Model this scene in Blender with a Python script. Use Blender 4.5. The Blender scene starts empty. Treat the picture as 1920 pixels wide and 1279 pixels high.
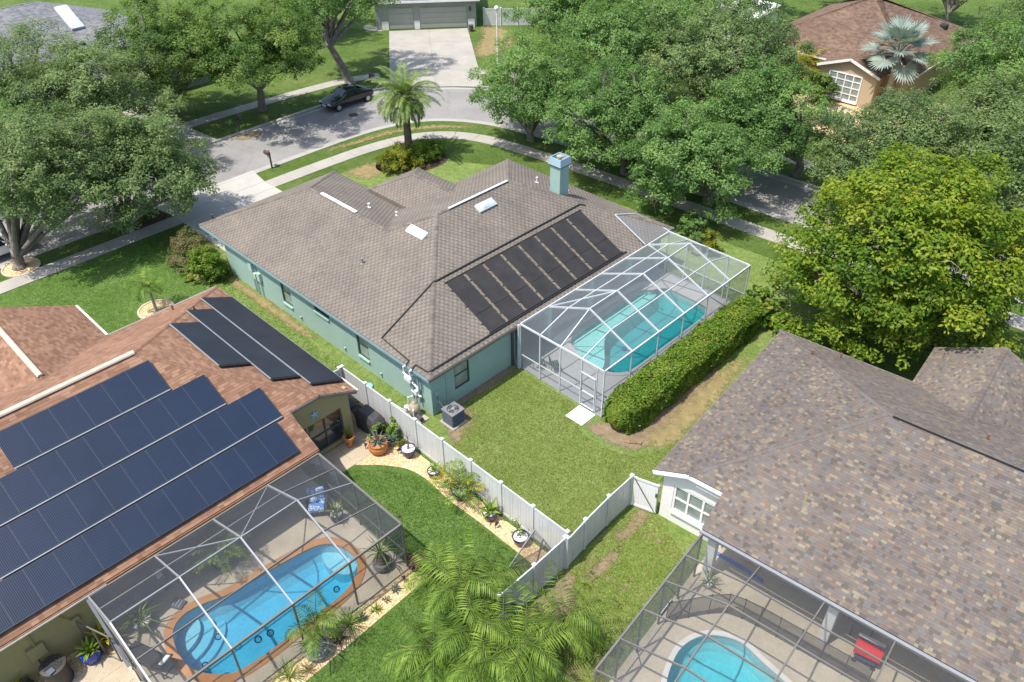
import bpy, math, random
import numpy as np
from mathutils import Vector, Matrix
from mathutils.geometry import tessellate_polygon

random.seed(7)
RS = np.random.RandomState(11)
scene = bpy.context.scene
col = scene.collection

# ------------------------------------------------------------------ camera
CAMLOC = Vector((22.91, -17.67, 26.5))
cr = Vector((0.7213, 0.6925, -0.0112)).normalized()
cf = Vector((-0.5588, 0.5749, -0.5977)).normalized()
CAMSET = (37.54, -0.81, 44.82)          # pitch down, roll, heading in degrees


def cam_axes(pitch, roll, yaw):
    p, r, y = (math.radians(a) for a in (pitch, roll, yaw))
    f = Vector((0, math.cos(p), -math.sin(p)))
    rt = Vector((1, 0, 0))
    u = Vector((0, math.sin(p), math.cos(p)))
    rt, u = math.cos(r) * rt + math.sin(r) * u, -math.sin(r) * rt + math.cos(r) * u
    Z = Matrix.Rotation(y, 3, 'Z')
    return Z @ rt, Z @ u, Z @ f


cam = bpy.data.cameras.new('camera')
cam.sensor_width = 36.0
cam.lens = 36.0 * 1530 / 1920
cam.clip_start = 0.5
cam.clip_end = 2000
cam_o = bpy.data.objects.new('camera', cam)
col.objects.link(cam_o)
_r, _u, _f = cam_axes(*CAMSET)
cam_o.matrix_world = Matrix(((_r.x, _u.x, -_f.x, CAMLOC.x), (_r.y, _u.y, -_f.y, CAMLOC.y),
                             (_r.z, _u.z, -_f.z, CAMLOC.z), (0, 0, 0, 1)))
scene.camera = cam_o

# ------------------------------------------------------------------ light
LDIR = Vector((0.13, 0.44, -1.0)).normalized()      # where the sunlight travels
SUN_EL = math.asin(-LDIR.z)
SUN_AZ = math.atan2(-LDIR.x, -LDIR.y)
world = bpy.data.worlds.new('World')
scene.world = world
world.use_nodes = True
wn = world.node_tree
wn.nodes.clear()
sky = wn.nodes.new('ShaderNodeTexSky')
sky.sky_type = 'NISHITA'
sky.sun_disc = False
sky.sun_elevation = SUN_EL
sky.sun_rotation = SUN_AZ
sky.air_density = 1.0
sky.dust_density = 2.0
bg = wn.nodes.new('ShaderNodeBackground')
bg.inputs['Strength'].default_value = 0.15
wo = wn.nodes.new('ShaderNodeOutputWorld')
wn.links.new(sky.outputs[0], bg.inputs['Color'])
wn.links.new(bg.outputs[0], wo.inputs['Surface'])
sun = bpy.data.lights.new('sun', 'SUN')
sun.energy = 3.5
sun.angle = math.radians(0.6)
sun.color = (1.0, 0.95, 0.87)
sun_o = bpy.data.objects.new('sun', sun)
col.objects.link(sun_o)
sun_o.location = (0, 0, 60)
sun_o.rotation_euler = LDIR.to_track_quat('-Z', 'Y').to_euler()
scene.view_settings.view_transform = 'Standard'
scene.view_settings.look = 'None'
scene.view_settings.gamma = 1.0
scene.view_settings.use_curve_mapping = False
scene.view_settings.exposure = 0.70
scene.cycles.max_bounces = 8
scene.cycles.transparent_max_bounces = 24
scene.cycles.caustics_reflective = False
scene.cycles.caustics_refractive = False

# ------------------------------------------------------------------ materials
MATS = {}


def nt_new(name):
    m = bpy.data.materials.new(name)
    m.use_nodes = True
    nt = m.node_tree
    nt.nodes.clear()
    out = nt.nodes.new('ShaderNodeOutputMaterial')
    MATS[name] = m
    return m, nt, out


def N(nt, t, **kw):
    n = nt.nodes.new(t)
    for k, v in kw.items():
        if k in n.inputs:
            n.inputs[k].default_value = v
        else:
            setattr(n, k, v)
    return n


def c4(c):
    return (c[0], c[1], c[2], 1.0)


def pos_node(nt):
    return nt.nodes.new('ShaderNodeNewGeometry').outputs['Position']


def noise(nt, scale, detail=4, rough=.6, vec=None):
    n = N(nt, 'ShaderNodeTexNoise')
    n.inputs['Scale'].default_value = scale
    n.inputs['Detail'].default_value = detail
    n.inputs['Roughness'].default_value = rough
    nt.links.new(vec if vec is not None else pos_node(nt), n.inputs['Vector'])
    return n.outputs['Fac']


def ramp(nt, fac, stops, interp='LINEAR'):
    r = nt.nodes.new('ShaderNodeValToRGB')
    r.color_ramp.interpolation = interp
    e = r.color_ramp.elements
    while len(e) < len(stops):
        e.new(0.5)
    for k, (p, c) in enumerate(stops):
        e[k].position = p
        e[k].color = c4(c)
    nt.links.new(fac, r.inputs['Fac'])
    return r.outputs['Color']


def mixc(nt, fac, a, b, mode='MIX'):
    n = nt.nodes.new('ShaderNodeMix')
    n.data_type = 'RGBA'
    n.blend_type = mode
    for sock, v in ((n.inputs[0], fac), (n.inputs[6], a), (n.inputs[7], b)):
        if hasattr(v, 'is_linked') or hasattr(v, 'links'):
            nt.links.new(v, sock)
        elif isinstance(v, (int, float)):
            sock.default_value = v
        else:
            sock.default_value = c4(v)
    return n.outputs[2]


def bump(nt, height, strength=.3, dist=.02):
    b = N(nt, 'ShaderNodeBump')
    b.inputs['Strength'].default_value = strength
    b.inputs['Distance'].default_value = dist
    nt.links.new(height, b.inputs['Height'])
    return b.outputs['Normal']


def sc(c, k):
    return tuple(min(1, x * k) for x in c)


def M(name, c, rough=.7, var=.12, scale=3.0, bmp=0, bscale=60, metal=0, fine=.06, spec=.4):
    """plain painted / plaster / plastic surface with large and fine tone variation"""
    m, nt, out = nt_new(name)
    b = N(nt, 'ShaderNodeBsdfPrincipled')
    b.inputs['Roughness'].default_value = rough
    b.inputs['Metallic'].default_value = metal
    b.inputs['Specular IOR Level'].default_value = spec
    a = ramp(nt, noise(nt, scale), [(.3, sc(c, 1 - var)), (.7, sc(c, 1 + var))])
    f = ramp(nt, noise(nt, scale * 17, 3), [(.3, (1 - fine,) * 3), (.7, (1 + fine,) * 3)])
    nt.links.new(mixc(nt, 1.0, a, f, 'MULTIPLY'), b.inputs['Base Color'])
    if bmp:
        nt.links.new(bump(nt, noise(nt, bscale, 3), bmp, .02), b.inputs['Normal'])
    nt.links.new(b.outputs[0], out.inputs['Surface'])
    return m


def grass_mat(name, c1, c2, c3, patch=.25, dry=(.30, .24, .12), drylo=.62, dryhi=.72):
    m, nt, out = nt_new(name)
    b = N(nt, 'ShaderNodeBsdfPrincipled')
    b.inputs['Roughness'].default_value = .9
    b.inputs['Specular IOR Level'].default_value = .15
    big = ramp(nt, noise(nt, patch, 5, .65), [(.3, c1), (.5, c2), (.72, c3)])
    mid = ramp(nt, noise(nt, 2.6, 5, .7), [(.3, (.72, .76, .7)), (.7, (1.24, 1.2, 1.26))])
    fine = ramp(nt, noise(nt, 8, 5, .8), [(.3, (.55, .6, .5)), (.72, (1.45, 1.38, 1.45))])
    wd = ramp(nt, noise(nt, 1.15, 6, .75), [(.52, (1, 1, 1)), (.66, (.70, .84, .66))])
    big = mixc(nt, 1.0, big, wd, 'MULTIPLY')
    cc = mixc(nt, 1.0, mixc(nt, 1.0, big, mid, 'MULTIPLY'), fine, 'MULTIPLY')
    df = N(nt, 'ShaderNodeMapRange')
    df.inputs['From Min'].default_value = drylo
    df.inputs['From Max'].default_value = dryhi
    nt.links.new(noise(nt, .55, 6, .68), df.inputs['Value'])
    dd = mixc(nt, 1.0, dry, fine, 'MULTIPLY')
    cc = mixc(nt, df.outputs[0], cc, dd)
    nt.links.new(cc, b.inputs['Base Color'])
    nt.links.new(bump(nt, noise(nt, 10, 5, .8), 1.0, .10), b.inputs['Normal'])
    nt.links.new(b.outputs[0], out.inputs['Surface'])
    return m


def shingle_mat(name, stops, src):
    m, nt, out = nt_new(name)
    b = N(nt, 'ShaderNodeBsdfPrincipled')
    b.inputs['Roughness'].default_value = .92
    b.inputs['Specular IOR Level'].default_value = .2
    if src == 'attr':
        a = N(nt, 'ShaderNodeAttribute', attribute_name='rnd')
        fac = a.outputs['Fac']
    elif src == 'obj':
        fac = nt.nodes.new('ShaderNodeObjectInfo').outputs['Random']
    else:
        v = N(nt, 'ShaderNodeTexVoronoi')
        v.inputs['Scale'].default_value = 4
        nt.links.new(pos_node(nt), v.inputs['Vector'])
        sp = nt.nodes.new('ShaderNodeSeparateColor')
        nt.links.new(v.outputs['Color'], sp.inputs[0])
        fac = sp.outputs[0]
    a = ramp(nt, fac, stops, 'CONSTANT' if len(stops) > 4 else 'LINEAR')
    g = ramp(nt, noise(nt, 45, 3, .8), [(.3, (.82,) * 3), (.7, (1.16,) * 3)])
    w = ramp(nt, noise(nt, .45, 6, .68), [(.3, (.80, .80, .83)), (.7, (1.14, 1.13, 1.09))])
    nt.links.new(mixc(nt, 1.0, mixc(nt, 1.0, a, g, 'MULTIPLY'), w, 'MULTIPLY'), b.inputs['Base Color'])
    nt.links.new(bump(nt, noise(nt, 120, 2), .25, .01), b.inputs['Normal'])
    nt.links.new(b.outputs[0], out.inputs['Surface'])
    return m


def leaf_mat(name, stops, trans=.45, gloss=.2):
    m, nt, out = nt_new(name)
    a = N(nt, 'ShaderNodeAttribute', attribute_name='rnd')
    c = ramp(nt, a.outputs['Fac'], stops)
    b = N(nt, 'ShaderNodeBsdfPrincipled')
    b.inputs['Roughness'].default_value = .5
    b.inputs['Specular IOR Level'].default_value = gloss
    nt.links.new(c, b.inputs['Base Color'])
    t = N(nt, 'ShaderNodeBsdfTranslucent')
    nt.links.new(mixc(nt, 1.0, c, (1.25, 1.3, .7), 'MULTIPLY'), t.inputs['Color'])
    mx = N(nt, 'ShaderNodeMixShader')
    mx.inputs[0].default_value = trans
    nt.links.new(b.outputs[0], mx.inputs[1])
    nt.links.new(t.outputs[0], mx.inputs[2])
    nt.links.new(mx.outputs[0], out.inputs['Surface'])
    return m


def screen_mat(name, c, fac):
    """insect screen: fine mesh, part open, part thread"""
    m, nt, out = nt_new(name)
    d = N(nt, 'ShaderNodeBsdfDiffuse')
    d.inputs['Color'].default_value = c4(c)
    t = N(nt, 'ShaderNodeBsdfTransparent')
    lw = N(nt, 'ShaderNodeLayerWeight')
    lw.inputs['Blend'].default_value = .35
    mr = N(nt, 'ShaderNodeMapRange')
    mr.inputs['To Min'].default_value = fac
    mr.inputs['To Max'].default_value = min(.9, fac * 2.0)
    nt.links.new(lw.outputs['Facing'], mr.inputs['Value'])
    nz = N(nt, 'ShaderNodeMapRange')
    nz.inputs['To Min'].default_value = .75
    nz.inputs['To Max'].default_value = 1.25
    nt.links.new(noise(nt, 1.1, 4), nz.inputs['Value'])
    mu = N(nt, 'ShaderNodeMath', operation='MULTIPLY')
    nt.links.new(mr.outputs[0], mu.inputs[0])
    nt.links.new(nz.outputs[0], mu.inputs[1])
    mx = N(nt, 'ShaderNodeMixShader')
    nt.links.new(mu.outputs[0], mx.inputs[0])
    nt.links.new(t.outputs[0], mx.inputs[1])
    nt.links.new(d.outputs[0], mx.inputs[2])
    nt.links.new(mx.outputs[0], out.inputs['Surface'])
    return m


def water_mat(name, tint, scale=2.6, strength=.35):
    m, nt, out = nt_new(name)
    t = N(nt, 'ShaderNodeBsdfTransparent')
    t.inputs['Color'].default_value = c4(tint)
    g = N(nt, 'ShaderNodeBsdfGlossy')
    g.inputs['Roughness'].default_value = .03
    fr = N(nt, 'ShaderNodeFresnel')
    fr.inputs['IOR'].default_value = 1.33
    n1 = noise(nt, scale, 3, .55)
    nb = bump(nt, n1, strength, .08)
    nt.links.new(nb, g.inputs['Normal'])
    nt.links.new(nb, fr.inputs['Normal'])
    mx = N(nt, 'ShaderNodeMixShader')
    nt.links.new(fr.outputs[0], mx.inputs[0])
    nt.links.new(t.outputs[0], mx.inputs[1])
    nt.links.new(g.outputs[0], mx.inputs[2])
    nt.links.new(mx.outputs[0], out.inputs['Surface'])
    return m


def plaster_mat(name, c, c2):
    """pool plaster with broad and fine random mottling of its tone"""
    m, nt, out = nt_new(name)
    b = N(nt, 'ShaderNodeBsdfPrincipled')
    b.inputs['Roughness'].default_value = .8
    a = ramp(nt, noise(nt, .8, 4), [(.3, c), (.7, c2)])
    f = ramp(nt, noise(nt, 9, 4, .7), [(.3, (.86, .9, .9)), (.7, (1.12, 1.08, 1.08))])
    nt.links.new(mixc(nt, 1.0, a, f, 'MULTIPLY'), b.inputs['Base Color'])
    nt.links.new(b.outputs[0], out.inputs['Surface'])
    return m


def glass_mat(name, c=(.03, .04, .045), rough=.05):
    m, nt, out = nt_new(name)
    b = N(nt, 'ShaderNodeBsdfPrincipled')
    b.inputs['Base Color'].default_value = c4(c)
    b.inputs['Roughness'].default_value = rough
    b.inputs['Specular IOR Level'].default_value = .8
    nt.links.new(ramp(nt, noise(nt, 2.5, 2), [(.3, sc(c, .8)), (.7, sc(c, 1.3))]), b.inputs['Base Color'])
    nt.links.new(b.outputs[0], out.inputs['Surface'])
    return m


def line_mat(name, base, line, scale, rough=.25, axis=1, thin=.2):
    """dark glazing with a printed grid of fine conductor lines, in object space"""
    m, nt, out = nt_new(name)
    tc = nt.nodes.new('ShaderNodeTexCoord')
    sp = nt.nodes.new('ShaderNodeSeparateXYZ')
    nt.links.new(tc.outputs['Object'], sp.inputs[0])
    facs = []
    for ax, s, th in ((axis, scale, thin), (1 - axis, 6.2, .012)):
        mu = N(nt, 'ShaderNodeMath', operation='MULTIPLY')
        mu.inputs[1].default_value = s
        nt.links.new(sp.outputs[ax], mu.inputs[0])
        fr = N(nt, 'ShaderNodeMath', operation='FRACT')
        nt.links.new(mu.outputs[0], fr.inputs[0])
        lt = N(nt, 'ShaderNodeMath', operation='LESS_THAN')
        lt.inputs[1].default_value = th
        nt.links.new(fr.outputs[0], lt.inputs[0])
        facs.append(lt.outputs[0])
    mxx = N(nt, 'ShaderNodeMath', operation='MAXIMUM')
    nt.links.new(facs[0], mxx.inputs[0])
    nt.links.new(facs[1], mxx.inputs[1])
    b = N(nt, 'ShaderNodeBsdfPrincipled')
    b.inputs['Roughness'].default_value = rough
    b.inputs['Specular IOR Level'].default_value = .38
    bb = ramp(nt, noise(nt, .7, 3), [(.3, sc(base, .8)), (.7, sc(base, 1.25))])
    nt.links.new(mixc(nt, mxx.outputs[0], bb, line), b.inputs['Base Color'])
    nt.links.new(b.outputs[0], out.inputs['Surface'])
    return m


def gravel_mat(name, a, b_, c_):
    m, nt, out = nt_new(name)
    v = N(nt, 'ShaderNodeTexVoronoi')
    v.inputs['Scale'].default_value = 16
    nt.links.new(pos_node(nt), v.inputs['Vector'])
    sp = nt.nodes.new('ShaderNodeSeparateColor')
    nt.links.new(v.outputs['Color'], sp.inputs[0])
    cc = ramp(nt, sp.outputs[0], [(0, a), (.5, b_), (1, c_)])
    d = ramp(nt, v.outputs['Distance'], [(.3, (1, 1, 1)), (.75, (.55, .5, .45))])
    b = N(nt, 'ShaderNodeBsdfPrincipled')
    b.inputs['Roughness'].default_value = .9
    nt.links.new(mixc(nt, 1.0, cc, d, 'MULTIPLY'), b.inputs['Base Color'])
    nt.links.new(bump(nt, v.outputs['Distance'], -.8, .03), b.inputs['Normal'])
    nt.links.new(b.outputs[0], out.inputs['Surface'])
    return m


def soil_mat(name, c):
    """bare soil that breaks up into the grass at its ragged edge (coverage stored per vertex)"""
    m, nt, out = nt_new(name)
    a = N(nt, 'ShaderNodeAttribute', attribute_name='cover')
    n1 = noise(nt, 3.2, 6, .72)
    ad = N(nt, 'ShaderNodeMath', operation='MULTIPLY_ADD')
    nt.links.new(n1, ad.inputs[0])
    ad.inputs[1].default_value = 1.6
    nt.links.new(a.outputs['Fac'], ad.inputs[2])
    mr = N(nt, 'ShaderNodeMapRange')
    mr.inputs['From Min'].default_value = 1.18
    mr.inputs['From Max'].default_value = 1.42
    mr.inputs['To Max'].default_value = .92
    nt.links.new(ad.outputs[0], mr.inputs['Value'])
    b = N(nt, 'ShaderNodeBsdfPrincipled')
    b.inputs['Roughness'].default_value = .95
    cc = ramp(nt, noise(nt, 2.1, 5, .7), [(.3, sc(c, .7)), (.7, sc(c, 1.25))])
    ff_ = ramp(nt, noise(nt, 28, 4, .75), [(.3, (.65, .65, .65)), (.7, (1.3, 1.3, 1.3))])
    nt.links.new(mixc(nt, 1.0, cc, ff_, 'MULTIPLY'), b.inputs['Base Color'])
    nt.links.new(bump(nt, noise(nt, 26, 4, .8), .8, .03), b.inputs['Normal'])
    t = N(nt, 'ShaderNodeBsdfTransparent')
    mx = N(nt, 'ShaderNodeMixShader')
    nt.links.new(mr.outputs[0], mx.inputs[0])
    nt.links.new(t.outputs[0], mx.inputs[1])
    nt.links.new(b.outputs[0], mx.inputs[2])
    nt.links.new(mx.outputs[0], out.inputs['Surface'])


soil_mat('soil', (.255, .19, .12))
soil_mat('dry_grass', (.27, .215, .095))
grass_mat('grass_far', (0.066, 0.115, 0.021), (0.103, 0.163, 0.036), (0.157, 0.2, 0.057), .2, (.20, .17, .07), .64, .8)
grass_mat('grass_lush', (0.086, 0.166, 0.032), (0.112, 0.198, 0.043), (0.145, 0.231, 0.062), .5, (.14, .16, .05), .7, .85)
grass_mat('grass_back', (0.153, 0.226, 0.053), (0.193, 0.267, 0.074), (0.246, 0.303, 0.102), .45, (.26, .21, .09), .66, .82)
grass_mat('grass_yard', (0.138, 0.229, 0.038), (0.188, 0.265, 0.062), (0.237, 0.288, 0.094), .8, (.30, .235, .15), .56, .64)
M('dirt', (.24, .17, .10), .95, .3, 1.2, .8, 25, fine=.2)
M('mulch', (.07, .045, .03), .95, .35, 4, .8, 30, fine=.3)
def asphalt_mat(name, c):
    m, nt, out = nt_new(name)
    b = N(nt, 'ShaderNodeBsdfPrincipled')
    b.inputs['Roughness'].default_value = .9
    a = ramp(nt, noise(nt, .35, 6, .65), [(.3, sc(c, .84)), (.5, c), (.72, sc(c, 1.12))])
    g = ramp(nt, noise(nt, 24, 4, .8), [(.3, (.84,) * 3), (.7, (1.16,) * 3)])
    # sealed cracks and old patches
    v = N(nt, 'ShaderNodeTexVoronoi', feature='DISTANCE_TO_EDGE')
    v.inputs['Scale'].default_value = .16
    wv = N(nt, 'ShaderNodeVectorMath', operation='ADD')
    nz = N(nt, 'ShaderNodeTexNoise')
    nz.inputs['Scale'].default_value = .9
    nz.inputs['Detail'].default_value = 5
    nt.links.new(pos_node(nt), nz.inputs['Vector'])
    nt.links.new(pos_node(nt), wv.inputs[0])
    nt.links.new(nz.outputs['Color'], wv.inputs[1])
    nt.links.new(wv.outputs[0], v.inputs['Vector'])
    cr_ = ramp(nt, v.outputs['Distance'], [(.004, (.62, .62, .62)), (.010, (1, 1, 1))])
    st = ramp(nt, noise(nt, 1.3, 5, .7), [(.60, (1, 1, 1)), (.74, (.72, .72, .74))])
    x = mixc(nt, 1.0, a, g, 'MULTIPLY')
    x = mixc(nt, .3, x, cr_, 'MULTIPLY')
    x = mixc(nt, .7, x, st, 'MULTIPLY')
    nt.links.new(x, b.inputs['Base Color'])
    nt.links.new(bump(nt, noise(nt, 60, 3), .35, .01), b.inputs['Normal'])
    nt.links.new(b.outputs[0], out.inputs['Surface'])


asphalt_mat('asphalt', (.255, .245, .236))
M('concrete', (.36, .338, .30), .85, .10, .6, .2, 60, fine=.08)
M('concrete_new', (.43, .415, .375), .85, .06, .6, .2, 60, fine=.05)
M('kerb', (.36, .345, .325), .85, .12, .8, .2, 60)
M('deck_grey', (.30, .30, .30), .8, .06, .6, .1, 60)
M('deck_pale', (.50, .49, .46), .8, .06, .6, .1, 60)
M('deck_beige', (.47, .415, .31), .8, .12, .9, .15, 60, fine=.1)
M('paver', (.43, .36, .26), .85, .12, 1.2, .2, 50, fine=.12)
M('coping_orange', (.44, .22, .09), .8, .12, 2, .15, 50)
M('coping_white', (.62, .60, .55), .7, .05, 2)
gravel_mat('gravel', (.62, .43, .20), (.72, .53, .29), (.80, .68, .48))
gravel_mat('white_stone', (.62, .60, .57), (.75, .73, .7), (.85, .84, .82))
M('teal_wall', (.30, .43, .385), .85, .05, .5, .25, 90, fine=.04)
M('box_teal', (.42, .54, .50), .6, .05, 1)
M('teal_trim', (.23, .35, .37), .7, .05, 1)
M('chimney_metal', (.30, .42, .48), .45, .05, 1)
M('olive_wall', (.33, .275, .135), .85, .06, .5, .25, 90, fine=.04)
M('white_wall', (.78, .77, .74), .85, .03, .5, .2, 90, fine=.03)
M('tan_wall', (.46, .36, .25), .85, .05, .5, .2, 90)
M('grey_wall', (.30, .32, .28), .85, .05, .5, .2, 90)
M('white_paint', (.80, .80, .79), .45, .03, 1, fine=.02)
M('vinyl', (.55, .565, .56), .4, .10, .8, fine=.05)
M('garage_door', (.33, .35, .31), .6, .04, 1)
M('dark_metal', (.075, .072, .07), .5, .15, 2)
M('bronze', (.16, .15, .14), .5, .15, 1.5)
M('grey_metal', (.30, .31, .32), .45, .1, 2, metal=.4)
M('alu', (.52, .53, .54), .35, .06, 2, metal=.6)
M('gutter_grey', (.17, .155, .14), .6, .1, 2)
M('soffit', (.30, .28, .25), .8, .05, 1)
M('black_rubber', (.028, .028, .030), .62, .2, 3, fine=.15)
M('solar_mat', (.029, .027, .026), .6, .25, 1.4, .25, 40, fine=.15)
M('solar_black', (.016, .018, .026), .35, .25, .8, fine=.1)
M('black_pipe', (.03, .03, .03), .5, .1, 3)
M('pvc', (.72, .72, .70), .45, .05, 2)
M('ridge_cream', (.58, .46, .36), .6, .08, 1.5)
M('skylight_frame', (.55, .60, .63), .4, .05, 2)
glass_mat('skylight_lens', (.50, .60, .66), .2)
glass_mat('glass')
glass_mat('glass_blind', (.24, .28, .27), .15)
glass_mat('car_glass', (.012, .014, .018), .04)
line_mat('pv', (.008, .014, .030), (.030, .050, .095), 15.5, .3, axis=1, thin=.30)
M('pv_rail', (.30, .33, .37), .4, .1, 2)
M('pv_frame', (.034, .048, .072), .4, .1, 2)
M('terracotta', (.50, .20, .07), .7, .12, 3)
M('navy_glaze', (.020, .028, .085), .2, .2, 3, spec=.6)
M('blue_glaze', (.02, .05, .34), .15, .1, 3, spec=.7)
M('grey_stone', (.22, .215, .20), .85, .2, 4)
M('cover_black', (.045, .045, .047), .6, .2, 5, .4, 12)
M('wood', (.24, .12, .06), .7, .25, 4)
M('bark_oak', (.20, .175, .15), .95, .3, 3, .9, 14, fine=.3)
M('bark_palm', (.17, .13, .085), .95, .35, 5, .9, 18, fine=.3)
M('bark_pale', (.40, .385, .35), .9, .2, 3, .5, 14)
M('stem', (.10, .13, .035), .8, .2, 4)
M('red_cloth', (.62, .025, .025), .7, .08, 3)
M('blue_plastic', (.02, .13, .52), .4, .1, 3)
M('pale_blue', (.22, .48, .66), .5, .1, 3)
M('pink_plastic', (.70, .22, .30), .4, .1, 3)
M('slate_cloth', (.10, .12, .16), .8, .1, 3)
M('white_cloth', (.70, .70, .70), .8, .05, 3)
M('car_black', (.008, .009, .012), .12, .1, 2, spec=.8)
M('car_white', (.78, .79, .80), .15, .02, 2, spec=.7)
M('chrome', (.6, .6, .62), .15, .05, 2, metal=1)
M('tail_red', (.45, .02, .02), .3, .1, 2)
M('sand_filter', (.38, .32, .24), .6, .1, 3)
M('green_metal', (.03, .07, .05), .5, .1, 3)
M('cage_white', (.50, .525, .545), .45, .08, 1.2, fine=.05)
screen_mat('screen_white', (.30, .34, .36), .19)
screen_mat('screen_dark', (.095, .10, .112), .28)
screen_mat('screen_fence', (.06, .06, .06), .42)
water_mat('water_teal', (.10, .62, .66), 1.6, .25)
water_mat('water_blue', (.10, .58, .86), 2.2, .3)
water_mat('water_aqua', (.09, .66, .76), 2.2, .35)
plaster_mat('plaster_teal', (.46, .58, .54), (.56, .66, .62))
plaster_mat('plaster_blue', (.60, .74, .80), (.70, .80, .84))
plaster_mat('plaster_aqua', (.56, .72, .74), (.66, .78, .80))

TEAL_ST = [(0, (.122, .105, .090)), (.3, (.152, .131, .112)), (.55, (.190, .165, .140)), (1, (.220, .194, .163))]
LEFT_ST = [(0, (0.183, 0.101, 0.065)), (0.35, (0.235, 0.131, 0.085)), (0.7, (0.273, 0.157, 0.102)), (1, (0.308, 0.188, 0.129))]
RIGHT_ST = [(0, (0.111, 0.098, 0.087)), (0.12, (0.138, 0.12, 0.109)), (0.3, (0.156, 0.128, 0.11)), (0.44, (0.149, 0.139, 0.135)), (0.6, (0.169, 0.144, 0.125)), (0.76, (0.169, 0.127, 0.106)), (0.86, (0.211, 0.171, 0.124)), (0.96, (0.237, 0.203, 0.147))]
FAR_ST = [(0, (0.129, 0.081, 0.059)), (0.5, (0.168, 0.112, 0.081)), (1, (0.201, 0.142, 0.108))]
GREY_ST = [(0, (.15, .155, .165)), (.5, (.20, .205, .215)), (1, (.25, .25, .26))]
for nm, st in (('teal', TEAL_ST), ('left', LEFT_ST), ('right', RIGHT_ST), ('far', FAR_ST), ('grey', GREY_ST)):
    shingle_mat('shingle_' + nm, st, 'attr')
    shingle_mat('shingle_' + nm + '_obj', st, 'obj')
    shingle_mat('shingle_' + nm + '_base', st, 'cell')

leaf_mat('leaf_oak', [(0, (0.061, 0.13, 0.038)), (0.5, (0.133, 0.247, 0.072)), (1, (0.283, 0.417, 0.128))])
leaf_mat('leaf_oak_grey', [(0, (0.069, 0.127, 0.047)), (0.5, (0.161, 0.24, 0.09)), (1, (0.306, 0.381, 0.155))])
leaf_mat('leaf_oak_bright', [(0, (0.047, 0.103, 0.021)), (0.5, (0.109, 0.196, 0.045)), (1, (0.245, 0.328, 0.077))])
leaf_mat('leaf_magnolia', [(0, (0.044, 0.103, 0.01)), (0.4, (0.135, 0.23, 0.021)), (0.8, (0.295, 0.36, 0.032)), (1, (0.356, 0.358, 0.05))])
leaf_mat('leaf_hedge', [(0, (0.044, 0.107, 0.012)), (0.5, (0.147, 0.256, 0.029)), (0.9, (0.318, 0.396, 0.058)), (1, (0.489, 0.299, 0.105))])
leaf_mat('leaf_yellow', [(0, (0.053, 0.078, 0.008)), (0.5, (0.167, 0.196, 0.018)), (1, (0.352, 0.352, 0.044))])
leaf_mat('leaf_dry', [(0, (0.12, 0.096, 0.054)), (0.5, (0.228, 0.186, 0.102)), (1, (0.156, 0.204, 0.06))])
leaf_mat('leaf_palm', [(0, (0.062, 0.128, 0.017)), (0.5, (0.15, 0.25, 0.039)), (1, (0.301, 0.388, 0.071))], .3)
leaf_mat('leaf_date', [(0, (0.08, 0.133, 0.029)), (0.5, (0.155, 0.234, 0.056)), (1, (0.24, 0.314, 0.092))], .25)
leaf_mat('leaf_silver', [(0, (.17, .22, .20)), (.5, (.27, .335, .30)), (1, (.38, .44, .39))], .2)
leaf_mat('leaf_gold', [(0, (.12, .14, .01)), (.5, (.30, .29, .02)), (1, (.50, .44, .06))], .3)
leaf_mat('leaf_blue', [(0, (.05, .085, .07)), (.5, (.10, .145, .115)), (1, (.16, .20, .15))], .15)
leaf_mat('leaf_purple', [(0, (.05, .022, .02)), (.5, (.10, .05, .045)), (1, (.10, .11, .04))], .2)

# ------------------------------------------------------------------ mesh helpers


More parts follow.
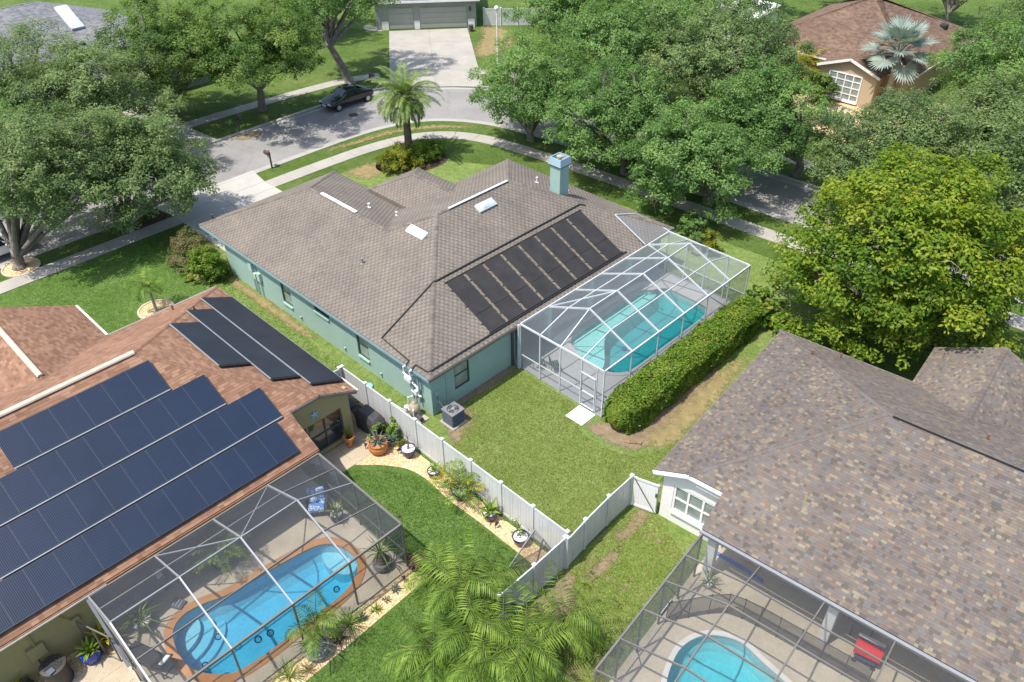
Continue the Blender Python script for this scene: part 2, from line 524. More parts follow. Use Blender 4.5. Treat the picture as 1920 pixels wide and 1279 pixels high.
class MB:
    def __init__(s):
        s.v = []
        s.f = []
        s.a = []

    def add(s, vs, fs, a=.5):
        o = len(s.v)
        s.v.extend([tuple(p) for p in vs])
        for f in fs:
            s.f.append(tuple(o + i for i in f))
            s.a.append(a)
        return s

    def box(s, x0, y0, z0, x1, y1, z1):
        v = [(x0, y0, z0), (x1, y0, z0), (x1, y1, z0), (x0, y1, z0), (x0, y0, z1), (x1, y0, z1), (x1, y1, z1), (x0, y1, z1)]
        return s.add(v, [(3, 2, 1, 0), (4, 5, 6, 7), (0, 1, 5, 4), (1, 2, 6, 5), (2, 3, 7, 6), (3, 0, 4, 7)])

    def obox(s, c, ax, ay, az):
        """box from centre and three half vectors"""
        c, ax, ay, az = Vector(c), Vector(ax), Vector(ay), Vector(az)
        v = [c + i * ax + j * ay + k * az for k in (-1, 1) for i, j in ((-1, -1), (1, -1), (1, 1), (-1, 1))]
        return s.add(v, [(3, 2, 1, 0), (4, 5, 6, 7), (0, 1, 5, 4), (1, 2, 6, 5), (2, 3, 7, 6), (3, 0, 4, 7)])

    def bar(s, p, q, w=.05, h=None, up=(0, 0, 1)):
        p, q = Vector(p), Vector(q)
        h = h or w
        d = q - p
        L = d.length
        if L < 1e-6:
            return s
        d /= L
        u = Vector(up)
        if abs(d.dot(u)) > .98:
            u = Vector((1, 0, 0))
        sd = d.cross(u).normalized()
        u = sd.cross(d).normalized()
        return s.obox((p + q) / 2, d * (L / 2), sd * (w / 2), u * (h / 2))

    def tube(s, pts, r, n=8, cap=True):
        pts = [Vector(p) for p in pts]
        rs = r if isinstance(r, (list, tuple)) else [r] * len(pts)
        rings = []
        for i, p in enumerate(pts):
            d = (pts[min(i + 1, len(pts) - 1)] - pts[max(i - 1, 0)]).normalized()
            a = Vector((0, 0, 1)) if abs(d.z) < .9 else Vector((1, 0, 0))
            e1 = d.cross(a).normalized()
            e2 = d.cross(e1).normalized()
            rings.append([p + rs[i] * (math.cos(2 * math.pi * k / n) * e1 + math.sin(2 * math.pi * k / n) * e2) for k in range(n)])
        v = [q for R_ in rings for q in R_]
        f = [(i * n + k, i * n + (k + 1) % n, (i + 1) * n + (k + 1) % n, (i + 1) * n + k) for i in range(len(pts) - 1) for k in range(n)]
        if cap:
            f += [tuple(range(n)), tuple(reversed(range((len(pts) - 1) * n, len(pts) * n)))]
        return s.add(v, f)

    def lathe(s, prof, c=(0, 0, 0), n=20):
        v, f = [], []
        for r, z in prof:
            for k in range(n):
                a = 2 * math.pi * k / n
                v.append((c[0] + r * math.cos(a), c[1] + r * math.sin(a), c[2] + z))
        for i in range(len(prof) - 1):
            for k in range(n):
                f.append((i * n + k, i * n + (k + 1) % n, (i + 1) * n + (k + 1) % n, (i + 1) * n + k))
        f.append(tuple(reversed(range(n))))
        f.append(tuple(range((len(prof) - 1) * n, len(prof) * n)))
        return s.add(v, f)

    def prism(s, poly, z0, z1):
        n = len(poly)
        area = sum(poly[i][0] * poly[(i + 1) % n][1] - poly[(i + 1) % n][0] * poly[i][1] for i in range(n))
        if area < 0:
            poly = poly[::-1]
        v = [(p[0], p[1], z0) for p in poly] + [(p[0], p[1], z1) for p in poly]
        tri = tessellate_polygon([[Vector((p[0], p[1], 0)) for p in poly]])
        f = []
        for t in tri:
            a, b, c = (Vector(v[i]) for i in t)
            if (b - a).cross(c - a).z < 0:
                t = t[::-1]
            f.append(tuple(i + n for i in t))
            f.append(tuple(reversed(t)))
        f += [(i, (i + 1) % n, n + (i + 1) % n, n + i) for i in range(n)]
        return s.add(v, f)

    def sheet(s, loops, z, zbot=None):
        """flat sheet with holes; outer loop first; zbot adds side walls"""
        ls = [[Vector((p[0], p[1], 0)) for p in l] for l in loops]
        v = [(p.x, p.y, z) for l in ls for p in l]
        f = []
        for t in tessellate_polygon(ls):
            a, b, c = (Vector(v[i]) for i in t)
            cr_ = (b - a).cross(c - a).z
            if abs(cr_) < 1e-9:
                continue
            f.append(tuple(t) if cr_ > 0 else tuple(reversed(t)))
        s.add(v, f)
        if zbot is not None:
            for l in ls:
                n = len(l)
                vv = [(p.x, p.y, z) for p in l] + [(p.x, p.y, zbot) for p in l]
                s.add(vv, [(i, (i + 1) % n, n + (i + 1) % n, n + i) for i in range(n)])
        return s

    def ball(s, c, rx, ry=None, rz=None, n=12, m=8):
        ry, rz = ry or rx, rz or rx
        v, f = [], []
        for i in range(m + 1):
            t = math.pi * i / m
            for k in range(n):
                a = 2 * math.pi * k / n
                v.append((c[0] + rx * math.sin(t) * math.cos(a), c[1] + ry * math.sin(t) * math.sin(a), c[2] + rz * math.cos(t)))
        for i in range(m):
            for k in range(n):
                f.append((i * n + k, (i + 1) * n + k, (i + 1) * n + (k + 1) % n, i * n + (k + 1) % n))
        return s.add(v, f)

    def mesh(s, name, mat, smooth=False):
        me = bpy.data.meshes.new(name)
        me.from_pydata(s.v, [], s.f)
        if mat:
            me.materials.append(MATS[mat])
        if smooth:
            me.polygons.foreach_set('use_smooth', [True] * len(me.polygons))
        return me

    def build(s, name, mat, parent=None, smooth=False, attr=False, bevel=0):
        me = s.mesh(name, mat, smooth)
        if attr:
            at = me.attributes.new('rnd', 'FLOAT', 'FACE')
            at.data.foreach_set('value', s.a)
        o = bpy.data.objects.new(name, me)
        col.objects.link(o)
        if parent is not None:
            o.parent = parent
        if bevel:
            md = o.modifiers.new('bevel', 'BEVEL')
            md.width = bevel
            md.segments = 2
            md.limit_method = 'ANGLE'
        return o


def tag(o, label=None, cat=None, group=None, kind=None):
    if label:
        o['label'] = label
    if cat:
        o['category'] = cat
    if group:
        o['group'] = group
    if kind:
        o['kind'] = kind
    return o


def thing(name, label, cat, loc=(0, 0, 0), rz=0, group=None):
    o = bpy.data.objects.new(name, None)
    o.empty_display_size = .2
    col.objects.link(o)
    o.location = loc
    o.rotation_euler = (0, 0, rz)
    return tag(o, label, cat, group)


def copy_tree(o, parent=None):
    c = o.copy()
    col.objects.link(c)
    c.parent = parent
    for ch in list(o.children):
        copy_tree(ch, c)
    return c


def struct(mb, name, mat, smooth=False):
    return tag(mb.build(name, mat, smooth=smooth), kind='structure')


def smooth_loop(pts, n=6, closed=True):
    """Catmull-Rom through points"""
    out = []
    L = len(pts)
    rng = range(L) if closed else range(L - 1)
    for i in rng:
        if closed:
            p0, p1, p2, p3 = pts[(i - 1) % L], pts[i], pts[(i + 1) % L], pts[(i + 2) % L]
        else:
            p0, p1, p2, p3 = pts[max(i - 1, 0)], pts[i], pts[i + 1], pts[min(i + 2, L - 1)]
        for k in range(n):
            t = k / n
            out.append(tuple(.5 * ((2 * p1[j]) + (-p0[j] + p2[j]) * t + (2 * p0[j] - 5 * p1[j] + 4 * p2[j] - p3[j]) * t * t
                                   + (-p0[j] + 3 * p1[j] - 3 * p2[j] + p3[j]) * t ** 3) for j in range(2)))
    if not closed:
        out.append(tuple(pts[-1]))
    return out


def offset_loop(pts, d):
    """offset closed loop outward (d>0) for a counter-clockwise loop"""
    n = len(pts)
    area = sum(pts[i][0] * pts[(i + 1) % n][1] - pts[(i + 1) % n][0] * pts[i][1] for i in range(n))
    s_ = 1 if area > 0 else -1
    out = []
    for i in range(n):
        a, b = Vector(pts[i - 1]), Vector(pts[(i + 1) % n])
        t = (b - a).normalized()
        out.append((pts[i][0] + s_ * t.y * d, pts[i][1] - s_ * t.x * d))
    return out


def offset_line(pts, d):
    out = []
    for i in range(len(pts)):
        a, b = Vector(pts[max(i - 1, 0)][:2]), Vector(pts[min(i + 1, len(pts) - 1)][:2])
        t = (b - a).normalized()
        out.append((pts[i][0] - t.y * d, pts[i][1] + t.x * d))
    return out


def strip(mb, a, b, z0, z1):
    """solid strip between two polylines"""
    n = len(a)
    v = [(p[0], p[1], z1) for p in a] + [(p[0], p[1], z1) for p in b] + [(p[0], p[1], z0) for p in a] + [(p[0], p[1], z0) for p in b]
    f = []
    for i in range(n - 1):
        f += [(n + i, n + i + 1, i + 1, i), (i, i + 1, 2 * n + i + 1, 2 * n + i), (3 * n + i, 3 * n + i + 1, n + i + 1, n + i)]
    f += [(0, 2 * n, 3 * n, n), (n - 1, 2 * n - 1, 4 * n - 1, 3 * n - 1)]
    return mb.add(v, f)

# ------------------------------------------------------------------ layout frames
TH = math.radians(5.2)                       # the right-hand house is turned a little
RO = Vector((14.0, 1.2, 0))
RU = Vector((math.cos(TH), math.sin(TH), 0))
RV = Vector((-math.sin(TH), math.cos(TH), 0))


def rl(u, v, z=0):
    p = RO + RU * u + RV * v
    return (p.x, p.y, z)


# ------------------------------------------------------------------ ground, road, paths
near_edge = [(-29.4, -160), (-29.4, -40), (-29.4, 0), (-29.4, 12), (-29.3, 17), (-28.9, 20), (-27.8, 22.8), (-25.8, 24.9), (-22.4, 26.6),
             (-17, 27.5), (-9, 28.1), (0, 28.5), (30, 29.6), (160, 34)]
far_edge = [(-36.4, -160), (-36.4, -40), (-36.4, 0), (-36.4, 12), (-36.4, 19), (-36.3, 23.5), (-35.2, 26.2), (-33, 28.5), (-29.0, 31.9),
            (-22, 33.2), (-11, 33.6), (0, 33.9), (30, 35.0), (160, 39.5)]
near_s = smooth_loop(near_edge, 5, False)
far_s = smooth_loop(far_edge, 5, False)
road_loop = near_s + far_s[::-1]

pool_teal = smooth_loop([(1.0, 8.75), (2.3, 8.25), (3.5, 8.1), (4.4, 8.5), (4.78, 9.4), (4.82, 12), (4.8, 15.2), (4.6, 16.2), (4.0, 16.5),
                         (2.6, 16.55), (1.6, 16.45), (1.15, 15.75), (.72, 15.3), (.62, 13.5), (.62, 11.5), (.66, 9.6)], 4)
pool_left = smooth_loop([(1.45, -13.6), (1.58, -12.8), (1.86, -12.0), (2.05, -10.3), (2.28, -8.7), (2.6, -8.0), (3.2, -7.65), (4.1, -7.62), (4.75, -8.15),
                         (5.06, -9.1), (5.1, -11), (5.1, -12.6), (4.85, -13.7), (3.8, -14.5), (2.7, -14.55), (1.8, -14.25)], 5)
pool_right_l = smooth_loop([(1.25, -3.7), (1.38, -2.75), (1.9, -2.08), (2.8, -1.72), (3.8, -1.95), (4.9, -2.2), (6.0, -2.5), (6.6, -3.5),
                            (6.2, -5.2), (4.8, -6.3), (3.0, -6.2), (1.7, -5.1)], 5)
pool_right = [rl(u, v)[:2] for u, v in pool_right_l]

big = [(-420, -420), (420, -420), (420, 520), (-420, 520)]
struct(MB().sheet([big, road_loop, pool_teal, pool_left, pool_right], 0), 'ground', 'grass_far')
ro = MB()
strip(ro, offset_line(near_s, -.2), offset_line(far_s, .2), -.3, -.1)
struct(ro, 'road', 'asphalt')
k1 = MB()
strip(k1, near_s, offset_line(near_s, -.32), -.2, .02)
struct(k1, 'kerb', 'kerb')
k2 = MB()
strip(k2, far_s, offset_line(far_s, .32), -.2, .02)
struct(k2, 'kerb', 'kerb')
# gutter pans along both kerbs
for e, s_ in ((near_s, 1), (far_s, -1)):
    g = MB()
    strip(g, offset_line(e, .003 * s_), offset_line(e, .45 * s_), -.15, -.093)
    struct(g, 'gutter_pan', 'kerb')

# lawns: thin sheets a few millimetres above the ground
lawn_l = [(-26.0, -60), (9.0, -60), (9.0, -12), (10.15, -5.6), (10.15, -2.05), (-26.0, -2.05)]
struct(MB().sheet([[(-26.05, -60), (10.2, -60), (10.2, -2.02), (-4.3, -1.95), (-26.05, -1.95)], pool_left], .005), 'lawn', 'grass_lush')
struct(MB().sheet([[(-20, -1.9), (10.15, -2.0), (10.2, 3.2), (10.3, 24), (-16, 22), (-24, 17), (-25, 8), (-24, 2)], pool_teal], .005), 'lawn', 'grass_back')
yard = [(10.25, -14), (26, -14), (26, 4), (10.25, 4)]
struct(MB().sheet([yard, pool_right], .006), 'lawn', 'grass_yard')


def patch(name, pts, z, mat, n=5):
    return struct(MB().sheet([smooth_loop(pts, n)], z), name, mat)


def soil(pts, z, mat='soil', soft=.55, name='bare_soil'):
    pts = smooth_loop(pts, 4)
    P_ = np.array(pts)
    x0, y0 = P_.min(0) - soft
    x1, y1 = P_.max(0) + soft
    st = .16
    nx, ny = int((x1 - x0) / st) + 2, int((y1 - y0) / st) + 2
    gx_, gy_ = np.meshgrid(x0 + st * np.arange(nx), y0 + st * np.arange(ny), indexing='ij')
    G = np.stack([gx_.ravel(), gy_.ravel()], 1)
    A_, B_ = P_, np.roll(P_, -1, 0)
    d2 = np.full(len(G), 1e9)
    ins = np.zeros(len(G), bool)
    for a, b in zip(A_, B_):
        ab = b - a
        t = np.clip(((G - a) @ ab) / (ab @ ab + 1e-12), 0, 1)
        q = G - (a + t[:, None] * ab)
        d2 = np.minimum(d2, (q ** 2).sum(1))
        c_ = (a[1] > G[:, 1]) != (b[1] > G[:, 1])
        xi_ = (b[0] - a[0]) * (G[:, 1] - a[1]) / ((b[1] - a[1]) if abs(b[1] - a[1]) > 1e-9 else 1e-9) + a[0]
        ins ^= c_ & (G[:, 0] < xi_)
    sd_ = np.sqrt(d2) * np.where(ins, 1, -1)
    cov = np.clip(.5 + sd_ / (2 * soft), 0, 1)
    me = bpy.data.meshes.new(name)
    me.from_pydata([(g[0], g[1], z) for g in G], [], [(i * ny + j, (i + 1) * ny + j, (i + 1) * ny + j + 1, i * ny + j + 1) for i in range(nx - 1) for j in range(ny - 1)])
    at = me.attributes.new('cover', 'FLOAT', 'POINT')
    at.data.foreach_set('value', cov.astype(np.float32))
    me.materials.append(MATS[mat])
    o = bpy.data.objects.new(name, me)
    col.objects.link(o)
    return tag(o, kind='structure')


# bare soil beside the hedge, under the palms and in the right-hand yard
soil([(5.6, 4.6), (7.0, 4.4), (8.3, 4.9), (8.8, 6.5), (8.5, 9), (8.2, 11.5), (7.6, 12.5), (7.3, 8), (6.2, 5.4)], .012)
soil([(8.3, 5.5), (9.3, 6.4), (9.2, 9), (8.8, 12), (8.3, 14), (8.0, 11), (8.2, 8)], .014, 'dry_grass', .8, 'dry_grass')
soil([(10.5, -4.6), (11.4, -4.3), (11.8, -3.4), (11.2, -2.7), (10.8, -2.2), (10.45, -2.6)], .013)
soil([(11.0, -2.0), (11.5, -1.7), (11.5, -.7), (11.3, .1), (11.05, -.4), (11.1, -1.1)], .013, soft=.4)
soil([(10.65, .3), (11.0, .3), (11.15, 1.4), (10.9, 2.4), (10.6, 2.3), (10.7, 1.2)], .013, soft=.4)
soil([(.5, .5), (1.9, -.5), (2.0, .2), (1.4, 1.3), (.6, 1.4)], .012, soft=.4)
soil([(.0, 1.2), (.4, 1.2), (.45, 3.2), (.4, 5.2), (.0, 5.3)], .013, soft=.35)
soil([(-18, -.6), (-14, -.7), (-10, -.6), (-10, -.2), (-18, -.2)], .014, 'dry_grass', .35, 'dry_grass')
soil([(-24.3, 13), (-22.4, 13.4), (-22.6, 15), (-24.2, 15)], .014, 'dry_grass', .9, 'dry_grass')
soil([(-14.5, 15.6), (-13.6, 16), (-14, 18.4), (-15.6, 19.5), (-15.5, 17)], .014, 'dry_grass', .7, 'dry_grass')
soil([(-28.6, 14), (-28.3, 17), (-27.8, 20), (-26.2, 23), (-23.5, 25), (-24, 24.4), (-27, 20.8), (-28, 16)], .013, 'dry_grass', .6, 'dry_grass')
soil([(-39.5, 45), (-36, 42), (-35, 38), (-36.6, 37.6), (-39.5, 41.5), (-42, 44)], .013, 'dry_grass', 1.2, 'dry_grass')

# concrete footpath in slabs, each slab its own piece
def footpath(line, w, seg, label):
    pts = smooth_loop(line, 8, False)
    acc, cur = [pts[0]], 0.0
    pieces = []
    for i in range(1, len(pts)):
        cur += (Vector(pts[i]) - Vector(pts[i - 1])).length
        acc.append(pts[i])
        if cur >= seg:
            pieces.append(acc)
            acc, cur = [pts[i]], 0.0
    if len(acc) > 1:
        pieces.append(acc)
    root = bpy.data.objects.new('footpath', None)
    col.objects.link(root)
    tag(root, kind='structure')
    for k, pc in enumerate(pieces):
        # shorten by a joint
        a, b = Vector(pc[0]), Vector(pc[1])
        pc = [tuple(a + (b - a).normalized() * .02)] + pc[1:]
        m_ = MB()
        strip(m_, offset_line(pc, -w / 2), offset_line(pc, w / 2), -.02, .035)
        m_.build('slab', 'concrete', root)


footpath([(-26.8, -32), (-26.8, -20), (-26.8, -10), (-26.8, 1.0)], 1.3, 1.5, 'a')
footpath([(-26.8, 8.0), (-26.7, 13), (-26.4, 17), (-25.6, 20.2), (-24.0, 22.4), (-21.5, 23.8), (-18.2, 24.5), (-12, 25.1), (-4, 25.6), (4.5, 26.1), (14, 26.7), (26, 27.5)], 1.3, 1.5, 'b')
footpath([(-41.0, -20), (-41.0, 0), (-41.0, 11), (-40.6, 18), (-39.9, 24), (-38.6, 27.3)], 1.3, 1.5, 'c')
footpath([(-32.6, 34.2), (-30.6, 35.4), (-27, 36.2), (-18, 36.6), (0, 37)], 1.3, 1.5, 'd')


def driveway(quads, mat='concrete_new'):
    root = bpy.data.objects.new('driveway', None)
    col.objects.link(root)
    tag(root, kind='structure')
    for q in quads:
        MB().prism([(p[0], p[1]) for p in q], -.02, .034).build('slab', mat, root)


# own driveway of the teal house: slabs with joints
gx = [-29.25, -27.47, -26.13, -23.2, -20.0]
rows = []
for i in range(4):
    a, b = gx[i] + .012, gx[i + 1] - .012
    y0, y1 = (.7, 8.3) if i == 0 else (1.0, 8.0)
    ym = 4.5
    rows.append([(a, y0), (b, 1.0), (b, ym - .012), (a, ym - .012)])
    rows.append([(a, ym + .012), (b, ym + .012), (b, 8.0), (a, y1)])
driveway(rows)
# apron ramp to the road
ap = MB()
ap.add([(-29.24, .7, .03), (-29.24, 8.3, .03), (-29.9, 8.5, -.09), (-29.9, .5, -.09)], [(3, 2, 1, 0)])
struct(ap, 'driveway_apron', 'concrete_new')
# driveway of the grey-green house at the bend
A0, A1, B1_, B0 = Vector((-48.4, 36.3)), Vector((-43.0, 42.6)), Vector((-29.35, 31.75)), Vector((-36.0, 26.4))
qs = []
for i in range(4):
    t0, t1 = i / 4, (i + 1) / 4 - .0015
    l0, l1 = A0.lerp(B0, t0), A0.lerp(B0, t1)
    r0, r1 = A1.lerp(B1_, t0), A1.lerp(B1_, t1)
    m0, m1 = l0.lerp(r0, .5), l1.lerp(r1, .5)
    qs += [[l0, l1, l1.lerp(r1, .499), l0.lerp(r0, .499)], [l0.lerp(r0, .501), l1.lerp(r1, .501), r1, r0]]
driveway(qs, 'concrete')
# driveway across the street, far left
driveway([[(-36.7, 6.0), (-36.7, 9.4), (-41.6, 9.0), (-41.6, 6.4)], [(-41.65, 6.4), (-41.65, 9.0), (-48, 9.0), (-48, 6.4)]], 'concrete')
# entrance walk from the driveway to the front door of the grey-green house
patch('path', [(-49, 35.8), (-50.5, 36.4), (-52, 36.0), (-51, 35.0)], .02, 'concrete')

# gravel beds
gb = smooth_loop([(-.75, -3.15), (.3, -2.2), (2.4, -2.12), (5, -2.12), (8.6, -2.15), (9.9, -2.25), (9.9, -2.9), (8.2, -2.95), (6.3, -2.95), (4.6, -3.0),
                  (3.6, -2.95), (2.7, -2.9), (1.7, -3.1), (.7, -3.75), (-.2, -4.55), (-.7, -4.2)], 5)
struct(MB().sheet([gb], .02), 'gravel_bed', 'gravel')
struct(MB().sheet([smooth_loop([(5.95, -6.0), (6.5, -5.9), (6.75, -6.6), (6.85, -9), (6.95, -12), (6.9, -16), (5.95, -16.2), (5.95, -11), (5.92, -7.5)], 4)], .02), 'gravel_bed', 'gravel')
struct(MB().sheet([[(-1.2, -19.6), (1.6, -19.6), (2.9, -16.4), (2.6, -15.9), (-.6, -15.9)]], .016), 'gravel_bed', 'gravel')
struct(MB().sheet([smooth_loop([(1.2, -17.6), (2.6, -17.0), (3.6, -16.4), (3.2, -18), (1.6, -18.6)], 4)], .02), 'gravel_bed', 'gravel')
# edging of brick-red stones round the upper bed
for c, rx, name in (((-28.3, -8.6), 1.05, 'oak'), ((-18.0, -5.0), .95, 'palm')):
    loop = [(c[0] + rx * math.cos(a), c[1] + rx * math.sin(a)) for a in np.linspace(0, 2 * math.pi, 28, endpoint=False)]
    struct(MB().sheet([loop], .03), 'gravel_bed', 'gravel')
    eb = bpy.data.objects.new('bed_edging', None)
    col.objects.link(eb)
    tag(eb, kind='structure')
    st = MB().box(-.12, -.05, 0, .12, .05, .07)
    me = st.mesh('edging_block', 'ridge_cream')
    for k in range(26):
        a = 2 * math.pi * k / 26
        o = bpy.data.objects.new('edging_block', me)
        col.objects.link(o)
        o.parent = eb
        o.location = (c[0] + rx * math.cos(a), c[1] + rx * math.sin(a), 0)
        o.rotation_euler = (0, 0, a + math.pi / 2)
patch('mulch_bed', [(-28.9, -2.4), (-27.6, -2.4), (-27.5, .4), (-29.0, .5)], .014, 'mulch')
patch('mulch_bed', [(-24.3, 16.2), (-23.2, 14.8), (-21.6, 15.2), (-20.3, 17.2), (-20.4, 19.3), (-22, 20), (-24, 19)], .014, 'mulch')
patch('gravel_bed', [(-8, 44.5), (-3, 42.6), (2, 43), (6, 46), (5, 56), (-2, 53.5), (-9, 54)], .014, 'gravel')
soil([(-36.1, 10.6), (-35.2, 11.2), (-35.1, 12.4), (-36.1, 12.6)], -.088, 'soil', .4, 'leaf_litter')

# paving beside the left-hand house, in square slabs
pv = bpy.data.objects.new('paved_path', None)
col.objects.link(pv)
tag(pv, kind='structure')
for i in range(7):
    for j in range(4):
        x0, y0 = -5.6 + i * .78, -5.25 + j * .78
        if x0 > -1.2 and y0 > -3.4:
            continue
        MB().box(x0 + .008, y0 + .008, -.02, x0 + .772, y0 + .772, .028 + .002 * ((i + j) % 2)).build('slab', 'paver', pv)
for i in range(4):
    for j in range(5):
        x0, y0 = 1.0 + i * .78, -19.6 + j * .78
        if x0 + y0 * .0 > 3.4:
            continue
        MB().box(x0 + .008, y0 + .008, -.02, x0 + .772, y0 + .772, .026 + .002 * ((i + j) % 2)).build('slab', 'paver', pv)


# ------------------------------------------------------------------ swimming pools
def volume_water(name, absorb, density, scale, strength):
    m, nt, out = nt_new(name)
    t = N(nt, 'ShaderNodeBsdfTransparent')
    g = N(nt, 'ShaderNodeBsdfGlossy')
    g.inputs['Roughness'].default_value = .04
    fr = N(nt, 'ShaderNodeFresnel')
    fr.inputs['IOR'].default_value = 1.33
    nb = bump(nt, noise(nt, scale, 3, .55), strength, .1)
    nt.links.new(nb, g.inputs['Normal'])
    nt.links.new(nb, fr.inputs['Normal'])
    mx = N(nt, 'ShaderNodeMixShader')
    nt.links.new(fr.outputs[0], mx.inputs[0])
    nt.links.new(t.outputs[0], mx.inputs[1])
    nt.links.new(g.outputs[0], mx.inputs[2])
    nt.links.new(mx.outputs[0], out.inputs['Surface'])
    va = N(nt, 'ShaderNodeVolumeAbsorption')
    va.inputs['Color'].default_value = c4(absorb)
    va.inputs['Density'].default_value = density
    nt.links.new(va.outputs[0], out.inputs['Volume'])
    return m


volume_water('vol_teal', (.10, .83, .86), 1.75, 3.2, .8)
volume_water('vol_blue', (.08, .80, .95), 1.05, 4.0, .8)
volume_water('vol_aqua', (.10, .86, .92), 1.05, 3.6, .9)


def pool(name, label, loop, coping_w, coping_mat, plaster, wmat, depth, zdeck):
    root = thing(name, label, 'pool', (0, 0, 0), 0, None)
    b = MB()
    n = len(loop)
    rings = [(loop, zdeck), (loop, -.45 * depth), (offset_loop(loop, -.16), -.75 * depth), (offset_loop(loop, -.42), -.95 * depth), (offset_loop(loop, -.75), -depth)]
    for (la, za), (lb_, zb) in zip(rings[:-1], rings[1:]):
        v = [(p[0], p[1], za) for p in la] + [(p[0], p[1], zb) for p in lb_]
        b.add(v, [(i, (i + 1) % n, n + (i + 1) % n, n + i) for i in range(n)])
    b.sheet([rings[-1][0]], -depth)
    b.build('basin', plaster, root, smooth=True)
    out = offset_loop(loop, coping_w)
    c = MB().sheet([out, offset_loop(loop, -.03)], zdeck + .03, zdeck - .05)
    c.build('coping', coping_mat, root)
    w = MB()
    wl = offset_loop(loop, .012)
    w.sheet([wl], -.03)
    m_ = len(wl)
    vv = [(p[0], p[1], -.03) for p in wl] + [(p[0], p[1], -depth - .05) for p in wl]
    w.add(vv, [(i, m_ + i, m_ + (i + 1) % m_, (i + 1) % m_) for i in range(m_)])
    base = MB().sheet([wl], -depth - .05)
    o_ = len(w.v)
    w.v += base.v
    for f in base.f:
        w.f.append(tuple(o_ + i for i in reversed(f)))
        w.a.append(.5)
    w.build('water', wmat, root)
    return root


pt = pool('swimming_pool', 'teal freeform pool with a pale shallow ledge inside the white screen enclosure', pool_teal, .22, 'deck_grey', 'plaster_teal', 'vol_teal', 1.15, .06)
led = [(p[0], p[1]) for p in pool_teal]
ledge = smooth_loop([(.5, 9.4), (.9, 8.6), (2.2, 8.15), (3.4, 8.0), (3.2, 8.9), (2.5, 9.8), (1.75, 10.8), (1.5, 12), (1.4, 14), (1.35, 15.9), (.9, 15.8), (.5, 15.2), (.5, 12)], 4)
lo_ = offset_loop(ledge, .35)
nl_ = len(ledge)
lm_ = MB().sheet([ledge], -.30)
lm_.add([(p[0], p[1], -.30) for p in ledge] + [(p[0], p[1], -1.16) for p in lo_], [(i, nl_ + i, nl_ + (i + 1) % nl_, (i + 1) % nl_) for i in range(nl_)])
lm_.build('ledge', 'plaster_teal', pt)
pl = pool('swimming_pool', 'bright blue rounded pool with an orange brick rim in the dark screen cage', pool_left, .30, 'coping_orange', 'plaster_blue', 'vol_blue', 1.05, .06)
for r, z in ((1.0, -.55), (1.4, -.75), (1.75, -.92)):
    a = np.linspace(-.2, 2.2, 16)
    arc = [(1.5 + r * math.cos(t) * 1.0, -14.4 + r * math.sin(t) * 1.15) for t in np.linspace(-.3, 1.75, 18)] + [(1.2, -14.4)]
    MB().prism(arc, -1.06, z).build('step', 'plaster_blue', pl)
MB().prism([(3.2 + .9 * math.cos(t), -7.9 + .55 * math.sin(t)) for t in np.linspace(0, 2 * math.pi, 20, endpoint=False)], -1.06, -.5).build('seat_ledge', 'plaster_blue', pl)
pr_ = pool('swimming_pool', 'aqua kidney pool with a white rim behind the grey mesh safety fence', pool_right, .16, 'coping_white', 'plaster_aqua', 'vol_aqua', 1.05, .05)

# decks round the pools (holes for the water)
struct(MB().sheet([[(-2.6, 5.55), (.2, 5.5), (5.85, 5.42), (5.92, 17.95), (-2.6, 17.95)], offset_loop(pool_teal, .2)], .06, -.02), 'pool_deck', 'deck_grey')
struct(MB().sheet([[(-2.6, -16.05), (5.9, -16.05), (5.9, -6.38), (-1.7, -6.38), (-2.6, -6.4)], offset_loop(pool_left, .28)], .06, -.02), 'pool_deck', 'deck_beige')
dr = [rl(u, v)[:2] for u, v in ((-.02, -9), (14, -9), (14, 3.0), (.0, 3.0))]
struct(MB().sheet([dr, offset_loop(pool_right, .14)], .05, -.02), 'pool_deck', 'deck_beige')
# sunlit deck between eave shadow and water, painted in as a paler sheet
MB().sheet([smooth_loop([(.08, 8.6), (.5, 8.55), (.45, 9.5), (.42, 12), (.42, 15.4), (.9, 16.1), (.5, 16.3), (.05, 15.6), (.05, 12)], 4)], .066).build('sunlit_band', 'deck_pale', pt)

# worn-in turf: short blades standing in the lawns nearest the camera

# ------------------------------------------------------------------ roofs with laid shingles
def clip_rect(poly, u0, v0, u1, v1):
    def cut(ps, f, g):
        out = []
        n = len(ps)
        for i in range(n):
            a, b = ps[i], ps[(i + 1) % n]
            fa, fb = f(a), f(b)
            if fa >= 0:
                out.append(a)
            if (fa >= 0) != (fb >= 0):
                t = fa / (fa - fb)
                out.append((a[0] + (b[0] - a[0]) * t, a[1] + (b[1] - a[1]) * t))
        return out
    for f in (lambda p: p[0] - u0, lambda p: u1 - p[0], lambda p: p[1] - v0, lambda p: v1 - p[1]):
        poly = cut(poly, f, None)
        if len(poly) < 3:
            return None
    return poly


def xf(M4, p):
    return M4 @ Vector(p)


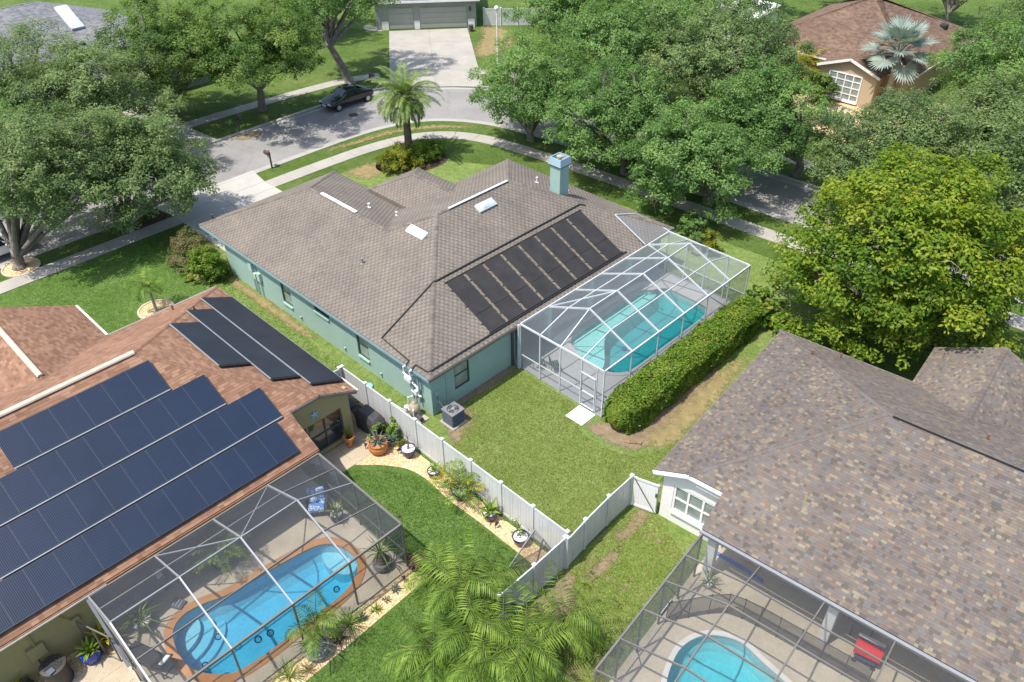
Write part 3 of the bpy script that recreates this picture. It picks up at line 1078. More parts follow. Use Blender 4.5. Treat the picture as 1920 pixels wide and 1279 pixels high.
class Roof:
    """collects roof planes of one house; every shingle is laid with its own lifted butt edge"""

    def __init__(s, root, key, course, tabs, M4=None, thick=.012, nsingle=300, covered=None, dots=False):
        s.root, s.key, s.course, s.tabs, s.thick = root, key, course, tabs, thick
        s.base, s.sh, s.cand = MB(), MB(), []
        s.M4 = M4 or Matrix.Identity(4)
        s.ns = nsingle
        s.covered = covered or (lambda p: False)
        s.caps = []
        s.dots = dots
        s.part = s.base

    def plane(s, pts, seed=0, lay=True):
        P_ = [Vector(p) for p in pts]
        e = (P_[1] - P_[0]).normalized()
        n = Vector((0, 0, 0))
        for i in range(len(P_)):
            a, b = P_[i], P_[(i + 1) % len(P_)]
            n += a.cross(b)
        n.normalize()
        if n.z < 0:
            n = -n
            P_ = P_[::-1]
        up = n.cross(e).normalized()
        if up.z < 0:
            up = -up
            e = -e
        e = up.cross(n).normalized()
        o = Vector(pts[0])
        # slab under the shingles
        k = len(P_)
        vb = [tuple(p - n * .005) for p in P_] + [tuple(p - n * .10) for p in P_]
        s.base.add(vb, [tuple(range(k)), tuple(reversed(range(k, 2 * k)))] + [(i, k + i, k + (i + 1) % k, (i + 1) % k) for i in range(k)])
        if not lay:
            return
        poly = [((p - o).dot(e), (p - o).dot(up)) for p in P_]
        u0, u1 = min(p[0] for p in poly), max(p[0] for p in poly)
        v0, v1 = min(p[1] for p in poly), max(p[1] for p in poly)
        rg = random.Random(seed)
        v = v0
        row = 0
        t = s.thick
        while v < v1 - .01:
            u = u0 - rg.random() * .5
            ti = 0
            if s.dots:
                u = u0 - .5 + (.145 if row % 2 else 0) + .02 * rg.random()
            while u < u1:
                w = rg.choice(s.tabs)
                ti += 1
                if s.dots:
                    w = .175 if ti % 2 else .115
                val = rg.random()
                if s.dots:
                    # laminated shingle: regular dark slots between paler tabs
                    val = (.5 + .4 * rg.random()) if ti % 2 else (.05 + .3 * rg.random())
                q = clip_rect(poly, u, v, u + w, v + s.course)
                if q:
                    full = len(q) == 4 and abs((max(a[0] for a in q) - min(a[0] for a in q)) - w) < 1e-5 and abs((max(a[1] for a in q) - min(a[1] for a in q)) - s.course) < 1e-5
                    lift = t * (1.0 if (not s.dots or ti % 2) else .45)
                    if full:
                        c = o + e * (u + w / 2) + up * (v + s.course / 2)
                        s.cand.append((c, e, up, n, w, lift, val))
                    else:
                        s._lay(q, o, e, up, n, v, lift, val)
                u += w
            v += s.course
            row += 1

    def _lay(s, q, o, e, up, n, v, lift, val):
        top, bot = [], []
        for a in q:
            h = lift * (1 - .75 * (a[1] - v) / s.course)
            b = o + e * a[0] + up * a[1]
            top.append(b + n * h)
            bot.append(b - n * .004)
        k = len(q)
        area = sum(q[i][0] * q[(i + 1) % k][1] - q[(i + 1) % k][0] * q[i][1] for i in range(k))
        idx = list(range(k)) if area > 0 else list(reversed(range(k)))
        fs = [tuple(idx)]
        for i in range(k):
            a, b = idx[i], idx[(i + 1) % k]
            if q[a][1] < v + .01 and q[b][1] < v + .01 or abs(q[a][0] - q[b][0]) < .01:
                fs.append((b, a, k + a, k + b))
        s.sh.add(top + bot, fs, val)

    def cap(s, p, q, w=.22, step=.28, name='ridge_cap'):
        """overlapping cap shingles along a hip or ridge, joined as one part"""
        p, q = Vector(p), Vector(q)
        d = q - p
        L = d.length
        d /= L
        side = d.cross(Vector((0, 0, 1))).normalized()
        upv = side.cross(d).normalized()
        n = max(1, int(L / step))
        rg = random.Random(int(L * 1000))
        for i in range(n):
            a = p + d * (i * L / n)
            b = p + d * ((i + 1) * L / n + .03)
            z0, z1 = (.035, .018)
            vs = []
            for base, z in ((a, z0), (b, z1)):
                for k, (sd, dz) in enumerate(((-w / 2, -w * .19), (-w / 5, -.008), (0, 0), (w / 5, -.008), (w / 2, -w * .19))):
                    vs.append(base + side * sd + upv * (z + dz))
            fs = [(k, k + 1, 6 + k, 5 + k) for k in range(4)]
            fs = [tuple(reversed(f)) for f in fs]
            s.capmb.add(vs, fs, .16 + .5 * rg.random())

    capmb = None

    def finish(s, caplines):
        ro_ = s.base.build('roof', 'shingle_%s_base' % s.key, s.root)
        s.roof = ro_
        # nearest single shingles become parts of their own
        cl = CAMLOC
        order = sorted(range(len(s.cand)), key=lambda i: (s.M4 @ s.cand[i][0] - cl).length)
        single = set()
        for i in order:
            if len(single) >= s.ns:
                break
            wpt = s.M4 @ s.cand[i][0]
            d = wpt - cl
            z = d.dot(_f)
            px, py = 960 + 1530 * d.dot(_r) / z, 639.5 - 1530 * d.dot(_u) / z
            if not (5 < px < 1915 and 5 < py < 1274) or s.covered(s.cand[i][0]):
                continue
            single.add(i)
        cache = {}
        for i, (c, e, up, n, w, lift, val) in enumerate(s.cand):
            if i in single:
                val = round(val, 1)
                kk = (round(w, 3), round(lift, 4), val)
                if kk not in cache:
                    h = s.course / 2
                    z0, z1 = lift, lift * .25
                    m_ = MB().add([(-w / 2, -h, z0), (w / 2, -h, z0), (w / 2, h, z1), (-w / 2, h, z1), (-w / 2, -h, -.004), (w / 2, -h, -.004), (w / 2, h, -.004), (-w / 2, h, -.004)],
                                  [(0, 1, 2, 3), (1, 0, 4, 5), (2, 1, 5, 6), (0, 3, 7, 4)])
                    m_.a = [val] * 4
                    me = m_.mesh('shingle', 'shingle_%s' % s.key)
                    at = me.attributes.new('rnd', 'FLOAT', 'FACE')
                    at.data.foreach_set('value', m_.a)
                    cache[kk] = me
                ob = bpy.data.objects.new('shingle', cache[kk])
                col.objects.link(ob)
                ob.parent = ro_
                ob.matrix_local = Matrix(((e.x, up.x, n.x, c.x), (e.y, up.y, n.y, c.y), (e.z, up.z, n.z, c.z), (0, 0, 0, 1)))
            else:
                w2, h = w / 2, s.course / 2
                q = [c - e * w2 - up * h, c + e * w2 - up * h, c + e * w2 + up * h, c - e * w2 + up * h]
                top = [q[0] + n * lift, q[1] + n * lift, q[2] + n * lift * .25, q[3] + n * lift * .25]
                bot = [p - n * .004 for p in q[:2]] + [q[2] - n * .004, q[3] - n * .004]
                s.sh.add(top + bot, [(0, 1, 2, 3), (1, 0, 4, 5), (2, 1, 5, 6), (0, 3, 7, 4)], val)
        o = s.sh.build('shingle_field', 'shingle_%s' % s.key, ro_, attr=True)
        tag(o, kind='stuff')
        s.capmb = MB()
        for p, q in caplines:
            s.cap(p, q)
        if caplines:
            c = s.capmb.build('ridge_caps', 'shingle_%s' % s.key, ro_, attr=True)
            tag(c, kind='stuff')
        return ro_


def gutter(root, p, q, mat='gutter_grey', out=(0, 0), w=.12, h=.12, name='gutter'):
    """fascia / gutter trough along an eave"""
    p, q = Vector(p), Vector(q)
    o = Vector((out[0], out[1], 0))
    m_ = MB()
    m_.bar(p + o * (w / 2 + .004) + Vector((0, 0, -h / 2 - .03)), q + o * (w / 2 + .004) + Vector((0, 0, -h / 2 - .03)), w, h)
    return m_.build(name, mat, root)


def wall(root, x0, y0, x1, y1, z0, z1, mat, name='wall'):
    return MB().box(x0, y0, z0, x1, y1, z1).build(name, mat, root)


def wall_open(root, p, q, thick, z0, z1, openings, mat, out, name='wall'):
    """wall from p to q with real openings: (distance along, width, sill height, head height); thick goes away from out"""
    p, q = Vector((p[0], p[1], 0)), Vector((q[0], q[1], 0))
    d = (q - p).normalized()
    L = (q - p).length
    n = Vector((out[0], out[1], 0))
    m_ = MB()

    def blk(a, b, za, zb):
        if b - a > 1e-4 and zb - za > 1e-4:
            m_.obox(p + d * ((a + b) / 2) - n * (thick / 2) + Vector((0, 0, (za + zb) / 2)), d * ((b - a) / 2), n * (thick / 2), Vector((0, 0, (zb - za) / 2)))
    cur = 0
    for c, w, s_, h in sorted(openings):
        blk(cur, c - w / 2, z0, z1)
        blk(c - w / 2, c + w / 2, z0, s_)
        blk(c - w / 2, c + w / 2, h, z1)
        cur = c + w / 2
    blk(cur, L, z0, z1)
    return m_.build(name, mat, root)


def window(root, c, along, normal, w, h, frame, pane='glass', nx=1, ny=2, sill=True, fw_=.055, sillmat=None):
    """window standing proud of a wall: frame, panes and sill"""
    c, a, n = Vector(c), Vector(along).normalized(), Vector(normal).normalized()
    z = Vector((0, 0, 1))
    f = MB()
    d = .035
    for s_ in (-1, 1):
        f.obox(c + a * (s_ * (w / 2 - fw_ / 2)) + n * d, a * (fw_ / 2), n * d, z * (h / 2))
        f.obox(c + z * (s_ * (h / 2 - fw_ / 2)) + n * d, a * (w / 2 - fw_), n * d, z * (fw_ / 2))
    for i in range(1, nx):
        f.obox(c + a * (-w / 2 + w * i / nx) + n * d, a * (fw_ / 2), n * (d - .002), z * (h / 2 - fw_))
    for j in range(1, ny):
        f.obox(c + z * (-h / 2 + h * j / ny) + n * (d - .003), a * (w / 2 - fw_), n * (d - .006), z * (fw_ / 2.4))
    wo_ = f.build('window', frame, root)
    for i in range(nx):
        for j in range(ny):
            p = c + a * (-w / 2 + w * (i + .5) / nx) + z * (-h / 2 + h * (j + .5) / ny)
            MB().obox(p + n * .012, a * (w / nx / 2 - .004), n * .01, z * (h / ny / 2 - .004)).build('pane', pane, wo_)
    if sill:
        MB().obox(c - z * (h / 2 + .05) + n * .1, a * (w / 2 + .0), n * .10, z * .045).build('sill', sillmat or frame, wo_)
    return wo_


MS = .47
ZE = 2.7
# ------------------------------------------------------------------ the teal house
teal = thing('house', 'teal stucco house with grey-brown hip roof and black solar heating mats', 'house', (0, 0, 0))
EX, EY0, EY1, EXM, EXG, EYG = .37, -.35, 18.5, -13.2, -20.3, 9.4
hm = (EX - EXM) / 2
RXm = (EX + EXM) / 2
zr = ZE + MS * hm
RL_, RR_ = (RXm, EY0 + hm, zr), (RXm, EY1 - hm, zr)
hg = (EYG - EY0) / 2
RYg = (EYG + EY0) / 2
zg = ZE + MS * hg
GF = (EXG + hg, RYg, zg)
# where the garage ridge meets the front-left hip of the main block
JX = EXM + hg
J = (JX, RYg, zg)


def tz_rear(x):
    return ZE + MS * (EX - x)


def teal_cov(p):
    return -3.3 < p.x < .2 and 3.7 < p.y < 14.5 and p.z < 4.6


R1 = Roof(teal, 'teal', .165, (.15, .17, .19, .21), covered=teal_cov, dots=True)
R1.plane([(EX, EY0, ZE), (EX, EY1, ZE), RR_, RL_], 1)
R1.plane([(EXG, EY0, ZE), (EX, EY0, ZE), RL_, J, GF], 2)
R1.plane([(EX, EY1, ZE), (EXM, EY1, ZE), RR_], 3)
# front of the main block, above the garage slope and beside the porch
Vg = (EXM, EYG, ZE)
R1.plane([(EXM, EY1, ZE), Vg, J, RL_, RR_], 4)
# garage: front hip and right slope
R1.plane([(EXG, EYG, ZE), (EXG, EY0, ZE), GF], 5)
R1.plane([Vg, (EXG, EYG, ZE), GF, J], 6)
# porch: raised small hip
PZ = 3.2
PX, PY0, PY1 = -15.8, 8.82, 12.87
hp = (PY1 - PY0) / 2
PYr = (PY0 + PY1) / 2
pzr = PZ + MS * hp
pf = (PX + hp, PYr, pzr)
xb = EXM + (PZ - ZE) / MS
xr = EXM + (pzr - ZE) / MS
R1.plane([(xb, PY0, PZ), (PX, PY0, PZ), pf, (xr, PYr, pzr)][::-1], 7)
R1.plane([(PX, PY1, PZ), (xb, PY1, PZ), (xr, PYr, pzr), pf], 8)
R1.plane([(PX, PY0, PZ), (PX, PY1, PZ), pf], 9)
R1.finish([(RL_, RR_), ((EX, EY0, ZE), RL_), ((EX, EY1, ZE), RR_), ((EXM, EY1, ZE), RR_), (J, RL_), (GF, J), ((EXG, EY0, ZE), GF), ((EXG, EYG, ZE), GF),
           (pf, (xr, PYr, pzr)), ((PX, PY0, PZ), pf), ((PX, PY1, PZ), pf)])
# walls under the eaves
wall_open(teal, (-18.4, 0), (-.2, 0), .2, -.05, 2.62, [(6.35, .94, .7, 2.2), (9.75, 1.37, 1.69, 2.11), (13.2, .94, .7, 2.2)], 'teal_wall', (0, -1))
wall_open(teal, (0, 0), (0, 5.6), .2, -.05, 2.62, [(1.95, .97, .72, 2.28)], 'teal_wall', (1, 0))
wall(teal, -2.6, 5.6, -.2, 5.8, -.05, 2.62, 'teal_wall')
wall(teal, -2.8, 5.8, -2.6, 18.1, -.05, 2.62, 'teal_wall')
wall(teal, -12.9, 17.9, -2.8, 18.1, -.05, 2.62, 'teal_wall')
wall(teal, -12.9, 13.0, -12.7, 17.9, -.05, 2.62, 'teal_wall')
wall(teal, -18.4, .2, -18.2, 9.0, -.05, 2.62, 'teal_wall')
wall(teal, -18.4, 9.0, -15.7, 9.2, -.05, 2.62, 'teal_wall')
wall(teal, -15.7, 9.2, -15.5, 12.6, -.05, 3.1, 'teal_wall')
wall(teal, -15.5, 12.4, -12.7, 12.6, -.05, 3.1, 'teal_wall')
wall(teal, -15.5, 9.2, -12.6, 9.35, 2.4, 3.1, 'teal_wall')
for p, q, o_ in (((EXG, EY0, ZE), (EX, EY0, ZE), (0, -1)), ((EX, EY0, ZE), (EX, EY1, ZE), (1, 0)), ((EXG, EYG, ZE), (PX, EYG, ZE), (0, 1)),
                 ((EXM, PY1, ZE), (EXM, EY1, ZE), (-1, 0)), ((EXM, EY1, ZE), (EX, EY1, ZE), (0, 1)), ((EXG, EY0, ZE), (EXG, EYG, ZE), (-1, 0)),
                 ((PX, PY0, PZ), (xb, PY0, PZ), (0, -1)), ((PX, PY0, PZ), (PX, PY1, PZ), (-1, 0))):
    gutter(teal, p, q, 'teal_trim' if o_[1] == -1 and p[2] < 2.9 else 'gutter_grey', o_, .03, .16, 'fascia')
sf = MB()
sf.box(EXG + .02, EY0 + .02, 2.55, EX - .02, 0, 2.58)
sf.box(0, 0, 2.55, EX - .02, EY1 - .02, 2.58)
sf.build('soffit', 'teal_trim', teal)
sf = MB().box(-2.58, 5.82, 2.54, -.002, 17.88, 2.57)
sf.build('lanai_ceiling', 'white_paint', teal)
# lanai back wall glazing, columns
for y in (7.0, 9.6, 12.4, 15.4):
    window(teal, (-2.6, y, 1.12), (0, 1, 0), (1, 0, 0), 2.1, 2.1, 'white_paint', 'glass', 2, 1, False)
for y in (8.2, 11.6, 15.0, 17.7):
    MB().box(-.22, y - .14, .06, .02, y + .14, 2.55).build('column', 'teal_wall', teal, bevel=.01)
# left wall windows
window(teal, (-12.05, .11, 1.45), (1, 0, 0), (0, -1, 0), .92, 1.5, 'green_metal', 'glass_blind', 1, 2, True, .05, 'teal_wall')
window(teal, (-8.65, .11, 1.9), (1, 0, 0), (0, -1, 0), 1.35, .42, 'green_metal', 'glass', 2, 1, True, .05, 'teal_wall')
window(teal, (-5.2, .11, 1.45), (1, 0, 0), (0, -1, 0), .92, 1.5, 'green_metal', 'glass_blind', 1, 2, True, .05, 'teal_wall')
window(teal, (-.11, 1.95, 1.5), (0, 1, 0), (1, 0, 0), .95, 1.55, 'green_metal', 'glass_blind', 1, 2, False, .05)
# corner boards and downpipes
MB().box(.002, .9, 0, .035, 1.0, 2.5).build('downpipe', 'teal_wall', teal)
MB().box(.0, 5.3, 0, .10, 5.44, 2.55).build('corner_post', 'dark_metal', teal)
# electric boxes and conduits on the left wall
eb_ = [(-15.6, 1.75, .34, .5), (-15.25, 1.25, .25, .38), (-14.85, 1.35, .3, .55)]
for x, z, w, h in eb_:
    b_ = MB().box(x, -.16, z - h / 2, x + w, -.002, z + h / 2).build('meter_box', 'box_teal', teal, bevel=.01)
    MB().tube([(x + w / 2, -.06, z - h / 2), (x + w / 2, -.06, 0)], .03, 6).build('conduit', 'teal_trim', b_)
MB().tube([(-15.0, -.05, 1.5), (-15.0, -.05, 2.6)], .03, 6).build('conduit', 'teal_trim', teal)
for x in (-10.9, -6.9, -3.9):
    MB().box(x, -.09, .35, x + .1, -.002, .5).build('outlet_cover', 'teal_wall', teal)
# chimney with louvred metal cap
ch = MB().box(-5.2, 13.85, 3.6, -4.45, 14.6, 6.45).build('chimney', 'teal_wall', teal, bevel=.01)
c_ = MB()
c_.add([(-5.2, 13.85, 6.45), (-4.45, 13.85, 6.45), (-4.45, 14.6, 6.45), (-5.2, 14.6, 6.45), (-5.3, 13.75, 6.56), (-4.35, 13.75, 6.56), (-4.35, 14.7, 6.56), (-5.3, 14.7, 6.56)],
       [(0, 1, 5, 4), (1, 2, 6, 5), (2, 3, 7, 6), (3, 0, 4, 7)])
c_.build('crown_slot', 'dark_metal', ch)
c_ = MB()
for r0, r1, z0, z1 in ((.475, .40, 6.57, 6.98),):
    cx, cy = -4.825, 14.225
    lo = [(cx + sx * r0, cy + sy * r0, z0) for sx, sy in ((-1, -1), (1, -1), (1, 1), (-1, 1))]
    hi = [(cx + sx * r1, cy + sy * r1, z1) for sx, sy in ((-1, -1), (1, -1), (1, 1), (-1, 1))]
    inn = [(cx + sx * (r1 - .05), cy + sy * (r1 - .05), z1) for sx, sy in ((-1, -1), (1, -1), (1, 1), (-1, 1))]
    bt = [(cx + sx * (r1 - .05), cy + sy * (r1 - .05), z0 + .15) for sx, sy in ((-1, -1), (1, -1), (1, 1), (-1, 1))]
    c_.add(lo + hi + inn + bt, [(0, 1, 5, 4), (1, 2, 6, 5), (2, 3, 7, 6), (3, 0, 4, 7), (4, 5, 9, 8), (5, 6, 10, 9), (6, 7, 11, 10), (7, 4, 8, 11),
                                (8, 9, 13, 12), (9, 10, 14, 13), (10, 11, 15, 14), (11, 8, 12, 15), (12, 13, 14, 15)])
c_.build('chimney_cap', 'chimney_metal', ch)
MB().lathe([(.13, 6.6), (.13, 6.9), (.19, 6.92), (.19, 7.02), (.02, 7.06)], (-4.825, 14.225, 0), 14).build('flue', 'sand_filter', ch)
# white ridge vents
MB().bar((-14.25, RYg + .02, zg + .06), (-11.0, RYg + .02, zg + .06), .2, .07).build('ridge_vent', 'white_paint', R1.roof, bevel=.02)
MB().bar((RXm + .06, 7.2, zr + .055), (RXm + .06, 11.6, zr + .055), .13, .06).build('ridge_vent', 'white_paint', R1.roof, bevel=.02)
# skylights: kerb frame + domed lens
sk = MB()
n1 = Vector((MS, 0, 1)).normalized()
s1 = Vector((1, 0, -MS)).normalized()
cy_ = Vector((0, 1, 0))
c0 = Vector((-5.67, 9.2, tz_rear(-5.67)))
k_ = MB().obox(c0 + n1 * .07, cy_ * .62, s1 * .25, n1 * .07).build('skylight', 'skylight_frame', R1.roof)


def dome(c, a, b, n, la, lb, h):
    m_ = MB()
    v = []
    for i in range(7):
        for j in range(5):
            s_, t_ = i / 6 * 2 - 1, j / 4 * 2 - 1
            v.append(c + a * (la * s_) + b * (lb * t_) + n * (h * (1 - s_ ** 4) ** .5 * (1 - t_ ** 2) ** .5))
    return m_.add(v, [(i * 5 + j, i * 5 + j + 1, (i + 1) * 5 + j + 1, (i + 1) * 5 + j) for i in range(6) for j in range(4)])


dome(c0 + n1 * .145, cy_, s1, n1, .58, .22, .12).build('lens', 'skylight_lens', k_, smooth=True)
n2 = Vector((0, -MS, 1)).normalized()
s2 = Vector((0, -1, -MS)).normalized()
cx_ = Vector((1, 0, 0))
c1 = Vector((-6.5, 5.1, ZE + MS * (5.1 - EY0)))
k_ = MB().obox(c1 + n2 * .07, cx_ * .66, s2 * .25, n2 * .07).build('skylight', 'white_paint', R1.roof)
dome(c1 + n2 * .145, cx_, s2, n2, .62, .22, .12).build('lens', 'skylight_lens', k_, smooth=True)
# vent pipes
for x, y, zz, h, mt in ((-12.3, 6.3, zg - MS * (6.3 - RYg), .22, 'white_paint'), (-11.1, 7.3, zg - MS * (7.3 - RYg), .2, 'pvc'), (-7.9, 2.45, ZE + MS * 2.8, .28, 'grey_metal'),
                        (-20.0, .4, ZE + MS * .3, .3, 'dark_metal'), (-6.9, 14.6, ZE + MS * 3.9, .3, 'pvc'), (-5.9, 16.2, ZE + MS * 2.3, .25, 'pvc')):
    MB().lathe([(.13, -.05), (.12, .03), (.05, .05), (.05, h), (.075, h + .01), (.07, h + .05)], (x, y, zz), 10).build('vent_pipe', mt, R1.roof)

# solar heating mats on the rear slope
st_ = Vector((1, 0, -MS)).normalized()
W8 = (14.2 - 3.9) / 8
ordn = ['first', 'second', 'third', 'fourth', 'fifth', 'sixth', 'seventh', 'eighth', 'ninth', 'tenth', 'eleventh', 'twelfth', 'thirteenth']
for i in range(8):
    y0, y1 = 3.9 + i * W8, 3.9 + (i + 1) * W8 - .19
    c = Vector((-1.52, (y0 + y1) / 2, tz_rear(-1.52)))
    t_ = MB().obox(st_ * ((-1.7 + .55) / 2) + n1 * .045, st_ * (2.25 / 2), cy_ * ((y1 - y0) / 2), n1 * .014).build('solar_heating_mat', 'solar_mat', teal)
    t_.location = c
    MB().obox(st_ * ((.57 + 1.68) / 2) + n1 * .045, st_ * (1.11 / 2), cy_ * ((y1 - y0) / 2), n1 * .014).build('lower_mat', 'solar_mat', t_)
    for a in (-1.72, 1.70):
        MB().tube([st_ * a + cy_ * (-W8 / 2 + .01) + n1 * .05, st_ * a + cy_ * (W8 / 2 - .01) + n1 * .05], .032, 8).build('header_pipe', 'black_pipe', t_)
    for a in (-1.2, -.1, 1.1):
        MB().obox(st_ * a + cy_ * (-(y1 - y0) / 2 - .06) + n1 * .04, st_ * .03, cy_ * .05, n1 * .02).build('clamp', 'dark_metal', t_)
pp = teal


def on_left(x, y):
    return Vector((x, y, ZE + MS * (y - EY0) + .06))


def on_rear(x, y):
    return Vector((x, y, tz_rear(x) + .06))


MB().tube([on_rear(-3.15, 14.6), on_rear(-3.35, 14.35), on_rear(-3.35, 3.5), on_left(-3.4, 3.42), on_left(-3.42, 0.0), on_left(-1.2, -.18), on_left(-1.2, -.42) + Vector((0, 0, -.02))], .04, 8).build('supply_pipe', 'black_pipe', teal)
MB().tube([on_left(-.75, -.42), on_left(-.75, -.16), on_left(.05, -.14), on_rear(.12, 0.02), on_rear(.14, 14.3)], .04, 8).build('return_pipe', 'black_pipe', pp)
for x in (-1.2, -.75):
    MB().tube([(x, -.42, 2.72), (x, -.55, 2.7), (x, -.55, 2.45), (x, -.12, 2.2)], .045, 8).build('white_elbow', 'pvc', pp)
    MB().tube([(x, -.12, 2.2), (x, -.12, .5)], .045, 8).build('riser', 'teal_trim', pp)
v_ = MB()
v_.tube([(-1.85, -.12, 1.75), (-.75, -.14, 1.35)], .05, 8)
v_.box(-1.65, -.26, 1.5, -1.2, -.08, 1.72)
v_.build('valve', 'pvc', pp)
v_ = MB()
v_.tube([(-1.3, -.14, .95), (-.6, -.14, .95)], .05, 8)
v_.box(-1.0, -.26, .95, -.82, -.08, 1.2)
v_.build('valve', 'pvc', pp)

# ------------------------------------------------------------------ the brown-roofed house on the left
lh = thing('house', 'olive stucco house with brown shingle roof covered in solar panels', 'house', (0, 0, 0))
LX, LXF, LY1, LY0 = .40, -13.55, -3.05, -34.0
lhm = (LX - LXF) / 2
LRX = (LX + LXF) / 2
lzr = ZE + MS * lhm
LRE = (LRX, LY1 - lhm, lzr)
LRS = (LRX, LY0, lzr)
CUT = -1.45
zc = ZE + MS * (LX - CUT)
YC = LY1 - (LX - CUT)            # where the cut crosses the hip
YW = -6.35                        # side of the deep rear slope


def lz_rear(x):
    return ZE + MS * (LX - x)


def lcov(p):
    return (p.x > -6.1 and p.y < -6.6 and p.z < 5.8 and abs(p.z - lz_rear(p.x)) < .05 and p.y > -21) and not (p.y > -9.6 and p.x < -4.5) and not (p.y > -8.2 and p.x < -3.0) or \
        (abs(p.z - (ZE + MS * (LY1 - p.y))) < .05 and -11.9 < p.x < -2.2 and p.y > -7.6)


R2 = Roof(lh, 'left', .14, (.20, .24, .28, .32), covered=lcov)
R2.plane([(LX, LY0, ZE), (LX, YW, ZE), (CUT, YW, zc), (CUT, YC, zc), LRE, LRS], 11)
R2.plane([(CUT, LY1, ZE), (LXF, LY1, ZE), LRE, (CUT, YC, zc)], 12)
WY, WYE, WXF = -12.85, -9.0, -17.3
wh = WYE - WY
zw = ZE + MS * wh
xw = LXF + wh
R2.plane([(LXF, LY1, ZE), (LXF, WYE, ZE), (xw, WY, zw), (LXF, WY - wh, ZE), (LXF, LY0, ZE), LRS, LRE], 13)
R2.plane([(WXF, WYE, ZE), (LXF, WYE, ZE), (xw, WY, zw), (WXF, WY, zw)], 14)
R2.plane([(WXF, WY - wh, ZE), (LXF, WY - wh, ZE), (xw, WY, zw), (WXF, WY, zw)], 15)
R2.finish([((LXF, LY1, ZE), LRE), ((CUT, YC, zc), LRE)])
for p, q in (((LRX, LY0, lzr + .07), (LRX, LRE[1] + .1, lzr + .07)), ((WXF + .3, WY, zw + .07), (xw - .3, WY, zw + .07))):
    m_ = MB()
    p, q = Vector(p), Vector(q)
    d = (q - p).normalized()
    sd = d.cross(Vector((0, 0, 1)))
    prof = [(-.13, -.05), (-.10, .01), (-.04, .04), (.04, .04), (.10, .01), (.13, -.05)]
    vs = [b + sd * a + Vector((0, 0, h)) for b in (p, q) for a, h in prof]
    m_.add(vs, [(k, k + 1, 7 + k, 6 + k) for k in range(5)] + [(5, 4, 3, 2, 1, 0), (6, 7, 8, 9, 10, 11)])
    m_.build('ridge_vent', 'ridge_cream', R2.roof)
# walls
wall_open(lh, (-1.65, YW - .1), (-1.65, LY1 - .35), .2, -.05, 2.95, [(1.7, 1.77, .3, 2.06), (.5, .52, .3, 2.06)], 'olive_wall', (1, 0))
g_ = MB()
g_.add([(-1.645, YW - .1, 2.90), (-1.645, LY1 - .35, 2.58), (-1.645, YC, zc - .08), (-1.645, YW - .1, zc - .08), (-1.85, YW - .1, 2.95), (-1.85, LY1 - .35, 2.58), (-1.85, YC, zc - .12), (-1.85, YW - .1, zc - .12)],
       [(0, 1, 2, 3), (7, 6, 5, 4), (1, 5, 6, 2), (3, 2, 6, 7), (0, 3, 7, 4)])
g_.build('gable_wall', 'olive_wall', lh)
wall(lh, -13.2, LY1 - .55, -1.85, LY1 - .35, -.05, 2.6, 'olive_wall')
wall(lh, -2.75, -15.9, -2.55, YW - .1, -.05, 2.6, 'olive_wall')
wall(lh, -2.55, -16.1, .02, -15.9, -.05, 2.6, 'olive_wall')
wall(lh, -.2, LY0, .02, -16.1, -.05, 2.6, 'olive_wall')
wall(lh, -13.3, LY0, -13.1, LY1 - .35, -.05, 2.6, 'olive_wall')
wall(lh, -17.0, WY - 3.4, -16.8, WYE - .4, -.05, 2.6, 'olive_wall')
wall(lh, -16.8, WYE - .6, -13.3, WYE - .4, -.05, 2.6, 'olive_wall')
g_ = MB().add([(-16.9, WY - wh + .4, 2.6), (-16.9, WYE - .4, 2.6), (-16.9, WY, zw - .1)], [(0, 1, 2)])
g_.build('gable_wall', 'olive_wall', lh)
window(lh, (-1.76, -4.75, 1.18), (0, 1, 0), (1, 0, 0), 1.75, 1.75, 'dark_metal', 'glass', 2, 2, True, .07, 'olive_wall')
window(lh, (-1.76, -5.95, 1.18), (0, 1, 0), (1, 0, 0), .5, 1.75, 'dark_metal', 'glass', 1, 2, True, .07, 'olive_wall')
for y in (-8.2, -10.8, -13.4):
    window(lh, (-2.55, y, 1.12), (0, 1, 0), (1, 0, 0), 2.0, 2.1, 'dark_metal', 'glass', 2, 1, False)
gutter(lh, (LX, LY0, ZE), (LX, YW, ZE), 'wood', (1, 0), .05, .15, 'fascia')
gutter(lh, (LX + .05, -34, ZE - .03), (LX + .05, -15.3, ZE - .03), 'alu', (1, 0), .05, .05, 'gutter')
gutter(lh, (CUT, YW, zc), (CUT, YC, zc), 'gutter_grey', (1, 0), .04, .14, 'fascia')
gutter(lh, (CUT, YC, zc), (CUT, LY1, ZE), 'gutter_grey', (1, 0), .04, .14, 'fascia')
gutter(lh, (CUT, LY1, ZE), (LXF, LY1, ZE), 'soffit', (0, 1), .04, .10)
gutter(lh, (CUT, LY1 + .05, ZE), (CUT - 1.2, LY1 + .05, ZE), 'white_paint', (0, 1), .06, .10)
gutter(lh, (LXF, LY1, ZE), (LXF, WYE, ZE), 'alu', (-1, 0), .12, .10)
gutter(lh, (LXF + .2, WYE, ZE), (WXF, WYE, ZE), 'white_paint', (0, 1), .12, .12)
MB().bar((-.05, YW + .02, ZE - .12), (CUT, YW + .02, zc - .1), .04, .14).build('rake_board', 'gutter_grey', lh)
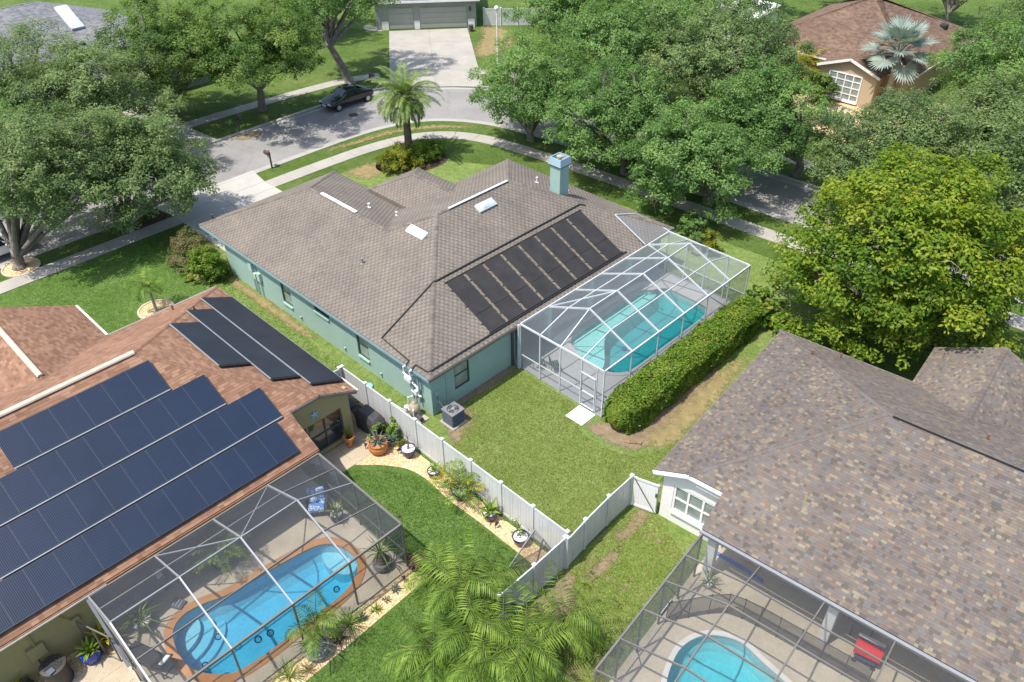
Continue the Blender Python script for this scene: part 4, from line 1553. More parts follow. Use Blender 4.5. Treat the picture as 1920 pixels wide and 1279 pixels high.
# starfish-shaped wall ornament under the gable
s_ = MB()
for k in range(5):
    a = math.pi / 2 + k * 2 * math.pi / 5
    a1, a2 = a - .6, a + .6
    c = Vector((-1.60, -5.2, 2.55))
    s_.add([c + Vector((.03, 0, 0)), c + Vector((0, .09 * math.cos(a1), .09 * math.sin(a1))), c + Vector((.01, .28 * math.cos(a), .28 * math.sin(a))), c + Vector((0, .09 * math.cos(a2), .09 * math.sin(a2)))], [(0, 1, 2), (0, 2, 3)])
st1 = s_.build('starfish', 'pale_blue')
tag(st1, 'pale blue starfish ornament on the olive gable wall', 'ornament')
# wall boxes
b_ = MB().box(.022, -18.3, .9, .17, -17.75, 1.5).build('meter_box', 'olive_wall', lh, bevel=.02)
MB().tube([(.08, -18.0, 1.5), (.08, -18.0, 2.6)], .03, 6).build('conduit', 'olive_wall', b_)
MB().tube([(.08, -18.15, .9), (.08, -18.15, .0)], .03, 6).build('conduit', 'olive_wall', b_)
b_ = MB().box(.022, -16.75, 1.3, .15, -16.45, 1.65).build('meter_box', 'olive_wall', lh, bevel=.02)
MB().tube([(.08, -16.75, 1.65), (.08, -17.2, 2.55)], .02, 6).build('conduit', 'olive_wall', b_)
MB().lathe([(.11, -.04), (.11, .03), (.05, .05), (.05, .28)], (-10.6, -5.6 + .0, ZE + MS * 2.55 + .02), 10).build('vent_pipe', 'wood', R2.roof)
MB().lathe([(.11, -.04), (.05, .05), (.05, .28)], (-12.3, -6.0, ZE + MS * 1.25 + .02), 10).build('vent_pipe', 'wood', R2.roof)
# photovoltaic panels in four rows on the rear slope
sl = Vector((1, 0, -MS)).normalized()
nl = Vector((MS, 0, 1)).normalized()
g1 = MB().box(-.77, -.485, 0, .77, .485, .012).mesh('panel_glass', 'pv')
fb = MB()
fb.box(-.79, -.5, -.03, .79, -.485, .016)
fb.box(-.79, .485, -.03, .79, .5, .016)
fb.box(-.79, -.485, -.03, -.77, .485, .016)
fb.box(.77, -.485, -.03, .79, .485, .016)
f1 = fb.mesh('panel_frame', 'pv_frame')
rail_me = MB().box(-.02, -.5, -.10, .02, .5, -.035).mesh('mounting_rail', 'alu')
rail2 = MB().box(.80, -.5, -.06, .845, .5, -.01).mesh('row_rail', 'pv_rail')
rows_ = [(-5.25, -9.67, 6), (-3.70, -8.25, 10), (-2.15, -6.75, 11), (-.60, -7.08, 12)]
for ri, (x, yr, n) in enumerate(rows_):
    for k in range(n):
        c = Vector((x, yr - .5 - k * 1.005, lz_rear(x))) + nl * .14
        t_ = bpy.data.objects.new('solar_panel', f1)
        col.objects.link(t_)
        t_.parent = lh
        t_.matrix_local = Matrix(((sl.x, 0, nl.x, c.x), (sl.y, 1, nl.y, c.y), (sl.z, 0, nl.z, c.z), (0, 0, 0, 1)))
        parts_ = [(g1, 'glass', 0), (rail_me, 'mounting_rail', -.5), (rail_me, 'mounting_rail', .5)]
        if ri < 3:
            parts_.append((rail2, 'row_rail', 0))
        for me, nm, off in parts_:
            o = bpy.data.objects.new(nm, me)
            col.objects.link(o)
            o.parent = t_
            o.location = (off, 0, 0)
# black solar heating panels on the side slope
sy_ = Vector((0, 1, -MS)).normalized()
ny_ = Vector((0, MS, 1)).normalized()
for (x0, x1, y0, y1) in ((-8.95, -4.65, -7.48, -6.18), (-10.35, -3.08, -6.1, -4.85), (-11.75, -2.3, -4.75, -3.2)):
    ym = (y0 + y1) / 2
    c = Vector(((x0 + x1) / 2, ym, ZE + MS * (LY1 - ym))) + ny_ * .13
    hw = (y1 - y0) / 2 / sy_.y
    hl = (x1 - x0) / 2
    t_ = MB().obox((0, 0, 0), Vector((hl, 0, 0)), sy_ * hw, ny_ * .012).build('solar_heating_panel', 'black_rubber', lh)
    t_.location = c
    n = 2 if hl < 3 else 4
    for i in range(n):
        a, b = -hl + 2 * hl * i / n + .004, -hl + 2 * hl * (i + 1) / n - .004
        MB().obox(Vector(((a + b) / 2, 0, 0)) + ny_ * .02, Vector(((b - a) / 2, 0, 0)), sy_ * hw, ny_ * .007).build('absorber_sheet', 'solar_black', t_)
    for s__ in (-1, 1):
        MB().obox(sy_ * (s__ * (hw + .02)), Vector((hl, 0, 0)), sy_ * .018, ny_ * .024).build('edge_rail', 'alu', t_)
        MB().tube([Vector((s__ * (hl + .03), 0, -.02)) - sy_ * hw, Vector((s__ * (hl + .03), 0, -.02)) + sy_ * hw], .04, 8).build('header_pipe', 'black_pipe', t_)

# ------------------------------------------------------------------ the mixed-shingle house on the right
RM = Matrix.Translation(RO) @ Matrix.Rotation(TH, 4, 'Z')
rh = thing('house', 'white stucco house with large roof of mixed brown, tan and grey shingles', 'house', RO, TH)
V0, V1, U0, U1 = -.2, 13.0, -2.9, 26.0
hh = (V1 - V0) / 2
VR = (V1 + V0) / 2
zR = ZE + MS * hh
RS_ = (U0 + hh, VR, zR)
RE_ = (U1, VR, zR)
VC = 1.25                         # the cut at the near corner
zcR = ZE + MS * (VC - V0)
UC = U0 + (VC - V0)
US = .0                           # the deep rear slope starts here
R3 = Roof(rh, 'right', .115, (.08, .12, .15, .18, .24), M4=RM, thick=.012)
R3.plane([(US, V0, ZE), (U1, V0, ZE), RE_, RS_, (UC, VC, zcR), (US, VC, zcR)], 21)
R3.plane([(U0, VC, ZE), (UC, VC, zcR), RS_, (U0, V1, ZE)][::-1], 22)
WU0, WVF, whh = 3.3, 16.2, 2.7
WUr = WU0 + whh
zW = ZE + MS * whh
R3.plane([(WU0, V1, ZE), (U0, V1, ZE), RS_, RE_, (U1, V1, ZE), (WU0 + 2 * whh, V1, ZE), (WUr, V1 - whh, zW)], 23)
R3.plane([(WU0, WVF, ZE), (WU0, V1, ZE), (WUr, V1 - whh, zW), (WUr, WVF, zW)], 24)
R3.plane([(WU0 + 2 * whh, WVF, ZE), (WU0 + 2 * whh, V1, ZE), (WUr, V1 - whh, zW), (WUr, WVF, zW)], 25)
R3.finish([(RS_, (U1, VR, zR)), ((UC, VC, zcR), RS_), ((U0, V1, ZE), RS_), ((WUr, V1 - whh, zW), (WUr, WVF, zW))])
MB().bar((3.9, VR - .12, zR + .045), (14, VR - .12, zR + .045), .03, .05).build('ridge_vent', 'black_rubber', R3.roof)
wall_open(rh, (-2.55, 1.55), (.3, 1.55), .2, -.05, 2.55, [(1.47, 1.97, .69, 2.15)], 'white_wall', (0, -1))
g_ = MB().add([(-2.55, 1.55, 2.55), (.3, 1.55, 2.55), (.3, 1.55, zcR - .1), (UC, 1.55, zcR - .1), (-2.55, 1.55, 2.75)], [(0, 1, 2, 3, 4)])
g_.build('gable_wall', 'white_wall', rh)
wall(rh, -2.55, 1.75, -2.35, 12.65, -.05, 2.6, 'white_wall')
wall(rh, .1, 1.75, .3, 3.2, -.05, 2.6, 'white_wall')
wall(rh, .3, 3.0, 14, 3.2, -.05, 2.6, 'white_wall')
wall(rh, -2.35, 12.45, 14, 12.65, -.05, 2.6, 'white_wall')
wall(rh, 3.65, 12.65, 3.85, 15.8, -.05, 2.6, 'white_wall')
wall(rh, 3.85, 15.6, 8.3, 15.8, -.05, 2.6, 'white_wall')
window(rh, (-1.08, 1.64, 1.42), (1, 0, 0), (0, -1, 0), 1.95, 1.45, 'white_paint', 'glass_blind', 3, 2, True, .09)
for u in (3.0, 6.0, 9.4):
    window(rh, (u, 3.0, 1.12), (1, 0, 0), (0, -1, 0), 2.0, 2.1, 'white_paint', 'glass', 2, 1, False)
for u in (.45, 5.05, 9.6):
    MB().box(u - .17, -.05, .05, u + .17, .29, 2.55).build('column', 'white_wall', rh, bevel=.01)
gutter(rh, (US, V0, ZE), (U1, V0, ZE), 'alu', (0, -1), .12, .12)
gutter(rh, (US, VC, zcR), (UC, VC, zcR), 'white_paint', (0, -1), .05, .16, 'fascia')
gutter(rh, (UC, VC, zcR), (U0, VC, ZE), 'white_paint', (0, -1), .05, .16, 'fascia')
gutter(rh, (U0, VC, ZE), (U0, V1, ZE), 'soffit', (-1, 0), .02, .12, 'fascia')
gutter(rh, (U0, V1, ZE), (WU0, V1, ZE), 'alu', (0, 1), .08, .1, 'fascia')
MB().bar((US + .02, V0, ZE - .1), (US + .02, VC, zcR - .1), .04, .16).build('rake_board', 'white_paint', rh)
MB().box(.3, .3, 2.52, 14, 2.98, 2.55).build('patio_ceiling', 'white_paint', rh)
for u, v, mt in ((-.6, 10.6, 'wood'), (.3, 12.0, 'wood'), (6.9, 8.3, 'wood')):
    z = ZE + MS * min(u - U0, V1 - v)
    MB().lathe([(.1, -.03), (.045, .05), (.045, .3)], (u, v, z), 10).build('vent_pipe', mt, R3.roof)

# ------------------------------------------------------------------ screen enclosures
def beams(root, lines, w, h, mat, name='beam'):
    for p, q in lines:
        MB().bar(p, q, w, h).build(name, mat, root)


def panel(root, pts, mat, name='screen_panel'):
    return MB().add(pts, [tuple(range(len(pts)))]).build(name, mat, root)


# white cage behind the teal house
wc = thing('screen_enclosure', 'white aluminium screen enclosure over the teal pool', 'screen enclosure', (0, 0, 0))
ys = [5.46, 7.5, 9.6, 11.7, 13.8, 15.8, 17.8]
xi, xo, xm, zt, zp = .52, 5.82, 3.16, 2.8, 3.95
xq1, xq2 = 1.84, 4.49
zq = (zt + zp) / 2
ZB = .06


def top(x, y):
    """height of the enclosure roof: hipped ridge"""
    a = min((x - xi) / (xm - xi), (xo - x) / (xo - xm), (y - ys[0]) / (ys[1] - ys[0]), (ys[-1] - y) / (ys[-1] - ys[-2]))
    return zt + (zp - zt) * max(0, min(1, a))


B_ = []
for y in ys[1:-1]:
    B_ += [((xi, y, zt), (xm, y, zp)), ((xm, y, zp), (xo, y, zt))]
B_ += [((xm, ys[1], zp), (xm, ys[-2], zp))]
for k in range(1, 4):
    pass
# hips from the ridge ends to the centre of each end rail and diagonals
B_ += [((xm, ys[0], zt), (xm, ys[1], zp)), ((xm, ys[-1], zt), (xm, ys[-2], zp))]
beams(wc, B_, .05, .09, 'cage_white')
beams(wc, [((xi, ys[0], zt), (xi, ys[-1], zt)), ((xo, ys[0], zt), (xo, ys[-1], zt)), ((xi, ys[0], zt), (xo, ys[0], zt)), ((xi, ys[-1], zt), (xo, ys[-1], zt))], .065, .09, 'cage_white', 'eave_rail')
pur = []
for xq in (xq1, xq2):
    pur += [((xq, ys[0], zt), (xq, ys[1], zq)), ((xq, ys[1], zq), (xq, ys[-2], zq)), ((xq, ys[-2], zq), (xq, ys[-1], zt))]
beams(wc, pur, .045, .06, 'cage_white', 'purlin')
beams(wc, [((xi, ys[1], zt), (xm, ys[2], zp)), ((xi, ys[-2], zt), (xm, ys[-3], zp))], .04, .06, 'cage_white', 'brace')
posts = [((xi, ys[0]), ), ((xq1, ys[0]), ), ((xm, ys[0]), ), ((xq2, ys[0]), )]
pl_ = [(x, ys[0]) for x in (xi, xq1, xm, xq2, xo)] + [(xo, y) for y in ys[1:]] + [(x, ys[-1]) for x in (xi, xq1, xm, xq2)]
for x, y in pl_:
    MB().box(x - .03, y - .03, ZB - .02, x + .03, y + .03, zt - .04).build('post', 'cage_white', wc)
MB().box(xq2 + .90, ys[0] - .025, ZB, xq2 + .95, ys[0] + .025, zt - .04).build('post', 'cage_white', wc)
ch_ = []
for a, b in ((xi, xq1), (xq1, xm), (xm, xq2)):
    ch_.append(((a + .03, ys[0], .95), (b - .03, ys[0], .95)))
for a, b in zip(ys[:-1], ys[1:]):
    ch_.append(((xo, a + .03, .95), (xo, b - .03, .95)))
for a, b in ((xi, xq1), (xq1, xm), (xm, xq2), (xq2, xo)):
    ch_.append(((a + .03, ys[-1], .95), (b - .03, ys[-1], .95)))
beams(wc, ch_, .04, .05, 'cage_white', 'chair_rail')
# screen door
sd = MB()
x0_, x1_ = xq2 + .04, xq2 + .88
for a, b in (((x0_, ys[0] - .04, .12), (x0_, ys[0] - .04, 2.1)), ((x1_, ys[0] - .04, .12), (x1_, ys[0] - .04, 2.1)), ((x0_, ys[0] - .04, .14), (x1_, ys[0] - .04, .14)), ((x0_, ys[0] - .04, 1.0), (x1_, ys[0] - .04, 1.0)), ((x0_, ys[0] - .04, 2.08), (x1_, ys[0] - .04, 2.08))):
    sd.bar(a, b, .07, .035)
do_ = sd.build('door', 'cage_white', wc)
MB().box(x0_ + .03, ys[0] - .08, .98, x0_ + .07, ys[0] - .05, 1.12).build('handle', 'dark_metal', do_)
for i in range(len(ys) - 1):
    a, b = ys[i], ys[i + 1]
    for x0_, x1_ in ((xi, xq1), (xq1, xm), (xm, xq2), (xq2, xo)):
        panel(wc, [(x0_, a, top(x0_, a)), (x1_, a, top(x1_, a)), (x1_, b, top(x1_, b)), (x0_, b, top(x0_, b))], 'screen_white')
    panel(wc, [(xo, a, ZB), (xo, b, ZB), (xo, b, zt), (xo, a, zt)], 'screen_white')
for x0_, x1_ in ((xi, xq1), (xq1, xm), (xm, xq2), (xq2, xo)):
    for y in (ys[0], ys[-1]):
        panel(wc, [(x0_, y, ZB), (x1_, y, ZB), (x1_, y, zt), (x0_, y, zt)], 'screen_white')
# tall side screen that climbs the roof corner
sp_ = [(.42, 15.65, 2.86), (-1.9, 15.75, tz_rear(-1.9) + .05), (-1.35, 17.0, tz_rear(-1.35) + .1), (-.7, 17.95, 2.9), (.5, 17.85, 2.8)]
panel(wc, sp_, 'screen_white')
beams(wc, [(sp_[i], sp_[i + 1]) for i in range(4)], .05, .05, 'cage_white', 'roof_rail')
MB().box(.40, 5.36, .0, .50, 5.46, 2.75).build('downpipe', 'cage_white', wc)
pad = MB().box(4.55, 4.35, -.03, 5.55, 5.36, .055).build('door_step', 'white_paint')
tag(pad, 'bright white concrete pad on the lawn before the screen door', 'step')

# dark cage on the left
lc = thing('screen_enclosure', 'dark bronze screen cage around the bright blue pool', 'screen enclosure', (0, 0, 0))
yl = [-6.45, -8.85, -11.22, -13.55, -15.95]
ai, ao, am, bt_, bp = .50, 5.8, 2.82, 2.55, 3.5
q1, q2 = (ai + am) / 2, (am + ao) / 2
bq = (bt_ + bp) / 2


def topl(x, y):
    a = min((x - ai) / (am - ai), (ao - x) / (ao - am), (yl[0] - y) / (yl[0] - yl[1]))
    return bt_ + (bp - bt_) * max(0, min(1, a))


L_ = []
for y in yl[1:]:
    L_ += [((ai, y, bt_), (am, y, bp)), ((am, y, bp), (ao, y, bt_))]
beams(lc, L_, .055, .11, 'alu')
beams(lc, [((am, yl[1], bp), (am, yl[-1], bp)), ((am, yl[0], bt_), (am, yl[1], bp))], .05, .08, 'grey_metal', 'ridge_beam')
beams(lc, [((ai, yl[0], bt_), (ao, yl[0], bt_)), ((ao, yl[0], bt_), (ao, yl[-1], bt_)), ((ai, yl[0], bt_), (ai, yl[-1], bt_)), ((ai, yl[-1], bt_), (ao, yl[-1], bt_))], .07, .10, 'bronze', 'eave_rail')
beams(lc, [((q2, yl[0], bt_), (q2, yl[1], bq)), ((q2, yl[1], bq), (q2, yl[-1], bq)), ((q1, yl[0], bt_), (q1, yl[1], bq)), ((q1, yl[1], bq), (q1, yl[-1], bq))], .04, .06, 'bronze', 'purlin')
beams(lc, [((ai, yl[1], bt_), (am, yl[2], bp)), ((ai, yl[3], bt_), (am, yl[2], bp))][:1] + [((ai, yl[2], bt_), (am, yl[1], bp))][:0] + [((ai, yl[3], bt_), (am, yl[2], bp))], .035, .05, 'grey_metal', 'brace')
pl_ = [(ao, y) for y in yl] + [(x, yl[0]) for x in (ai, q1, am, q2)] + [(x, yl[-1]) for x in (q1, am, q2)]
for x, y in pl_:
    MB().box(x - .03, y - .03, .04, x + .03, y + .03, bt_ - .04).build('post', 'bronze', lc)
cl_ = [((ao, a - .03, .95), (ao, b + .03, .95)) for a, b in zip(yl[:-1], yl[1:])]
xs_ = [ai, q1, am, q2, ao]
cl_ += [((a + .03, yl[0], .95), (b - .03, yl[0], .95)) for a, b in zip(xs_[:-1], xs_[1:])]
cl_ += [((a + .03, yl[-1], .95), (b - .03, yl[-1], .95)) for a, b in zip(xs_[:-1], xs_[1:])]
beams(lc, cl_, .04, .05, 'bronze', 'chair_rail')
beams(lc, [((ao, yl[0] - .03, .1), (ao, yl[1] + .05, bt_ - .1)), ((q2 + .03, yl[0], .1), (ao - .03, yl[0], bt_ - .1))][1:], .03, .03, 'bronze', 'brace')
for i in range(len(yl) - 1):
    a, b = yl[i], yl[i + 1]
    for x0_, x1_ in zip(xs_[:-1], xs_[1:]):
        panel(lc, [(x0_, b, topl(x0_, b)), (x1_, b, topl(x1_, b)), (x1_, a, topl(x1_, a)), (x0_, a, topl(x0_, a))], 'screen_dark')
    panel(lc, [(ao, b, .05), (ao, a, .05), (ao, a, bt_), (ao, b, bt_)], 'screen_dark')
for x0_, x1_ in zip(xs_[:-1], xs_[1:]):
    for y in (yl[0], yl[-1]):
        panel(lc, [(x0_, y, .05), (x1_, y, .05), (x1_, y, bt_), (x0_, y, bt_)], 'screen_dark')
MB().bar((ai - .05, yl[-1] - .07, bt_ - .02), (2.2, yl[-1] - .07, .3), .10, .10).build('downpipe', 'grey_metal', lc)

# grey cage on the right (in the frame of the right-hand house)
rc = thing('screen_enclosure', 'dark grey screen cage over the kidney pool beside the mixed-shingle roof', 'screen enclosure', RO, TH)
us = [.12, 2.42, 4.75, 7.1, 9.5, 11.8]
vs_ = [-.3, -1.55, -2.95, -4.4, -5.8, -7.2]
ct, cp = 2.6, 3.3


def topr(u, v):
    a = min((u - us[0]) / (us[1] - us[0]), (vs_[0] - v) / (vs_[0] - vs_[2]))
    return ct + (cp - ct) * max(0, min(1, a))


for u in us[1:]:
    beams(rc, [((u, vs_[0], ct), (u, vs_[2], cp)), ((u, vs_[2], cp), (u, vs_[-1], cp))], .05, .10, 'bronze')
for v in vs_[1:]:
    beams(rc, [((us[0], v, ct), (us[1], v, topr(us[1], v))), ((us[1], v, topr(us[1], v)), (us[-1], v, topr(us[1], v)))], .045, .07, 'bronze', 'purlin')
beams(rc, [((us[0], vs_[0], ct), (us[0], vs_[-1], ct)), ((us[0], vs_[0], ct), (us[-1], vs_[0], ct))], .07, .10, 'bronze', 'eave_rail')
for v in vs_:
    MB().box(us[0] - .03, v - .03, .04, us[0] + .03, v + .03, ct - .04).build('post', 'bronze', rc)
for a, b in zip(vs_[:-1], vs_[1:]):
    beams(rc, [((us[0], a - .03, .95), (us[0], b + .03, .95))], .04, .05, 'bronze', 'chair_rail')
    panel(rc, [(us[0], a, .05), (us[0], b, .05), (us[0], b, ct), (us[0], a, ct)], 'screen_dark')
    for c, d in zip(us[:-1], us[1:]):
        panel(rc, [(c, b, topr(c, b)), (d, b, topr(d, b)), (d, a, topr(d, a)), (c, a, topr(c, a))], 'screen_dark')
beams(rc, [((us[0], vs_[1], .15), (us[0], vs_[2], ct - .1)), ((us[0], vs_[3], .15), (us[0], vs_[4], ct - .1))], .035, .035, 'bronze', 'brace')
MB().box(us[0] - .16, -2.75, .0, us[0] - .05, -1.75, .05).build('door_sill', 'white_paint', rc)
# mesh pool safety fence
pf_ = thing('pool_fence', 'black mesh safety fence standing round the kidney pool', 'fence', RO, TH)
line = [(.3, -2.72), (.85, -2.05), (1.35, -1.45), (1.85, -1.0), (2.4, -.86), (3.0, -.8), (3.7, -.78), (4.5, -.76), (5.3, -.74), (6.1, -.72), (6.9, -.7)]
for i, (u, v) in enumerate(line):
    MB().tube([(u, v, .04), (u, v, 1.28)], .018, 6).build('pole', 'dark_metal', pf_)
    if i:
        a, b = line[i - 1], (u, v)
        panel(pf_, [(a[0], a[1], .08), (b[0], b[1], .08), (b[0], b[1], 1.22), (a[0], a[1], 1.22)], 'screen_fence', 'mesh_panel')
        MB().bar((a[0], a[1], 1.22), (b[0], b[1], 1.22), .02, .03).build('top_band', 'dark_metal', pf_)

# ------------------------------------------------------------------ white vinyl fences
def vinyl_fence(label, pts, h=1.83, board=.15, facing=1, taller=()):
    root = thing('fence', label, 'fence', (pts[0][0], pts[0][1], 0))
    o0 = Vector((pts[0][0], pts[0][1], 0))
    for i, p in enumerate(pts):
        p = Vector((p[0], p[1], 0)) - o0
        hh_ = h + (.12 if i in taller else .06)
        po = MB().box(p.x - .06, p.y - .06, -.02, p.x + .06, p.y + .06, hh_).build('post', 'vinyl', root)
        c_ = MB().box(p.x - .075, p.y - .075, hh_, p.x + .075, p.y + .075, hh_ + .03)
        c_.add([(p.x - .075, p.y - .075, hh_ + .03), (p.x + .075, p.y - .075, hh_ + .03), (p.x + .075, p.y + .075, hh_ + .03), (p.x - .075, p.y + .075, hh_ + .03), (p.x, p.y, hh_ + .08)], [(0, 1, 4), (1, 2, 4), (2, 3, 4), (3, 0, 4)])
        c_.build('cap', 'white_paint', po)
        if i:
            a = Vector((pts[i - 1][0], pts[i - 1][1], 0)) - o0
            d = (p - a).normalized()
            n = Vector((-d.y, d.x, 0))
            A, Bq = a + d * .06, p - d * .06
            L = (Bq - A).length
            for z, hz in ((.10, .14), (h - .07, .14)):
                MB().bar(A + Vector((0, 0, z)), Bq + Vector((0, 0, z)), .05, hz).build('rail', 'vinyl', root)
            k = max(1, round(L / board))
            for j in range(k):
                q = A + d * (L * (j + .5) / k)
                off = .003 * ((j * 7 + i) % 3 - 1)
                MB().obox(q + n * off + Vector((0, 0, (h - .02) / 2 + .01)), d * (L / k / 2 - .003), n * .011, Vector((0, 0, (h - .31) / 2))).build('board', 'vinyl', root)
    return root


fx = [-4.19 + 1.79 * i for i in range(8)] + [10.14]
vinyl_fence('long white vinyl fence between the left garden and the teal house lawn', [(x, -1.95 - .02 * max(0, x - 4) / 6) for x in fx])
vinyl_fence('short white fence return towards the brown-roofed house', [(-4.19, -2.12), (-4.19, -3.35)])
vinyl_fence('white vinyl fence with shaded face beside the palm clump', [(10.24, -2.2), (10.26, -3.95), (10.24, -5.75)], 1.8)
vinyl_fence('white vinyl fence with shaded face along the dry yard up to the gate', [(10.32, -2.16), (10.2, -.98), (10.1, .58), (10.08, 2.1)], 1.72, taller=(0,))
gt = thing('gate', 'white vinyl gate with a dark diagonal brace beside the white house', 'gate', (10.08, 2.1, 0))
E1 = Vector(rl(-2.62, 1.5)) - Vector((10.08, 2.1, 0))
d_ = E1.normalized()
n_ = Vector((d_.y, -d_.x, 0))
L_g = E1.length - .14
for j in range(8):
    q = d_ * (.1 + L_g * (j + .5) / 8)
    MB().obox(q + Vector((0, 0, .93)), d_ * (L_g / 16 - .002), n_ * .012, Vector((0, 0, .84 - .05 * math.sin(math.pi * (j + .5) / 8)))).build('board', 'white_paint', gt)
for z in (.12, 1.72):
    MB().bar(d_ * .09 + Vector((0, 0, z)) + n_ * .03, d_ * (L_g + .1) + Vector((0, 0, z)) + n_ * .03, .03, .1).build('rail', 'white_paint', gt)
MB().bar(d_ * .12 + Vector((0, 0, 1.75)) + n_ * .06, d_ * (L_g + .05) + Vector((0, 0, .1)) + n_ * .06, .03, .03).build('brace', 'dark_metal', gt)
MB().obox(d_ * (L_g + .02) + Vector((0, 0, 1.15)) + n_ * .05, d_ * .03, n_ * .03, Vector((0, 0, .09))).build('latch', 'dark_metal', gt)
MB().bar(d_ * (L_g + .08) + Vector((0, 0, .1)) + n_ * .03, d_ * (L_g + .08) + Vector((0, 0, 1.7)) + n_ * .03, .03, .03).build('hinge_bar', 'grey_metal', gt)

# ------------------------------------------------------------------ foliage
def leaf_object(name, P, Nn, size, aspect, val, mat, parent, kindstuff=False, taper=.5):
    """many small leaf faces in one mesh: rhombic leaves lying roughly along the given normals"""
    n = len(P)
    rv = RS.normal(size=(n, 3))
    t = np.cross(Nn, rv)
    t /= np.linalg.norm(t, axis=1)[:, None] + 1e-9
    b = np.cross(Nn, t)
    L = size * (.7 + .6 * RS.rand(n))[:, None]
    Wd = L * aspect
    lift = Nn * L * .12
    v = np.empty((n, 4, 3))
    v[:, 0] = P + t * L * .5
    v[:, 1] = P + b * Wd * .5 + lift
    v[:, 2] = P - t * L * .5
    v[:, 3] = P - b * Wd * .5 + lift
    me = bpy.data.meshes.new(name)
    me.vertices.add(4 * n)
    me.vertices.foreach_set('co', v.reshape(-1))
    me.loops.add(4 * n)
    me.loops.foreach_set('vertex_index', np.arange(4 * n, dtype=np.int32))
    me.polygons.add(n)
    me.polygons.foreach_set('loop_start', np.arange(0, 4 * n, 4, dtype=np.int32))
    me.update()
    me.materials.append(MATS[mat])
    at = me.attributes.new('rnd', 'FLOAT', 'FACE')
    at.data.foreach_set('value', np.clip(val, 0, 1).astype(np.float32))
    me.validate()
    o = bpy.data.objects.new(name, me)
    col.objects.link(o)
    if parent is not None:
        o.parent = parent
    return o


def unit(n):
    d = RS.normal(size=(n, 3))
    return d / np.linalg.norm(d, axis=1)[:, None]


def lobes(c, r, n, rl_, lo=-.45, jit=.25, skirt=0):
    """centres of leaf clumps over an ellipsoid"""
    out = []
    ga = math.pi * (3 - 5 ** .5)
    ph = RS.rand() * 6
    for i in range(n):
        z = 1 - (1 - lo) * (i + .5) / n
        rr_ = math.sqrt(max(0, 1 - z * z))
        if z < 0:
            rr_ = max(rr_, skirt)
        a = ga * i + ph
        k = .60 + jit * 1.6 * (RS.rand() - .3)
        p = (c[0] + r[0] * rr_ * math.cos(a) * k + RS.normal() * .25, c[1] + r[1] * rr_ * math.sin(a) * k + RS.normal() * .25, c[2] + r[2] * z * k)
        out.append((p, rl_ * (.7 + .65 * RS.rand())))
    for i in range(n // 4):
        d = unit(1)[0]
        k = .35 * RS.rand()
        out.append(((c[0] + d[0] * r[0] * k, c[1] + d[1] * r[1] * k, c[2] + d[2] * r[2] * k), rl_ * .9))
    return out


def clump_leaves(lb, nleaf, c, flat=.8, tuft=15):
    Ps, Ns, Vs = [], [], []
    tot = sum(r * r for _, r in lb)
    for p, r in lb:
        m = max(20, int(nleaf * r * r / tot))
        # each lobe is itself made of several sprays, so the outline stays uneven
        ns = max(5, int(tuft * r))
        cen = unit(ns) * (r * (.55 + .35 * RS.rand(ns)))[:, None]
        cen[:, 2] = np.abs(cen[:, 2]) * .85 - .15 * r
        w = RS.randint(0, ns, m)
        d = unit(m)
        rad = min(r * .34, .46) * (RS.rand(m) ** .45)
        q = cen[w] + d * rad[:, None]
        q[:, 2] *= flat
        out = q + np.array(p) - np.array(c)
        out = out / (np.linalg.norm(out, axis=1)[:, None] + 1e-6)
        nn = .40 * d + .35 * out + .40 * unit(m) + np.array((0, 0, .75))
        nn /= np.linalg.norm(nn, axis=1)[:, None]
        Ps.append(q + np.array(p))
        Ns.append(nn)
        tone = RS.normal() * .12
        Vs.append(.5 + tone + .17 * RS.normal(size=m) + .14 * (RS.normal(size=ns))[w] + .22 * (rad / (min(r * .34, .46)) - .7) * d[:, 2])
    return np.vstack(Ps), np.vstack(Ns), np.concatenate(Vs)


